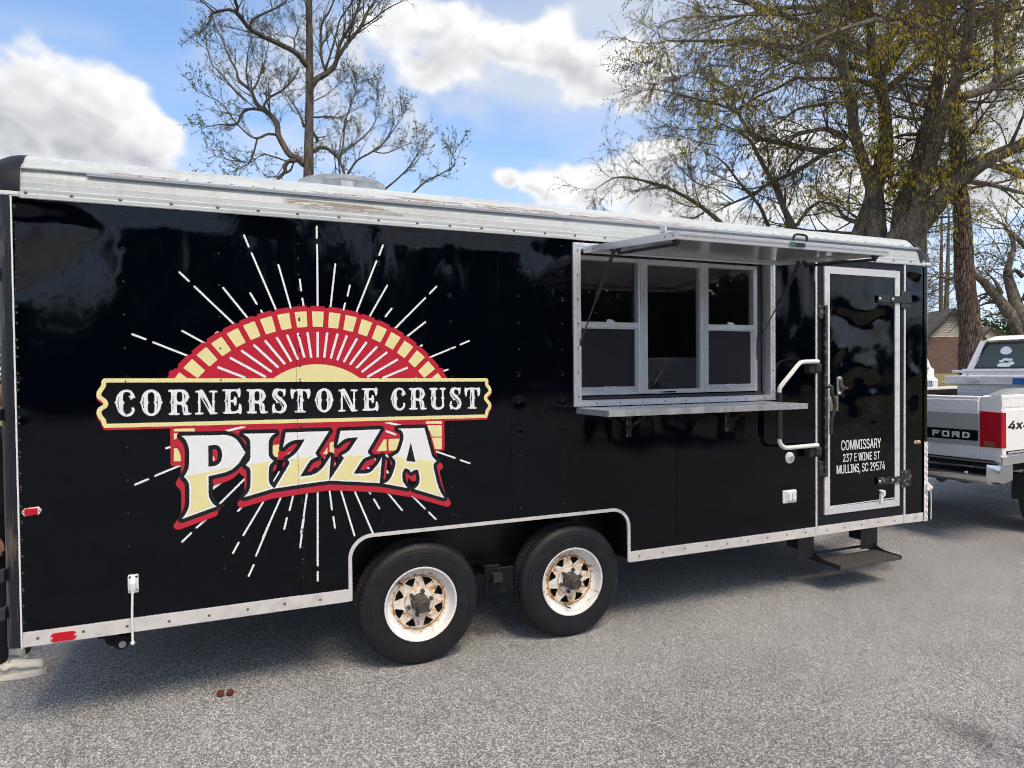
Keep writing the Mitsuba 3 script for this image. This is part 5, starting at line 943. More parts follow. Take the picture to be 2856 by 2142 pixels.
def house(name, label, origin, ang, w, depth, zb, brick_h, gab_h, mats, nb):
    """gable front from the origin along the angle; the house runs back from it"""
    c, s = math.cos(ang), math.sin(ang); u = np.array([c, s, 0]); v = np.array([-s, c, 0]); o = np.array([*origin, zb])
    def W(m):
        q = m.vertices; return mesh(o + q[:, :1] * u + q[:, 1:2] * v + q[:, 2:] * [0, 0, 1], m.faces)
    H = thing(name, label, 'house', 'brick houses behind the pickup')
    bm_, sm_, rm_ = mats
    add('brick_wall', W(cat([box(0, w, 0, .2, -.6, brick_h), box(0, .2, .2, depth, -.6, brick_h), box(w - .2, w, .2, depth, -.6, brick_h)])), bm_, parent=H)
    n = int(gab_h / .16)
    for k in range(n):                                         # siding boards of the gable, each lapped over the one below
        z = k * .16; hw = (w / 2 + .02) * (1 - (z + .06) / gab_h)
        if hw < .08: break
        add('siding_board', W(hull([(w / 2 - hw, .012, brick_h + z), (w / 2 + hw, .012, brick_h + z), (w / 2 - hw, .035, brick_h + z + .163), (w / 2 + hw, .035, brick_h + z + .163), (w / 2 - hw, -.012, brick_h + z), (w / 2 + hw, -.012, brick_h + z), (w / 2 - hw, .06, brick_h + z), (w / 2 + hw, .06, brick_h + z)])), sm_, parent=H)
    add('gable_back', W(prof_y([(0, brick_h), (w, brick_h), (w / 2, brick_h + gab_h)], .06, .14)), sm_, parent=H)
    e = .35; k = gab_h / (w / 2)
    R = []
    for sgn in (-1, 1):
        a = (w / 2, brick_h + gab_h + .06); b_ = (w / 2 + sgn * (w / 2 + e), brick_h - e * k + .06)
        R.append(prof_y([a, b_, (b_[0], b_[1] + .07), (a[0], a[1] + .08)] if sgn > 0 else [b_, a, (a[0], a[1] + .08), (b_[0], b_[1] + .07)], -.32, depth + .3))
    rf = add('roof', W(cat(R)), rm_, parent=H)
    F = []
    for sgn in (-1, 1):
        a = (w / 2, brick_h + gab_h); b_ = (w / 2 + sgn * (w / 2 + e), brick_h - e * k)
        F.append(prof_y([b_, a, (a[0], a[1] - .20), (b_[0], b_[1] - .16)] if sgn < 0 else [a, b_, (b_[0], b_[1] - .16), (a[0], a[1] - .20)], -.33, -.28))
    add('fascia', W(cat(F)), TRIM, parent=H)
    return H
house('brick_house', 'brown brick house with tan board gable and dark shingle roof, behind the pine trunk', (45.03, 27.70), HA, 3.5, 9.0, 1.1, 2.6, 1.8, (BRICK, SIDING, SHING), 11)
house('brick_house', 'smaller far house with pale yellow board gable, right of the pine trunk', (71.9, 41.7), HA, 3.2, 8.0, 1.25, 2.72, 1.62, (BRICK2, SIDING2, SHING2), 10)
# ================================================================ the person behind the trailer, and two sweetgum balls on the asphalt
SKIN = M('skin', (.46, .27, .20), rough=.5); CLOTH = M('black_trousers', (.010, .010, .014), rough=.85); SHIRT = M('dark_shirt', (.02, .022, .03), rough=.85)
SHOE = M('pale_sneaker', (.74, .72, .63), rough=.6); SHOE2 = M('grey_suede', (.36, .38, .36), rough=.8); SOLE = M('white_sole', (.80, .78, .70), rough=.6); HAIR = M('brown_hair', (.045, .028, .02), rough=.5)
from manifold3d import Manifold
def chain(joints, refine=.03):
    parts = []
    for (a, ra, b_, rb) in joints:
        sp = [Manifold.sphere(r, 20).translate(tuple(map(float, p))) for p, r in ((a, ra), (b_, rb))]
        parts.append(Manifold.batch_hull(sp))
    s = parts[0]
    for p in parts[1:]: s = s + p
    s = s.refine_to_length(refine); mm = s.to_mesh(); m = trimesh.Trimesh(mm.vert_properties[:, :3], mm.tri_verts)
    return trimesh.smoothing.filter_taubin(m, iterations=12)
PE = thing('person', 'person in black trousers and pale grey sneakers standing at the rear of the trailer', 'person')
fx, fy = -.27, .86                                          # the shoe in view
def leg(hx, hy, ax, ay): return [((hx, hy, .95), .095, (hx * .5 + ax * .5 + .02, hy * .5 + ay * .5, .52), .068), ((hx * .5 + ax * .5 + .02, hy * .5 + ay * .5, .52), .066, (ax, ay, .13), .052)]
hips = [((-.36, .86, .95), .10, (-.38, 1.06, .95), .10)]
body = chain(leg(-.36, .86, fx - .05, fy) + leg(-.38, 1.06, -.46, 1.10) + hips)
add('trousers', body, CLOTH, smooth=True, parent=PE)
tors = chain([((-.37, .90, 1.0), .11, (-.37, 1.02, 1.0), .11), ((-.37, .92, 1.02), .115, (-.37, .88, 1.36), .09), ((-.37, 1.0, 1.02), .115, (-.37, 1.04, 1.36), .09), ((-.37, .88, 1.36), .09, (-.37, 1.04, 1.36), .09), ((-.37, .79, 1.38), .055, (-.37, 1.13, 1.38), .055), ((-.37, .79, 1.38), .052, (-.35, .74, 1.10), .042), ((-.37, 1.13, 1.38), .052, (-.38, 1.18, 1.10), .042)])
add('shirt', tors, SHIRT, smooth=True, parent=PE)
arm = [((-.37, .96, 1.38), .055, (-.36, .96, 1.50), .05), ((-.35, .74, 1.12), .040, (-.30, .72, .88), .028), ((-.38, 1.18, 1.12), .040, (-.34, 1.20, .88), .028), ((-.355, .96, 1.56), .075, (-.345, .96, 1.62), .085), ((-.30, .96, 1.52), .045, (-.355, .96, 1.56), .06), ((-.262, .96, 1.575), .012, (-.275, .96, 1.60), .012)]
for hx, hy, s in ((-.30, .72, 1), (-.34, 1.20, -1)):         # hands: palm, four fingers and a thumb, lightly curled
    arm.append(((hx, hy, .87), .026, (hx + .01, hy, .80), .030))
    for k in range(4):
        x = hx - .022 + .019 * k; l_ = (.062, .072, .068, .052)[k]
        arm.append(((x, hy, .79), .0095, (x + .006, hy + s * .006, .79 - l_ * .55), .009)); arm.append(((x + .006, hy + s * .006, .79 - l_ * .55), .009, (x + .004, hy + s * .022, .79 - l_), .0075))
    arm.append(((hx + .026, hy, .84), .011, (hx + .046, hy + s * .01, .80), .010)); arm.append(((hx + .046, hy + s * .01, .80), .010, (hx + .05, hy + s * .014, .765), .008))
add('body', chain(arm, .012), SKIN, smooth=True, parent=PE)
add('hair', chain([((-.375, .96, 1.60), .085, (-.36, .96, 1.665), .075), ((-.41, .96, 1.55), .07, (-.40, .96, 1.48), .055)]), HAIR, smooth=True, parent=PE)
def shoe(x, y, root):
    """a low sneaker, toe towards +x"""
    ol = [(-.10, .0), (-.085, -.034), (.0, -.036), (.08, -.046), (.15, -.040), (.185, -.018), (.19, .0), (.18, .024), (.14, .042), (.07, .044), (.0, .034), (-.085, .034)]
    ol = Polygon(np.array(smooth_path(ol + [ol[0]], 4))[:, :2] if False else ol).buffer(.006).buffer(-.008)
    s_ = trimesh.creation.extrude_polygon(ol, .028, engine='earcut'); s_.apply_translation((x, y, .002)); add('sole', s_, SOLE, parent=root, smooth=50)
    up = chain([((x - .055, y, .055), .036, (x + .03, y, .065), .038), ((x + .03, y, .062), .038, (x + .145, y, .050), .035), ((x - .06, y, .06), .034, (x - .055, y, .105), .036), ((x - .02, y, .07), .034, (x - .05, y, .10), .036)], .01)
    add('upper', up, SHOE, parent=root, smooth=True)
    w_ = smooth_path([(x - .05, y - .037, .085), (x - .01, y - .040, .060), (x + .03, y - .040, .072), (x + .07, y - .040, .058), (x + .12, y - .036, .056), (x + .15, y - .030, .048)], 4)
    add('side_stripe', tube(w_, .0065, 6), SHOE2, parent=root, smooth=True)
    add('laces', cat([cyl((x + .01 + .02 * k, y - .022, .098 - .007 * k), (x + .01 + .02 * k, y + .022, .098 - .007 * k), .004, 6) for k in range(4)]), SHOE2, parent=root)
for (x, y) in ((fx - .0, fy), (-.42, 1.10)):
    shoe(x, y, key_for_part(PE + '__shoe'))
add('ankle', chain([((fx - .05, fy, .17), .036, (fx - .05, fy, .09), .036), ((-.46, 1.10, .17), .036, (-.46, 1.10, .09), .036)], .02), SKIN, smooth=True, parent=PE)
GUM = M('seed_ball', (.12, .035, .025), rough=.7)
for k, (x, y) in enumerate(((.845, .118), (.893, .108))):
    m = trimesh.creation.icosphere(3, .015); n_ = m.vertices / .015; m.vertices *= (1 + .35 * (meshkit.noise(n_ * 5 + k, 3) > .55)[:, None] * 1.0)
    m.apply_translation((x, y, .016))
    m2 = cat([m, tube(smooth_path([(x, y, .026), (x - .02, y + .015, .03), (x - .045, y + .03, .012)], 4), .0015, 5)])
    add('seed_ball', m2, GUM, smooth=False, label=('left' if k == 0 else 'right') + ' of two spiky red brown seed balls lying together on the asphalt', cat='seed ball', group='spiky seed balls on the asphalt')
# ================================================================ trees: main limbs as (x, y, z, radius) in metres
TREES = {'bare':[[[3.27,16.54,6.85,0.156],[3.28,16.54,7.22,0.149],[3.32,16.54,8.71,0.124],[3.36,16.53,10.19,0.11],[3.37,16.53,11.3,0.096],[3.37,16.53,12.4,0.09],[3.38,16.53,13.14,0.074],[3.44,16.52,14.25,0.049],[3.43,16.52,15.16,0.023]],[[3.29,16.54,10.51,0.082],[2.98,16.37,10.76,0.076],[2.51,16.17,10.84,0.071],[2.06,15.94,10.87,0.066],[1.72,15.73,10.93,0.06],[1.5,15.52,11.08,0.055],[1.4,15.42,11.13,0.047],[1.43,15.34,11.22,0.043],[1.37,15.2,11.33,0.039],[1.35,14.93,11.58,0.027],[1.4,14.59,11.86,0.016]],[[1.4,15.43,11.14,0.043],[1.22,15.5,11.2,0.04],[0.97,15.59,11.15,0.036],[0.81,15.65,11.08,0.032],[0.76,15.71,10.93,0.026],[0.69,15.77,10.79,0.016]],[[0.87,15.63,11.13,0.024],[0.66,15.49,11.23,0.02],[0.48,15.37,11.3,0.016],[0.34,15.27,11.35,0.01]],[[1.72,15.71,10.96,0.04],[1.82,15.7,11.16,0.036],[2.05,15.67,11.33,0.032],[2.31,15.62,11.48,0.03],[2.48,15.59,11.58,0.028],[2.64,15.54,11.73,0.024],[2.74,15.49,11.96,0.018],[2.91,15.4,12.29,0.012]],[[2.31,15.62,11.49,0.02],[2.27,15.68,11.76,0.016],[2.26,15.74,12.06,0.01]],[[2.93,16.37,10.82,0.025],[2.93,16.34,11.1,0.021],[2.74,16.33,11.2,0.012]],[[2.93,16.34,11.1,0.019],[3.03,16.31,11.39,0.017],[3.02,16.3,11.51,0.01]],[[3.42,16.52,9.98,0.09],[3.56,16.56,10.2,0.086],[3.82,16.61,10.41,0.083],[4.06,16.67,10.67,0.075],[4.23,16.76,11.06,0.059],[4.52,16.89,11.56,0.051],[4.91,17.07,12.13,0.048],[5.15,17.26,12.69,0.042],[5.43,17.43,13.19,0.034],[5.73,17.64,13.76,0.023],[5.96,17.91,14.44,0.014]],[[4.1,16.67,10.7,0.054],[4.23,16.52,11.3,0.046],[4.55,16.35,11.88,0.038],[4.76,16.22,12.46,0.03],[4.82,16.16,12.81,0.021],[4.93,16.09,13.24,0.013]],[[3.83,16.61,10.45,0.045],[3.72,16.71,10.96,0.04],[3.75,16.83,11.88,0.034],[3.96,16.84,12.3,0.028],[4.13,16.84,12.71,0.022],[4.23,16.84,13.04,0.013]],[[3.79,16.62,10.44,0.033],[4.03,16.16,11.25,0.029],[4.15,15.96,11.73,0.025],[4.45,15.77,12.17,0.021],[4.62,15.66,12.55,0.013]],[[4.9,17.04,12.12,0.026],[5.3,16.86,12.38,0.022],[5.66,16.67,12.67,0.018],[6.08,16.44,12.87,0.011]],[[3.18,16.55,7.7,0.098],[3.03,16.65,7.86,0.095],[2.79,16.79,8.02,0.092],[2.63,16.94,8.34,0.089],[2.52,17.07,8.63,0.085],[2.49,17.21,9.01,0.082],[2.32,17.34,9.27,0.075],[2.12,17.47,9.46,0.067],[1.95,17.59,9.67,0.059],[1.82,17.76,10.05,0.049],[1.51,17.96,10.39,0.041],[1.44,18.1,10.74,0.033],[1.24,18.32,11.21,0.027],[1.07,18.56,11.79,0.02],[0.93,18.7,12.1,0.011]],[[2.11,17.45,9.42,0.05],[1.83,17.46,9.42,0.042],[1.62,17.47,9.32,0.038],[1.51,17.48,9.15,0.031],[1.4,17.49,8.92,0.025],[1.02,17.52,8.88,0.019],[0.68,17.55,8.79,0.01]],[[2.47,17.06,8.62,0.041],[2.22,16.97,8.58,0.036],[1.93,16.85,8.39,0.032],[1.65,16.73,8.45,0.024],[1.25,16.49,8.78,0.018],[1.02,16.34,9.04,0.014],[0.61,16.16,9.16,0.01]],[[2.19,17.45,9.42,0.038],[2.17,17.43,9.57,0.033],[2.33,17.38,9.8,0.031],[2.69,17.27,10.03,0.027],[2.97,17.14,10.33,0.021],[3.15,17.01,10.65,0.011]],[[1.85,17.75,10.05,0.034],[2.0,17.79,10.32,0.03],[2.2,17.89,10.93,0.022],[2.32,18.01,11.46,0.015],[2.37,18.08,11.73,0.011]],[[1.7,17.64,9.69,0.034],[1.39,17.53,9.9,0.03],[1.05,17.39,10.24,0.021],[0.78,17.29,10.48,0.015],[0.67,17.18,10.85,0.008]],[[1.78,17.75,10.08,0.03],[1.71,17.67,10.53,0.024],[1.76,17.58,11.1,0.017],[1.87,17.54,11.48,0.011]],[[1.93,16.85,8.37,0.028],[1.82,16.94,7.95,0.024],[1.68,17.0,7.69,0.018],[1.4,17.06,7.5,0.012]],[[2.32,17.35,9.26,0.025],[2.31,17.59,10.06,0.019],[2.33,17.72,10.5,0.013]],[[2.96,16.67,7.82,0.067],[2.75,16.73,7.79,0.063],[2.66,16.78,7.63,0.06],[2.66,16.81,7.51,0.056],[2.47,16.89,7.3,0.044],[2.4,16.93,7.2,0.032]],[[2.68,16.81,7.47,0.036],[2.82,16.78,7.57,0.032],[2.91,16.76,7.8,0.018]],[[2.78,16.72,7.77,0.028],[2.34,16.93,7.95,0.022],[2.07,17.03,7.99,0.016],[1.72,17.16,7.73,0.01]],[[1.65,17.0,7.73,0.024],[1.31,17.13,7.76,0.018],[0.9,17.28,7.87,0.008]],[[3.43,16.52,8.09,0.059],[3.59,16.5,8.21,0.056],[3.81,16.46,8.2,0.052],[4.02,16.4,8.03,0.047],[4.15,16.36,7.84,0.041],[4.25,16.29,7.48,0.035],[4.22,16.26,7.24,0.031]],[[4.15,16.36,7.86,0.032],[4.27,16.43,8.42,0.028],[4.35,16.51,9.09,0.022],[4.58,16.53,9.7,0.016],[4.71,16.55,10.26,0.008]],[[4.27,16.38,8.14,0.028],[4.71,16.48,8.53,0.024],[5.12,16.56,8.99,0.02],[5.38,16.67,9.6,0.012],[5.34,16.81,10.23,0.008]],[[4.36,16.27,7.48,0.035],[4.62,16.25,7.88,0.031],[4.99,16.2,8.13,0.028],[5.32,16.14,8.38,0.024],[5.62,16.08,8.78,0.018],[5.92,16.0,9.21,0.008]],[[5.1,16.18,8.18,0.022],[5.47,16.13,8.17,0.018],[6.0,16.03,8.43,0.014],[6.28,15.96,8.52,0.008]],[[5.32,16.2,7.03,0.033],[5.73,15.93,7.38,0.027],[6.06,15.71,7.74,0.021],[6.29,15.54,8.13,0.012]],[[6.12,15.83,6.94,0.033],[6.57,15.85,7.37,0.027],[7.05,15.83,7.65,0.022],[7.46,15.83,7.96,0.016],[7.45,15.91,8.3,0.008]],[[3.46,16.52,9.07,0.03],[3.88,16.62,9.18,0.024],[4.27,16.69,9.24,0.018],[4.58,16.76,9.52,0.01]],[[4.14,16.32,7.47,0.027],[4.14,16.48,8.04,0.02],[4.29,16.65,8.87,0.012]],[[3.47,16.52,9.54,0.02],[3.9,16.67,9.88,0.016],[4.26,16.82,10.3,0.01]],[[3.18,16.55,8.77,0.044],[3.1,16.6,9.07,0.03],[2.91,16.69,9.44,0.02],[2.65,16.82,9.82,0.01]],[[3.42,16.52,8.64,0.04],[3.55,16.58,8.47,0.048],[3.52,16.61,8.38,0.02]]],
 'oak':[[[17.31,9.26,4.7,0.274],[17.29,9.29,5.28,0.257],[17.28,9.3,5.93,0.244],[17.26,9.32,6.55,0.227],[17.35,9.2,7.1,0.21],[17.42,9.12,7.61,0.192],[17.42,9.12,8.34,0.156],[17.39,9.16,8.95,0.143],[17.3,9.28,9.87,0.126],[17.23,9.36,10.63,0.103],[17.18,9.42,11.25,0.089],[17.17,9.43,11.87,0.07],[17.18,9.42,12.67,0.041]],[[17.25,9.33,6.47,0.185],[16.87,9.3,7.11,0.147],[16.45,9.24,7.85,0.137],[16.12,9.09,8.54,0.136],[15.79,8.98,9.15,0.124],[15.55,8.91,9.58,0.113],[15.49,8.81,9.76,0.086],[15.39,8.63,10.08,0.067],[15.27,8.51,10.37,0.049],[15.09,8.39,10.72,0.036],[14.91,8.28,11.06,0.022]],[[17.71,8.74,4.64,0.342],[17.72,8.79,5.22,0.31],[17.7,8.8,5.94,0.265],[17.75,8.55,6.6,0.231],[17.65,8.19,7.47,0.203],[17.39,7.77,8.25,0.173],[16.98,7.3,8.93,0.135],[16.64,7.03,9.29,0.111],[16.41,7.01,9.42,0.099],[15.81,7.03,9.56,0.091],[15.19,7.01,9.66,0.08],[14.89,7.01,9.58,0.071],[14.16,6.96,9.34,0.06],[13.32,6.84,8.99,0.042],[12.45,6.64,8.58,0.033],[11.82,6.44,8.23,0.025],[11.07,6.18,7.85,0.015]],[[17.81,8.6,4.63,0.342],[17.65,8.48,5.15,0.313],[17.65,8.22,5.53,0.28],[17.74,7.85,5.92,0.243],[17.85,7.54,6.32,0.198],[18.04,7.21,6.55,0.18],[18.21,6.96,6.76,0.167],[18.45,6.68,6.92,0.155],[18.71,6.42,7.06,0.137],[19.02,6.17,7.27,0.111],[19.42,5.91,7.45,0.084]],[[17.58,8.3,5.74,0.204],[17.35,7.97,6.3,0.179],[17.1,7.64,6.75,0.165],[16.72,7.15,7.29,0.151],[16.18,6.53,7.81,0.134],[15.63,5.93,8.15,0.117],[15.16,5.49,8.36,0.102],[14.44,4.97,8.59,0.083],[13.81,4.53,8.7,0.065],[12.97,4.02,8.76,0.035]],[[16.21,6.27,7.75,0.091],[16.58,6.15,7.86,0.093],[16.86,6.06,7.97,0.102],[17.24,5.97,8.23,0.095],[17.67,5.84,8.41,0.084],[18.02,5.72,8.53,0.063]],[[16.94,6.03,8.0,0.085],[16.92,5.94,8.26,0.086],[16.82,5.89,8.83,0.077],[16.72,5.85,9.39,0.056],[16.65,5.78,9.93,0.035]],[[15.58,9.0,9.48,0.099],[15.41,9.32,9.75,0.082],[15.2,9.62,9.78,0.073],[14.96,9.95,9.86,0.06],[14.75,10.21,10.16,0.037],[14.49,10.49,10.48,0.021]],[[16.3,9.39,7.8,0.091],[15.82,9.59,8.06,0.068],[15.4,9.81,8.02,0.049],[15.12,9.95,7.99,0.036],[14.77,10.13,7.76,0.02]],[[16.3,9.39,7.64,0.091],[16.07,9.82,7.58,0.082],[15.84,10.22,7.73,0.074],[15.57,10.66,7.94,0.065],[15.23,11.16,8.2,0.061],[15.04,11.44,8.33,0.056],[14.88,11.74,8.88,0.05],[14.8,11.9,9.19,0.046],[14.48,12.31,9.51,0.039],[14.1,12.79,9.79,0.032],[13.75,13.2,10.04,0.027],[13.25,13.74,10.31,0.017]],[[16.08,9.83,7.56,0.069],[15.93,10.31,7.37,0.064],[15.76,10.79,7.2,0.058],[15.53,11.36,7.06,0.052],[15.32,11.87,6.82,0.042],[15.09,12.37,6.69,0.033],[14.84,12.88,6.51,0.022]],[[17.34,9.22,9.25,0.086],[17.3,9.61,9.54,0.068],[17.19,10.15,9.82,0.059],[16.85,11.17,10.18,0.051],[16.69,11.52,10.3,0.046],[16.43,12.04,10.15,0.041],[16.15,12.5,10.05,0.036],[15.84,12.94,9.79,0.026],[15.42,13.42,9.81,0.018]],[[16.58,6.98,9.33,0.053],[16.73,6.8,9.46,0.04],[16.89,6.62,9.79,0.027],[17.01,6.5,10.23,0.016]],[[15.14,6.98,9.63,0.046],[15.07,7.0,9.82,0.034],[15.13,6.82,9.98,0.021]],[[17.28,9.3,5.61,0.092],[16.92,9.53,5.67,0.073],[16.64,9.73,5.81,0.059],[16.4,9.86,6.15,0.041],[16.07,10.12,6.3,0.027]],[[17.25,9.33,5.37,0.092],[17.08,9.91,5.42,0.079],[16.83,10.51,5.58,0.066],[16.6,10.94,5.67,0.057],[16.25,11.45,5.87,0.043]],[[17.3,7.55,8.61,0.068],[17.1,7.8,8.67,0.055],[16.83,8.09,8.82,0.036],[16.59,8.33,8.72,0.023]],[[17.54,7.95,8.0,0.064],[17.2,8.11,8.02,0.046],[16.8,8.32,8.1,0.032]],[[17.61,8.17,7.69,0.055],[17.33,8.46,7.75,0.041],[17.02,8.74,7.68,0.023]],[[18.18,7.01,6.69,0.09],[18.4,6.79,6.55,0.068],[18.72,6.43,6.26,0.05],[18.95,6.1,6.09,0.032]],[[17.41,9.13,6.15,0.032],[17.85,8.93,5.98,0.023],[18.16,8.81,6.31,0.014]],[[18.01,7.27,6.3,0.068],[17.97,6.73,6.08,0.053],[17.85,6.16,5.79,0.043],[17.69,5.58,5.5,0.03]],[[17.38,9.16,9.8,0.053],[17.48,8.92,10.04,0.039],[17.58,8.65,10.18,0.024],[17.75,8.27,10.15,0.017]],[[15.48,8.84,9.77,0.059],[15.51,9.12,10.25,0.05],[15.59,9.39,10.81,0.037],[15.71,9.64,11.39,0.029],[15.83,9.85,11.92,0.02]],[[18.45,6.68,6.88,0.055],[18.44,6.47,7.22,0.041],[18.36,6.23,7.62,0.027],[18.26,5.92,7.92,0.018]],[[16.42,11.2,5.57,0.113],[15.97,11.27,6.38,0.085],[15.7,11.35,7.03,0.068],[15.38,11.55,7.75,0.054],[15.18,11.75,8.36,0.043],[14.93,12.03,8.68,0.031],[14.66,12.37,8.98,0.019]],[[15.12,12.6,5.92,0.076],[14.6,13.01,6.56,0.062],[14.12,13.41,7.03,0.053],[13.6,13.85,7.42,0.044],[13.07,14.3,7.67,0.034],[12.64,14.67,7.81,0.027],[12.34,14.91,7.75,0.02],[12.01,15.21,7.51,0.012]],[[15.9,11.8,5.92,0.057],[15.48,11.72,6.49,0.047],[14.73,11.69,7.07,0.037],[14.14,11.58,7.49,0.027],[13.67,11.53,7.68,0.018],[13.16,11.48,7.77,0.011]],[[15.76,9.62,8.1,0.05],[15.65,9.98,8.11,0.046],[15.51,10.37,8.09,0.041],[15.46,10.64,7.92,0.028]],[[12.48,6.66,8.6,0.044],[12.23,6.79,8.45,0.036],[11.95,6.91,8.29,0.029],[11.64,7.02,8.03,0.021],[11.24,7.15,7.86,0.012]],[[15.68,9.54,11.18,0.048],[15.19,9.7,11.04,0.042],[14.65,9.84,10.96,0.035],[13.99,9.95,10.9,0.03],[13.26,10.03,10.77,0.027],[12.5,10.05,10.61,0.022],[11.81,10.01,10.45,0.019],[11.16,9.93,10.22,0.014],[10.63,9.81,9.9,0.008]],[[13.46,10.03,10.78,0.025],[12.94,10.11,10.49,0.02],[12.41,10.23,10.31,0.017],[11.81,10.37,10.0,0.015],[11.42,10.47,9.77,0.013],[10.96,10.6,9.44,0.008]],[[15.71,10.95,7.1,0.037],[15.82,10.79,7.5,0.03],[16.0,10.52,7.78,0.028]],[[16.08,12.66,9.63,0.036],[15.9,12.99,10.19,0.031],[15.63,13.37,10.67,0.024],[15.19,13.85,10.98,0.018],[14.71,14.29,11.18,0.013],[14.14,14.73,11.17,0.011]],[[16.41,12.13,9.95,0.036],[15.94,12.25,9.65,0.03],[15.57,12.37,9.69,0.02]],[[13.8,9.97,10.97,0.032],[13.71,10.3,11.39,0.028],[13.62,10.55,11.74,0.019]],[[15.76,9.62,8.72,0.041],[15.49,10.24,8.79,0.037],[15.31,10.61,8.6,0.03],[15.17,10.85,8.45,0.023]],[[14.61,13.01,6.56,0.029],[14.21,13.08,6.32,0.021],[13.77,13.16,6.35,0.014]],[[16.28,11.41,5.69,0.052],[16.14,11.38,6.29,0.038],[16.06,11.3,6.93,0.021]],[[16.38,11.28,5.8,0.052],[16.65,11.02,6.3,0.048],[16.89,10.81,6.53,0.033]],[[15.9,13.12,11.14,0.026],[15.29,13.39,11.24,0.021],[14.66,13.62,11.04,0.016],[14.04,13.8,10.78,0.01]],[[16.2,12.41,10.3,0.023],[15.66,12.72,10.42,0.021],[15.06,13.11,10.3,0.015],[14.41,13.61,10.39,0.01]],[[13.74,11.42,7.95,0.02],[13.52,11.92,8.16,0.016],[13.27,12.42,8.46,0.012],[13.1,12.77,8.82,0.007]],[[15.08,12.35,6.73,0.024],[14.66,12.65,7.13,0.019],[14.13,12.98,7.38,0.014],[13.56,13.25,8.03,0.01]]],
 'live':[[[26.94,11.05,2.11,0.249],[26.88,11.14,2.73,0.233],[26.74,11.39,3.43,0.204],[26.54,11.73,4.11,0.175],[26.36,12.02,4.63,0.146],[26.22,12.24,4.93,0.109],[26.06,12.49,5.13,0.084],[25.86,12.79,5.02,0.067],[25.73,12.99,4.97,0.058],[25.58,13.2,5.05,0.046]],[[27.0,10.93,2.79,0.27],[26.96,11.16,3.21,0.25],[27.02,11.46,4.03,0.2],[27.13,11.69,4.66,0.17],[27.25,11.86,5.1,0.132],[27.55,11.91,5.69,0.095],[27.84,12.01,6.26,0.074],[28.06,12.39,6.89,0.058]],[[26.96,11.19,3.22,0.125],[26.93,11.46,3.65,0.105],[26.83,11.77,3.95,0.088],[26.73,12.01,4.04,0.072],[26.65,12.2,4.02,0.051],[26.55,12.38,3.93,0.029]],[[26.58,11.65,4.28,0.083],[26.48,11.73,4.6,0.071],[26.41,11.79,4.78,0.046],[26.27,11.97,5.07,0.029]],[[27.38,11.41,4.91,0.085],[27.15,11.54,5.13,0.064],[26.88,11.7,4.93,0.042]],[[25.83,12.84,5.06,0.038],[25.78,13.02,5.19,0.034],[25.69,13.29,5.19,0.021]],[[26.96,11.48,3.9,0.063],[26.7,11.72,3.6,0.042],[26.44,11.96,3.57,0.029],[26.25,12.12,3.44,0.017]],[[27.96,11.65,6.03,0.1],[27.74,11.83,6.4,0.087],[27.61,11.95,6.56,0.065],[27.4,12.09,6.93,0.043]],[[27.11,11.21,4.01,0.105],[27.24,11.01,4.85,0.093],[27.37,10.84,5.65,0.076]],[[26.64,12.2,4.27,0.051],[26.64,12.44,4.15,0.038],[26.71,12.62,3.85,0.021]],[[26.46,11.85,4.3,0.05],[26.35,12.12,4.32,0.038],[26.28,12.35,4.24,0.021]]],
 'pine':[[[20.22,8.62,2.19,0.303],[20.21,8.64,2.7,0.28],[20.19,8.67,3.14,0.265],[20.17,8.71,3.69,0.249],[20.13,8.76,4.29,0.24],[20.12,8.78,4.79,0.235],[20.11,8.79,5.28,0.226],[20.1,8.81,5.88,0.214],[20.07,8.86,6.71,0.195],[20.04,8.9,7.67,0.171],[20.0,8.96,8.63,0.143],[19.99,8.98,9.73,0.101],[20.0,8.97,10.54,0.051]]],
 'far1':[[[66.8,41.51,6.75,0.2],[66.78,41.53,7.42,0.189],[66.78,41.54,10.61,0.167],[66.79,41.53,12.34,0.145],[66.8,41.51,14.46,0.112],[66.82,41.48,17.33,0.056]]],
 'far2':[[[63.69,38.97,6.48,0.232],[63.72,38.93,7.12,0.222],[63.77,38.85,10.12,0.191],[63.79,38.83,11.67,0.159],[63.81,38.8,13.76,0.117],[63.82,38.77,16.48,0.064]]]}
def f_bark(p, n, uv):
    a = fbm(p.x * 16, p.y * 16, p.z * 4.5, 4); b = fbm(p.x * 50, p.y * 50, p.z * 18, 3)
    return mix((.075, .066, .056), (.24, .21, .175), smoothstep(.3, .75, a * .65 + b * .4))
def b_bark(p, n, uv): return fbm(p.x * 22, p.y * 22, p.z * 5.5, 4)
def f_bark0(p, n, uv): return f_bark(p, n, uv) * .62
DBARK = M('dark_bark', fn=f_bark0, rough=.9, spec=.2, bump=None)
BARK = M('grey_bark', fn=f_bark, rough=.9, spec=.2, bump=b_bark, bscale=.05, eps=6e-3)
TWIG = M('twig', (.17, .145, .12), rough=.85, spec=.2)
def leafmat(name, col, trans=.9):
    scene['mat_' + name] = {'type': 'principledthin', 'base_color': {'type': 'rgb', 'value': list(col)}, 'roughness': .7, 'diff_trans': trans, 'spec_trans': 0.0}
    return 'mat_' + name
LEAFY = leafmat('young_leaf', (.17, .19, .06)); CATK = leafmat('catkin', (.66, .56, .10)); CATK2 = leafmat('dull_catkin', (.23, .185, .075)); OLEAF = leafmat('oak_leaf', (.125, .115, .05)); DLEAF = leafmat('dark_leaf', (.10, .105, .038)); NEEDLE = leafmat('pine_needle', (.035, .062, .022)); YLEAF = leafmat('yellow_leaf', (.26, .24, .04)); GLEAF = leafmat('spring_leaf', (.11, .15, .035))
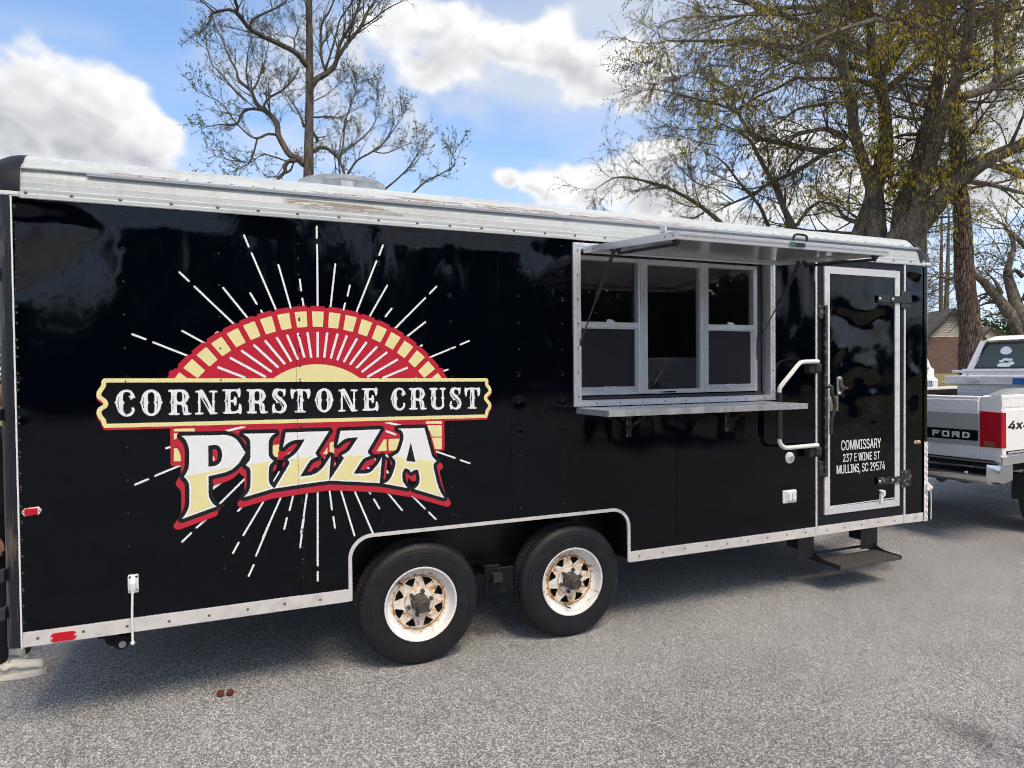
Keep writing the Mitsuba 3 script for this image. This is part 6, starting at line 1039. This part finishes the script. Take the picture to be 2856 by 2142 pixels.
def tubes(P, R, sides=4):
    """many tubes at once: P (N, k, 3), R (N, k)"""
    N, k = P.shape[:2]
    t = np.gradient(P, axis=1); t /= np.linalg.norm(t, axis=2, keepdims=True) + 1e-9
    ref = np.where(np.abs(t[:, :1, 2:]) < .9, [[0, 0, 1.0]], [[1.0, 0, 0]])
    a = np.cross(t, np.broadcast_to(ref, t.shape)); a /= np.linalg.norm(a, axis=2, keepdims=True) + 1e-9; b = np.cross(t, a)
    th = np.arange(sides) * 2 * PI / sides
    v = P[:, :, None] + R[:, :, None, None] * (np.cos(th)[None, None, :, None] * a[:, :, None] + np.sin(th)[None, None, :, None] * b[:, :, None])
    i, j = np.meshgrid(np.arange(k - 1), np.arange(sides), indexing='ij')
    q = np.stack([i * sides + j, i * sides + (j + 1) % sides, (i + 1) * sides + (j + 1) % sides, (i + 1) * sides + j], -1).reshape(-1, 4)
    f = np.vstack([q[:, [0, 1, 2]], q[:, [0, 2, 3]]])
    F = (f[None] + (np.arange(N) * k * sides)[:, None, None]).reshape(-1, 3)
    return v.reshape(-1, 3), F
def unit(v): return v / (np.linalg.norm(v, axis=-1, keepdims=True) + 1e-9)
def grow(o, d, ln, k, trop, wig, g):
    P = [o]; d = unit(d)
    for s in range(k - 1):
        d = unit(d + np.asarray(trop) / (k - 1) + g.normal(0, wig, d.shape)); P.append(P[-1] + d * (ln / (k - 1))[:, None])
    return np.stack(P, 1)
def spawn(P, R, n, t0, ang, g):
    """n shoots from each path: origins, directions, local radius, position along"""
    N, k = P.shape[:2]; t = g.uniform(t0, 1, (N, n)) * (k - 1) * .999; i = t.astype(int); f = (t - i)[..., None]; r = np.arange(N)[:, None]
    o = P[r, i] * (1 - f) + P[r, i + 1] * f; tan = unit(P[r, i + 1] - P[r, i]); rad = R[r, i]
    x = unit(np.cross(tan, unit(g.normal(0, 1, tan.shape)))); a = g.uniform(*ang, (N, n, 1))
    return o.reshape(-1, 3), unit(tan * np.cos(a) + x * np.sin(a)).reshape(-1, 3), rad.reshape(-1), (t / (k - 1)).reshape(-1)
def limb_path(pts, n=5, wob=.0, g=None):
    q = smooth_path(pts, n); q[:, 3] = np.maximum(q[:, 3], .004); return q
def limb_mesh(q, sides=None, rough=.06, seed=0):
    s = sides or (14 if q[0, 3] > .12 else 8 if q[0, 3] > .04 else 5)
    m = tube(q[:, :3], q[:, 3], s)
    if q[0, 3] > .03:
        v = m.vertices; n_ = meshkit.fbm(v * [6, 6, 2.5] + seed, 3, seed) - .5; r = np.interp(np.arange(len(v)) // s, np.arange(len(q)), q[:, 3])
        m.vertices = v + m.vertex_normals * (n_ * r * rough * 4)[:, None]
    return m
def resample(q, step, g):
    seg = np.linalg.norm(np.diff(q[:, :3], axis=0), axis=1); L_ = np.r_[0, np.cumsum(seg)]; n = max(1, int(L_[-1] / step)); s = g.uniform(0, L_[-1], n)
    return np.stack([np.interp(s, L_, q[:, c]) for c in range(4)], 1), unit(np.stack([np.interp(s, L_, np.gradient(q[:, c])) for c in range(3)], 1)), s / L_[-1]
def leaves(o, size, g, hang=0.0, asp=.5, spread=.03):
    """small folded diamonds: 2 triangles each"""
    N = len(o); d = unit(g.normal(0, 1, (N, 3)) + [0, 0, -hang * 3]); x = unit(np.cross(d, unit(g.normal(0, 1, (N, 3))))); s = size * g.uniform(.6, 1.3, (N, 1))
    o = o + g.normal(0, spread, (N, 3)); v = np.stack([o, o + d * s * .5 + x * s * asp * .5, o + d * s, o + d * s * .5 - x * s * asp * .5], 1).reshape(-1, 3)
    k = np.arange(N)[:, None] * 4; return v, np.vstack([k + [[0, 1, 2]], k + [[0, 2, 3]]])
def merge(*vf):
    V, F, n = [], [], 0
    for v, f in vf: V.append(v); F.append(f + n); n += len(v)
    return mesh(np.vstack(V), np.vstack(F))
def twigs(paths, g, rate, l1, l2, n2, trop1, trop2, rmax, ang=(.5, 1.1), n3=0, l3=(.06, .14), t_in=.15, rt=(.006, .0022), k1=6):
    O, Dn, R0 = [], [], []
    for q in paths:
        if q[-1, 3] > rmax: continue
        p, t, s = resample(q, 1.0 / rate, g); ok = (p[:, 3] < rmax) & (s > t_in); O.append(p[ok]); Dn.append(t[ok])
        e = q[-1:, :]; O.append(np.repeat(e, 3, 0)); Dn.append(np.repeat(unit(q[-1:, :3] - q[-2:-1, :3]), 3, 0) + g.normal(0, .3, (3, 3)))
    O = np.vstack(O); Dn = np.vstack(Dn); N = len(O)
    x = unit(np.cross(Dn, unit(g.normal(0, 1, Dn.shape)))); a = g.uniform(*ang, (N, 1)); d = Dn * np.cos(a) + x * np.sin(a)
    ln = g.uniform(*l1, N) * np.clip(.5 + O[:, 3] * 12, .5, 1.1)
    P1 = grow(O[:, :3], d, ln, k1, trop1, .16, g); R1 = np.linspace(1, .35, k1)[None] * np.minimum(np.maximum(O[:, 3:4] * .45, rt[0]), rt[0] * 2.6)
    o2, d2, r2, _ = spawn(P1, R1, n2, .12, (.4, 1.0), g); P2 = grow(o2, d2, g.uniform(*l2, len(o2)), 4, trop2, .18, g); R2 = np.linspace(1, .45, 4)[None] * np.full((len(o2), 1), rt[1] * 1.5)
    out = [tubes(P1, R1, 4), tubes(P2, R2, 3)]; tips = P2
    if n3:
        o3, d3, _, _ = spawn(P2, R2, n3, .2, (.4, 1.1), g); P3 = grow(o3, d3, g.uniform(*l3, len(o3)), 3, trop2, .15, g); out.append(tubes(P3, np.linspace(1, .6, 3)[None] * np.full((len(o3), 1), rt[1]), 3)); tips3 = P3
        return out, P1, P2, P3
    return out, P1, P2, None
def pts_on(P, n, g, t0=.2):
    o, _, _, _ = spawn(P, np.zeros(P.shape[:2]), n, t0, (.1, .2), g); return o
def root_to_ground(q, extra=1.25, base=None):
    """carry the trunk down to the ground, flaring a little"""
    p = q[0]; d = q[1] - q[0]; z = float(ground_z(p[0], p[1])) - .1
    low = np.array([p[0] - d[0] * .3, p[1] - d[1] * .3, z, p[3] * extra]) if base is None else np.array([base[0] * .75 + p[0] * .25, base[1] * .75 + p[1] * .25, z, p[3] * .95]); mid = np.array([*(p[:2] * .5 + low[:2] * .5), (p[2] * .45 + z * .55), p[3] * 1.05]) if base is None else np.array([*(p[:2] * .12 + low[:2] * .88), p[2] * .8 + z * .2, p[3] * .95])
    return np.vstack([low, low * .8 + mid * .2 - [0, 0, 0, p[3] * .08], mid, q])
def tree_main(root, lims, mat, g, ntr=1, base=None):
    ps = [limb_path(l) for l in lims]
    for k, q in enumerate(ps):
        if k < ntr: add('trunk', limb_mesh(root_to_ground(q, 1.25, base), 18, .07, k), mat, smooth=True, parent=root)
        elif q[0, 3] > .05: add('limb', limb_mesh(q, None, .06, k), mat, smooth=True, parent=root)
    small = [limb_mesh(q, None, .05, k) for k, q in enumerate(ps) if k >= ntr and q[0, 3] <= .05]
    if small: add('branches', cat(small), mat, smooth=True, parent=root, kind='stuff')
    return ps
# ---- the half bare tree behind the trailer
g = np.random.default_rng(101)
BT = thing('budding_tree', 'half bare tree with twisting limbs just coming into leaf, behind the trailer', 'tree')
ps = tree_main(BT, TREES['bare'], DBARK, g)
tw, P1, P2, P3 = twigs(ps[1:], g, 4.7, (.45, 1.4), (.18, .55), 6, (0, 0, .55), (0, 0, .45), .085, n3=2, rt=(.0075, .0036), ang=(.35, .9))
tw2, Q1, Q2, _ = twigs([np.vstack([ps[0][k] * [1, 1, 1, .2] for k in range(4, len(ps[0]))])], g, 9.0, (.4, 1.3), (.2, .5), 7, (0, 0, .5), (0, 0, .4), .3, ang=(.7, 1.3), rt=(.006, .0030))
add('twigs', merge(*tw, *tw2), M('dark_twig', (.085, .072, .062), rough=.85, spec=.2), parent=BT, kind='stuff')
o = np.vstack([pts_on(P3, 3, g, .4), pts_on(P2, 2, g, .3), P3[:, -1]])
low = np.clip((o[:, 2] - 5.5) / 6, 0, 1); o = o[g.uniform(0, 1, len(o)) > low * .45]
add('young_leaves', merge(leaves(o, .050, g, .1, .7, .012)), LEAFY, parent=BT, kind='stuff')
# ---- the big oak hung with catkins
g = np.random.default_rng(202)
OK = thing('catkin_oak', 'large many stemmed oak hung with yellow catkins, right behind the trailer', 'tree')
ps = tree_main(OK, TREES['oak'], BARK, g, 5, (16.9, 9.95))
extra = []
for a in range(14):                                          # more boughs above and behind the frame
    an = 2 * PI * a / 14 + .2; z0 = g.uniform(9, 13); r = g.uniform(3, 6)
    c = np.array([17.3, 9.4]); extra.append(limb_path([(*(c + .2 * np.array([math.cos(an), math.sin(an)])), z0, .11), (*(c + r * .5 * np.array([math.cos(an), math.sin(an)])), z0 + 1.6, .075), (*(c + r * np.array([math.cos(an + .2), math.sin(an + .2)])), z0 + 2.2, .03)]))
add('branches', cat([limb_mesh(q, 6, .05, k) for k, q in enumerate(extra)]), BARK, smooth=True, parent=OK, kind='stuff')
allp = ps + extra
tw, P1, P2, _ = twigs(allp, g, 3.5, (.8, 2.4), (.3, .95), 12, (0, 0, .12), (0, 0, -.35), .17, ang=(.45, 1.15), rt=(.0085, .0036))
tw2, S1, S2, _ = twigs([np.c_[q[3:, :3], q[3:, 3] * .25] for q in ps if q[0, 3] > .16], g, 4.2, (1.0, 2.6), (.4, 1.0), 12, (0, 0, .0), (0, 0, -.4), .4, ang=(.8, 1.5), rt=(.009, .0036), t_in=.0)
P2 = np.vstack([P2, S2])
add('twigs', merge(*tw, *tw2), 'mat_dark_twig', parent=OK, kind='stuff')
def catkin_mesh(o, g, ln, w):
    N = len(o); l_ = ln * g.uniform(.6, 1.3, (N, 1)); d = unit(np.array([0, 0, -1.0]) + g.normal(0, .18, (N, 3))); a = g.uniform(0, PI, N); x = np.stack([np.cos(a), np.sin(a), 0 * a], 1) * w
    y = np.stack([-np.sin(a), np.cos(a), 0 * a], 1) * w; m_ = o + d * l_ * .45; e = o + d * l_
    v = np.stack([o, m_ + x, e, m_ - x, m_ + y, m_ - y], 1).reshape(-1, 3); k = np.arange(N)[:, None] * 6
    return v, np.vstack([k + [[0, 1, 2]], k + [[0, 2, 3]], k + [[0, 4, 2]], k + [[0, 2, 5]]])
o = pts_on(P2, 9, g, .2)
dens = meshkit.fbm(o * .55, 3, 5); side = np.clip((o[:, 0] - 12.0) / 4.5, 0, 1)
keep = g.uniform(0, 1, len(o)) < np.clip((dens - .30) * 3.2, .12, 1) * (.45 + .55 * side)
oy = o[keep]; yl = meshkit.fbm(oy * .8 + 9, 2, 7) + .42 * np.clip((oy[:, 0] - 12.5) / 5, 0, 1) > .70
add('catkins', merge(catkin_mesh(oy[yl], g, .11, .012)), CATK, parent=OK, kind='stuff', label='clusters of golden catkins')
add('dull_catkins', merge(catkin_mesh(oy[~yl], g, .085, .011)), CATK2, parent=OK, kind='stuff', label='duller brownish catkins')
o2 = pts_on(P2, 4, g, .3)
add('young_leaves', merge(leaves(o2, .055, g, .5, .5, .015)), OLEAF, parent=OK, kind='stuff')
# ---- the live oak at the right
g = np.random.default_rng(303)
LV = thing('live_oak', 'dark leaved oak with spreading limbs at the right edge, beyond the pine', 'tree')
ps = tree_main(LV, TREES['live'], BARK, g, 2)
tw, P1, P2, _ = twigs([q for q in ps if q[-1, 2] > 3.6], g, 3.0, (.9, 2.4), (.3, .8), 9, (0, 0, .25), (0, 0, .05), .30, rt=(.010, .0042))
add('twigs', merge(*tw), TWIG, parent=LV, kind='stuff')
o = pts_on(P2, 6, g, .2); o = o[(meshkit.fbm(o * .7, 3, 3) > .42) & (o[:, 2] > 3.6)]
add('leaves', merge(leaves(o, .085, g, .1, .5, .05)), DLEAF, parent=LV, kind='stuff')
# ---- the pine whose trunk stands beside the pickup
g = np.random.default_rng(404)
def f_pbark(p, n, uv):
    th = dr.atan2(p.y - 8.6, p.x - 20.2); a, b, w = voronoi(th * 6.5 + p.z * .25, p.z * 3.4)
    plate = smoothstep(.03, .22, b - a)
    return mix((.045, .032, .028), mix((.19, .125, .10), (.30, .225, .19), w), plate * (.6 + .4 * fbm(p.x * 30, p.y * 30, p.z * 30, 3)))
def b_pbark(p, n, uv):
    th = dr.atan2(p.y - 8.6, p.x - 20.2); a, b, w = voronoi(th * 6.5 + p.z * .25, p.z * 3.4)
    return smoothstep(.0, .25, b - a) * (.7 + .5 * w) + .25 * fbm(p.x * 30, p.y * 30, p.z * 30, 3)
PBARK = M('pine_bark', fn=f_pbark, rough=.9, spec=.2, bump=b_pbark, bscale=.035, eps=5e-3)
PN = thing('pine_tree', 'tall pine with plated reddish bark standing behind the white pickup', 'tree')
pq = limb_path(TREES['pine'][0]); rq = root_to_ground(pq, 1.15)
seg = np.linalg.norm(np.diff(rq[:, :3], axis=0), axis=1); Ls = np.r_[0, np.cumsum(seg)]; ss = np.arange(0, Ls[-1], .05)
rq2 = np.stack([np.interp(ss, Ls, rq[:, c]) for c in range(4)], 1); tm = tube(rq2[:, :3], rq2[:, 3], 40); v = tm.vertices
cxy = np.array([20.15, 8.7]); th = np.arctan2(v[:, 1] - np.interp(v[:, 2], rq2[:, 2], rq2[:, 1]), v[:, 0] - np.interp(v[:, 2], rq2[:, 2], rq2[:, 0]))
tm.vertices = v + tm.vertex_normals * ((meshkit.noise(np.stack([np.cos(th) * 4.5, np.sin(th) * 4.5, v[:, 2] * 3.0], 1), 4) - .5) * .055)[:, None]
add('trunk', tm, PBARK, smooth=True, parent=PN)
br = []
for k in range(46):
    z = g.uniform(6.0, 15.5); a = g.uniform(0, 2 * PI); b0_ = np.array([np.interp(z, rq2[:, 2], rq2[:, 0]), np.interp(z, rq2[:, 2], rq2[:, 1]), z]); l_ = g.uniform(1.2, 3.2) * (1.15 - (z - 6) / 14)
    d = np.array([math.cos(a), math.sin(a), 0]); br.append(limb_path([(*b0_, .05), (*(b0_ + d * l_ * .5 + [0, 0, .1]), .032), (*(b0_ + d * l_ + [0, 0, .35]), .012)], 3))
add('branches', cat([limb_mesh(q, 5, .04, k) for k, q in enumerate(br)]), BARK, smooth=True, parent=PN, kind='stuff')
tw, P1, P2, _ = twigs(br, g, 3.2, (.35, .9), (.15, .4), 5, (0, 0, .4), (0, 0, .4), .05, rt=(.008, .005))
add('twigs', merge(*tw), TWIG, parent=PN, kind='stuff')
o = np.repeat(P2[:, -1], 26, 0); d = unit(g.normal(0, 1, o.shape) + unit(np.repeat(P2[:, -1] - P2[:, -2], 26, 0)) * .9); l_ = g.uniform(.14, .24, (len(o), 1)); x = unit(np.cross(d, g.normal(0, 1, d.shape))) * .0035
V_ = np.stack([o + x, o - x, o + d * l_], 1).reshape(-1, 3)
add('needles', mesh(V_, np.arange(len(V_)).reshape(-1, 3)), NEEDLE, parent=PN, kind='stuff')
# ---- two slim trunks far behind the house, and the small trees on the skyline
for nm in ('far1', 'far2'):
    FT = thing('slim_tree', 'thinner of two slender bare trunks rising behind the brown house' if nm == 'far1' else 'thicker of two slender bare trunks rising behind the brown house', 'tree', 'slender trunks behind the house')
    q = limb_path(TREES[nm][0]); add('trunk', limb_mesh(root_to_ground(q), 10), BARK, smooth=True, parent=FT)
    bs = []
    for k in range(26):
        z = g.uniform(4.2, q[-1, 2]); a = g.uniform(0, 2 * PI); b0_ = np.array([np.interp(z, q[:, 2], q[:, 0]), np.interp(z, q[:, 2], q[:, 1]), z]); d = np.array([math.cos(a), math.sin(a), .25]); l_ = g.uniform(1.2, 3.6)
        bs.append(limb_path([(*b0_, .035), (*(b0_ + d * l_ * .5), .022), (*(b0_ + d * l_ + [0, 0, .1]), .010)], 3))
    tw, P1, P2, _ = twigs(bs, g, 2.4, (.6, 1.5), (.3, .8), 6, (0, 0, .1), (0, 0, -.1), .05, rt=(.013, .008))
    add('branches', cat([limb_mesh(b_, 4) for b_ in bs]), BARK, parent=FT, kind='stuff'); add('twigs', merge(*tw), TWIG, parent=FT, kind='stuff')
    o = pts_on(P2, 3, g); add('leaves', merge(leaves(o, .10, g, .2, .5, .1)), DLEAF, parent=FT, kind='stuff')
def small_tree(name, label, x, y, h, w, mat, g, n=2600, leaf=.34, conic=False, catg='tree'):
    K = thing(name, label, catg, 'far trees above the pickup cab'); z0 = float(ground_z(x, y))
    add('trunk', cyl((x, y, z0 - .2), (x, y, z0 + h * .7), .05 * w + .05, 8, .04), BARK, parent=K)
    nb = 26; cz = g.uniform(.28, .92, nb); ca = g.uniform(0, 2 * PI, nb); env = (1.05 - cz) if conic else np.sqrt(np.clip(1 - ((cz - .6) / .45) ** 2, .05, 1)); cr = g.uniform(.35, .9, nb) * env * w / 2 * (1.3 if conic else 1)
    C = np.stack([x + cr * np.cos(ca), y + cr * np.sin(ca), z0 + cz * h], 1); S_ = g.uniform(.10, .20, nb) * w
    k = g.integers(0, nb, n); o = C[k] + g.normal(0, 1, (n, 3)) * S_[k][:, None] * [1, 1, .7]
    add('crown', merge(leaves(o, leaf, g, .1, .6, .02)), mat, parent=K, kind='stuff')
small_tree('pine_tree', 'dark rounded pine on the skyline, left of three far trees above the pickup cab', 78.5, 45.2, 5.6, 5.2, NEEDLE, g)
small_tree('pine_tree', 'taller dark pine on the skyline, right of the far pines above the pickup cab', 84.0, 46.2, 6.6, 6.5, NEEDLE, g)
small_tree('spring_tree', 'light yellow green young tree among the far pines above the pickup cab', 76.5, 42.9, 4.2, 2.6, GLEAF, g, leaf=.28)
small_tree('yellow_shrub', 'yellow leaved shrub at the foot of the far pines', 77.5, 41.2, 2.9, 3.6, YLEAF, g, leaf=.25, catg='shrub')
# ---- far woods on the skyline, and the wood behind the photographer that the black paint mirrors
def woods(name, label, pts, mat, g, n, leaf):
    out = []
    for (x, y, h, w) in pts:
        z0 = float(ground_z(x, y)); nb = 16; cz = g.uniform(.15, .95, nb); ca = g.uniform(0, 2 * PI, nb); cr = g.uniform(.2, .9, nb) * np.sqrt(np.clip(1.12 - cz, .05, 1)) * w / 2
        C = np.stack([x + cr * np.cos(ca), y + cr * np.sin(ca), z0 + cz * h], 1); S_ = g.uniform(.10, .19, nb) * w
        k = g.integers(0, nb, n); out.append(leaves(C[k] + g.normal(0, 1, (n, 3)) * S_[k][:, None], leaf, g, .1, .7, .02))
        out.append(tubes(np.array([[(x, y, z0 - .2), (x, y, z0 + h * .8)]]), np.array([[.25, .08]]), 6))
    add(name, merge(*out), mat, label=label, kind='stuff')
an = np.radians(np.arange(-60, 130, 3.1)); R_ = g.uniform(120, 165, len(an))
woods('far_woods', 'far off belt of mixed woodland along the skyline', [(EYE[0] + r * math.sin(a), EYE[1] + r * math.cos(a), g.uniform(6, 9.5), g.uniform(8, 12)) for a, r in zip(an, R_)], DLEAF, g, 600, .9)
bx = np.arange(-46, 60, 3.6)
def wood_h(x): return g.uniform(4.5, 6.5) if -15 < x < -3 else g.uniform(6.5, 8.0) if 11 < x < 18 else g.uniform(5.5, 7) if x > 46 else g.uniform(7.4, 10.6)
woods('woodland_edge', 'dense evergreen woodland edge behind the photographer', [(x + g.uniform(-1, 1), -34 + g.uniform(-5, 3) - .004 * (x - 5) ** 2, wood_h(x), g.uniform(5, 7.5)) for x in bx] + [(x, -40 + g.uniform(-3, 3), .9 * wood_h(x), g.uniform(6, 8)) for x in bx], NEEDLE, g, 1500, .55)
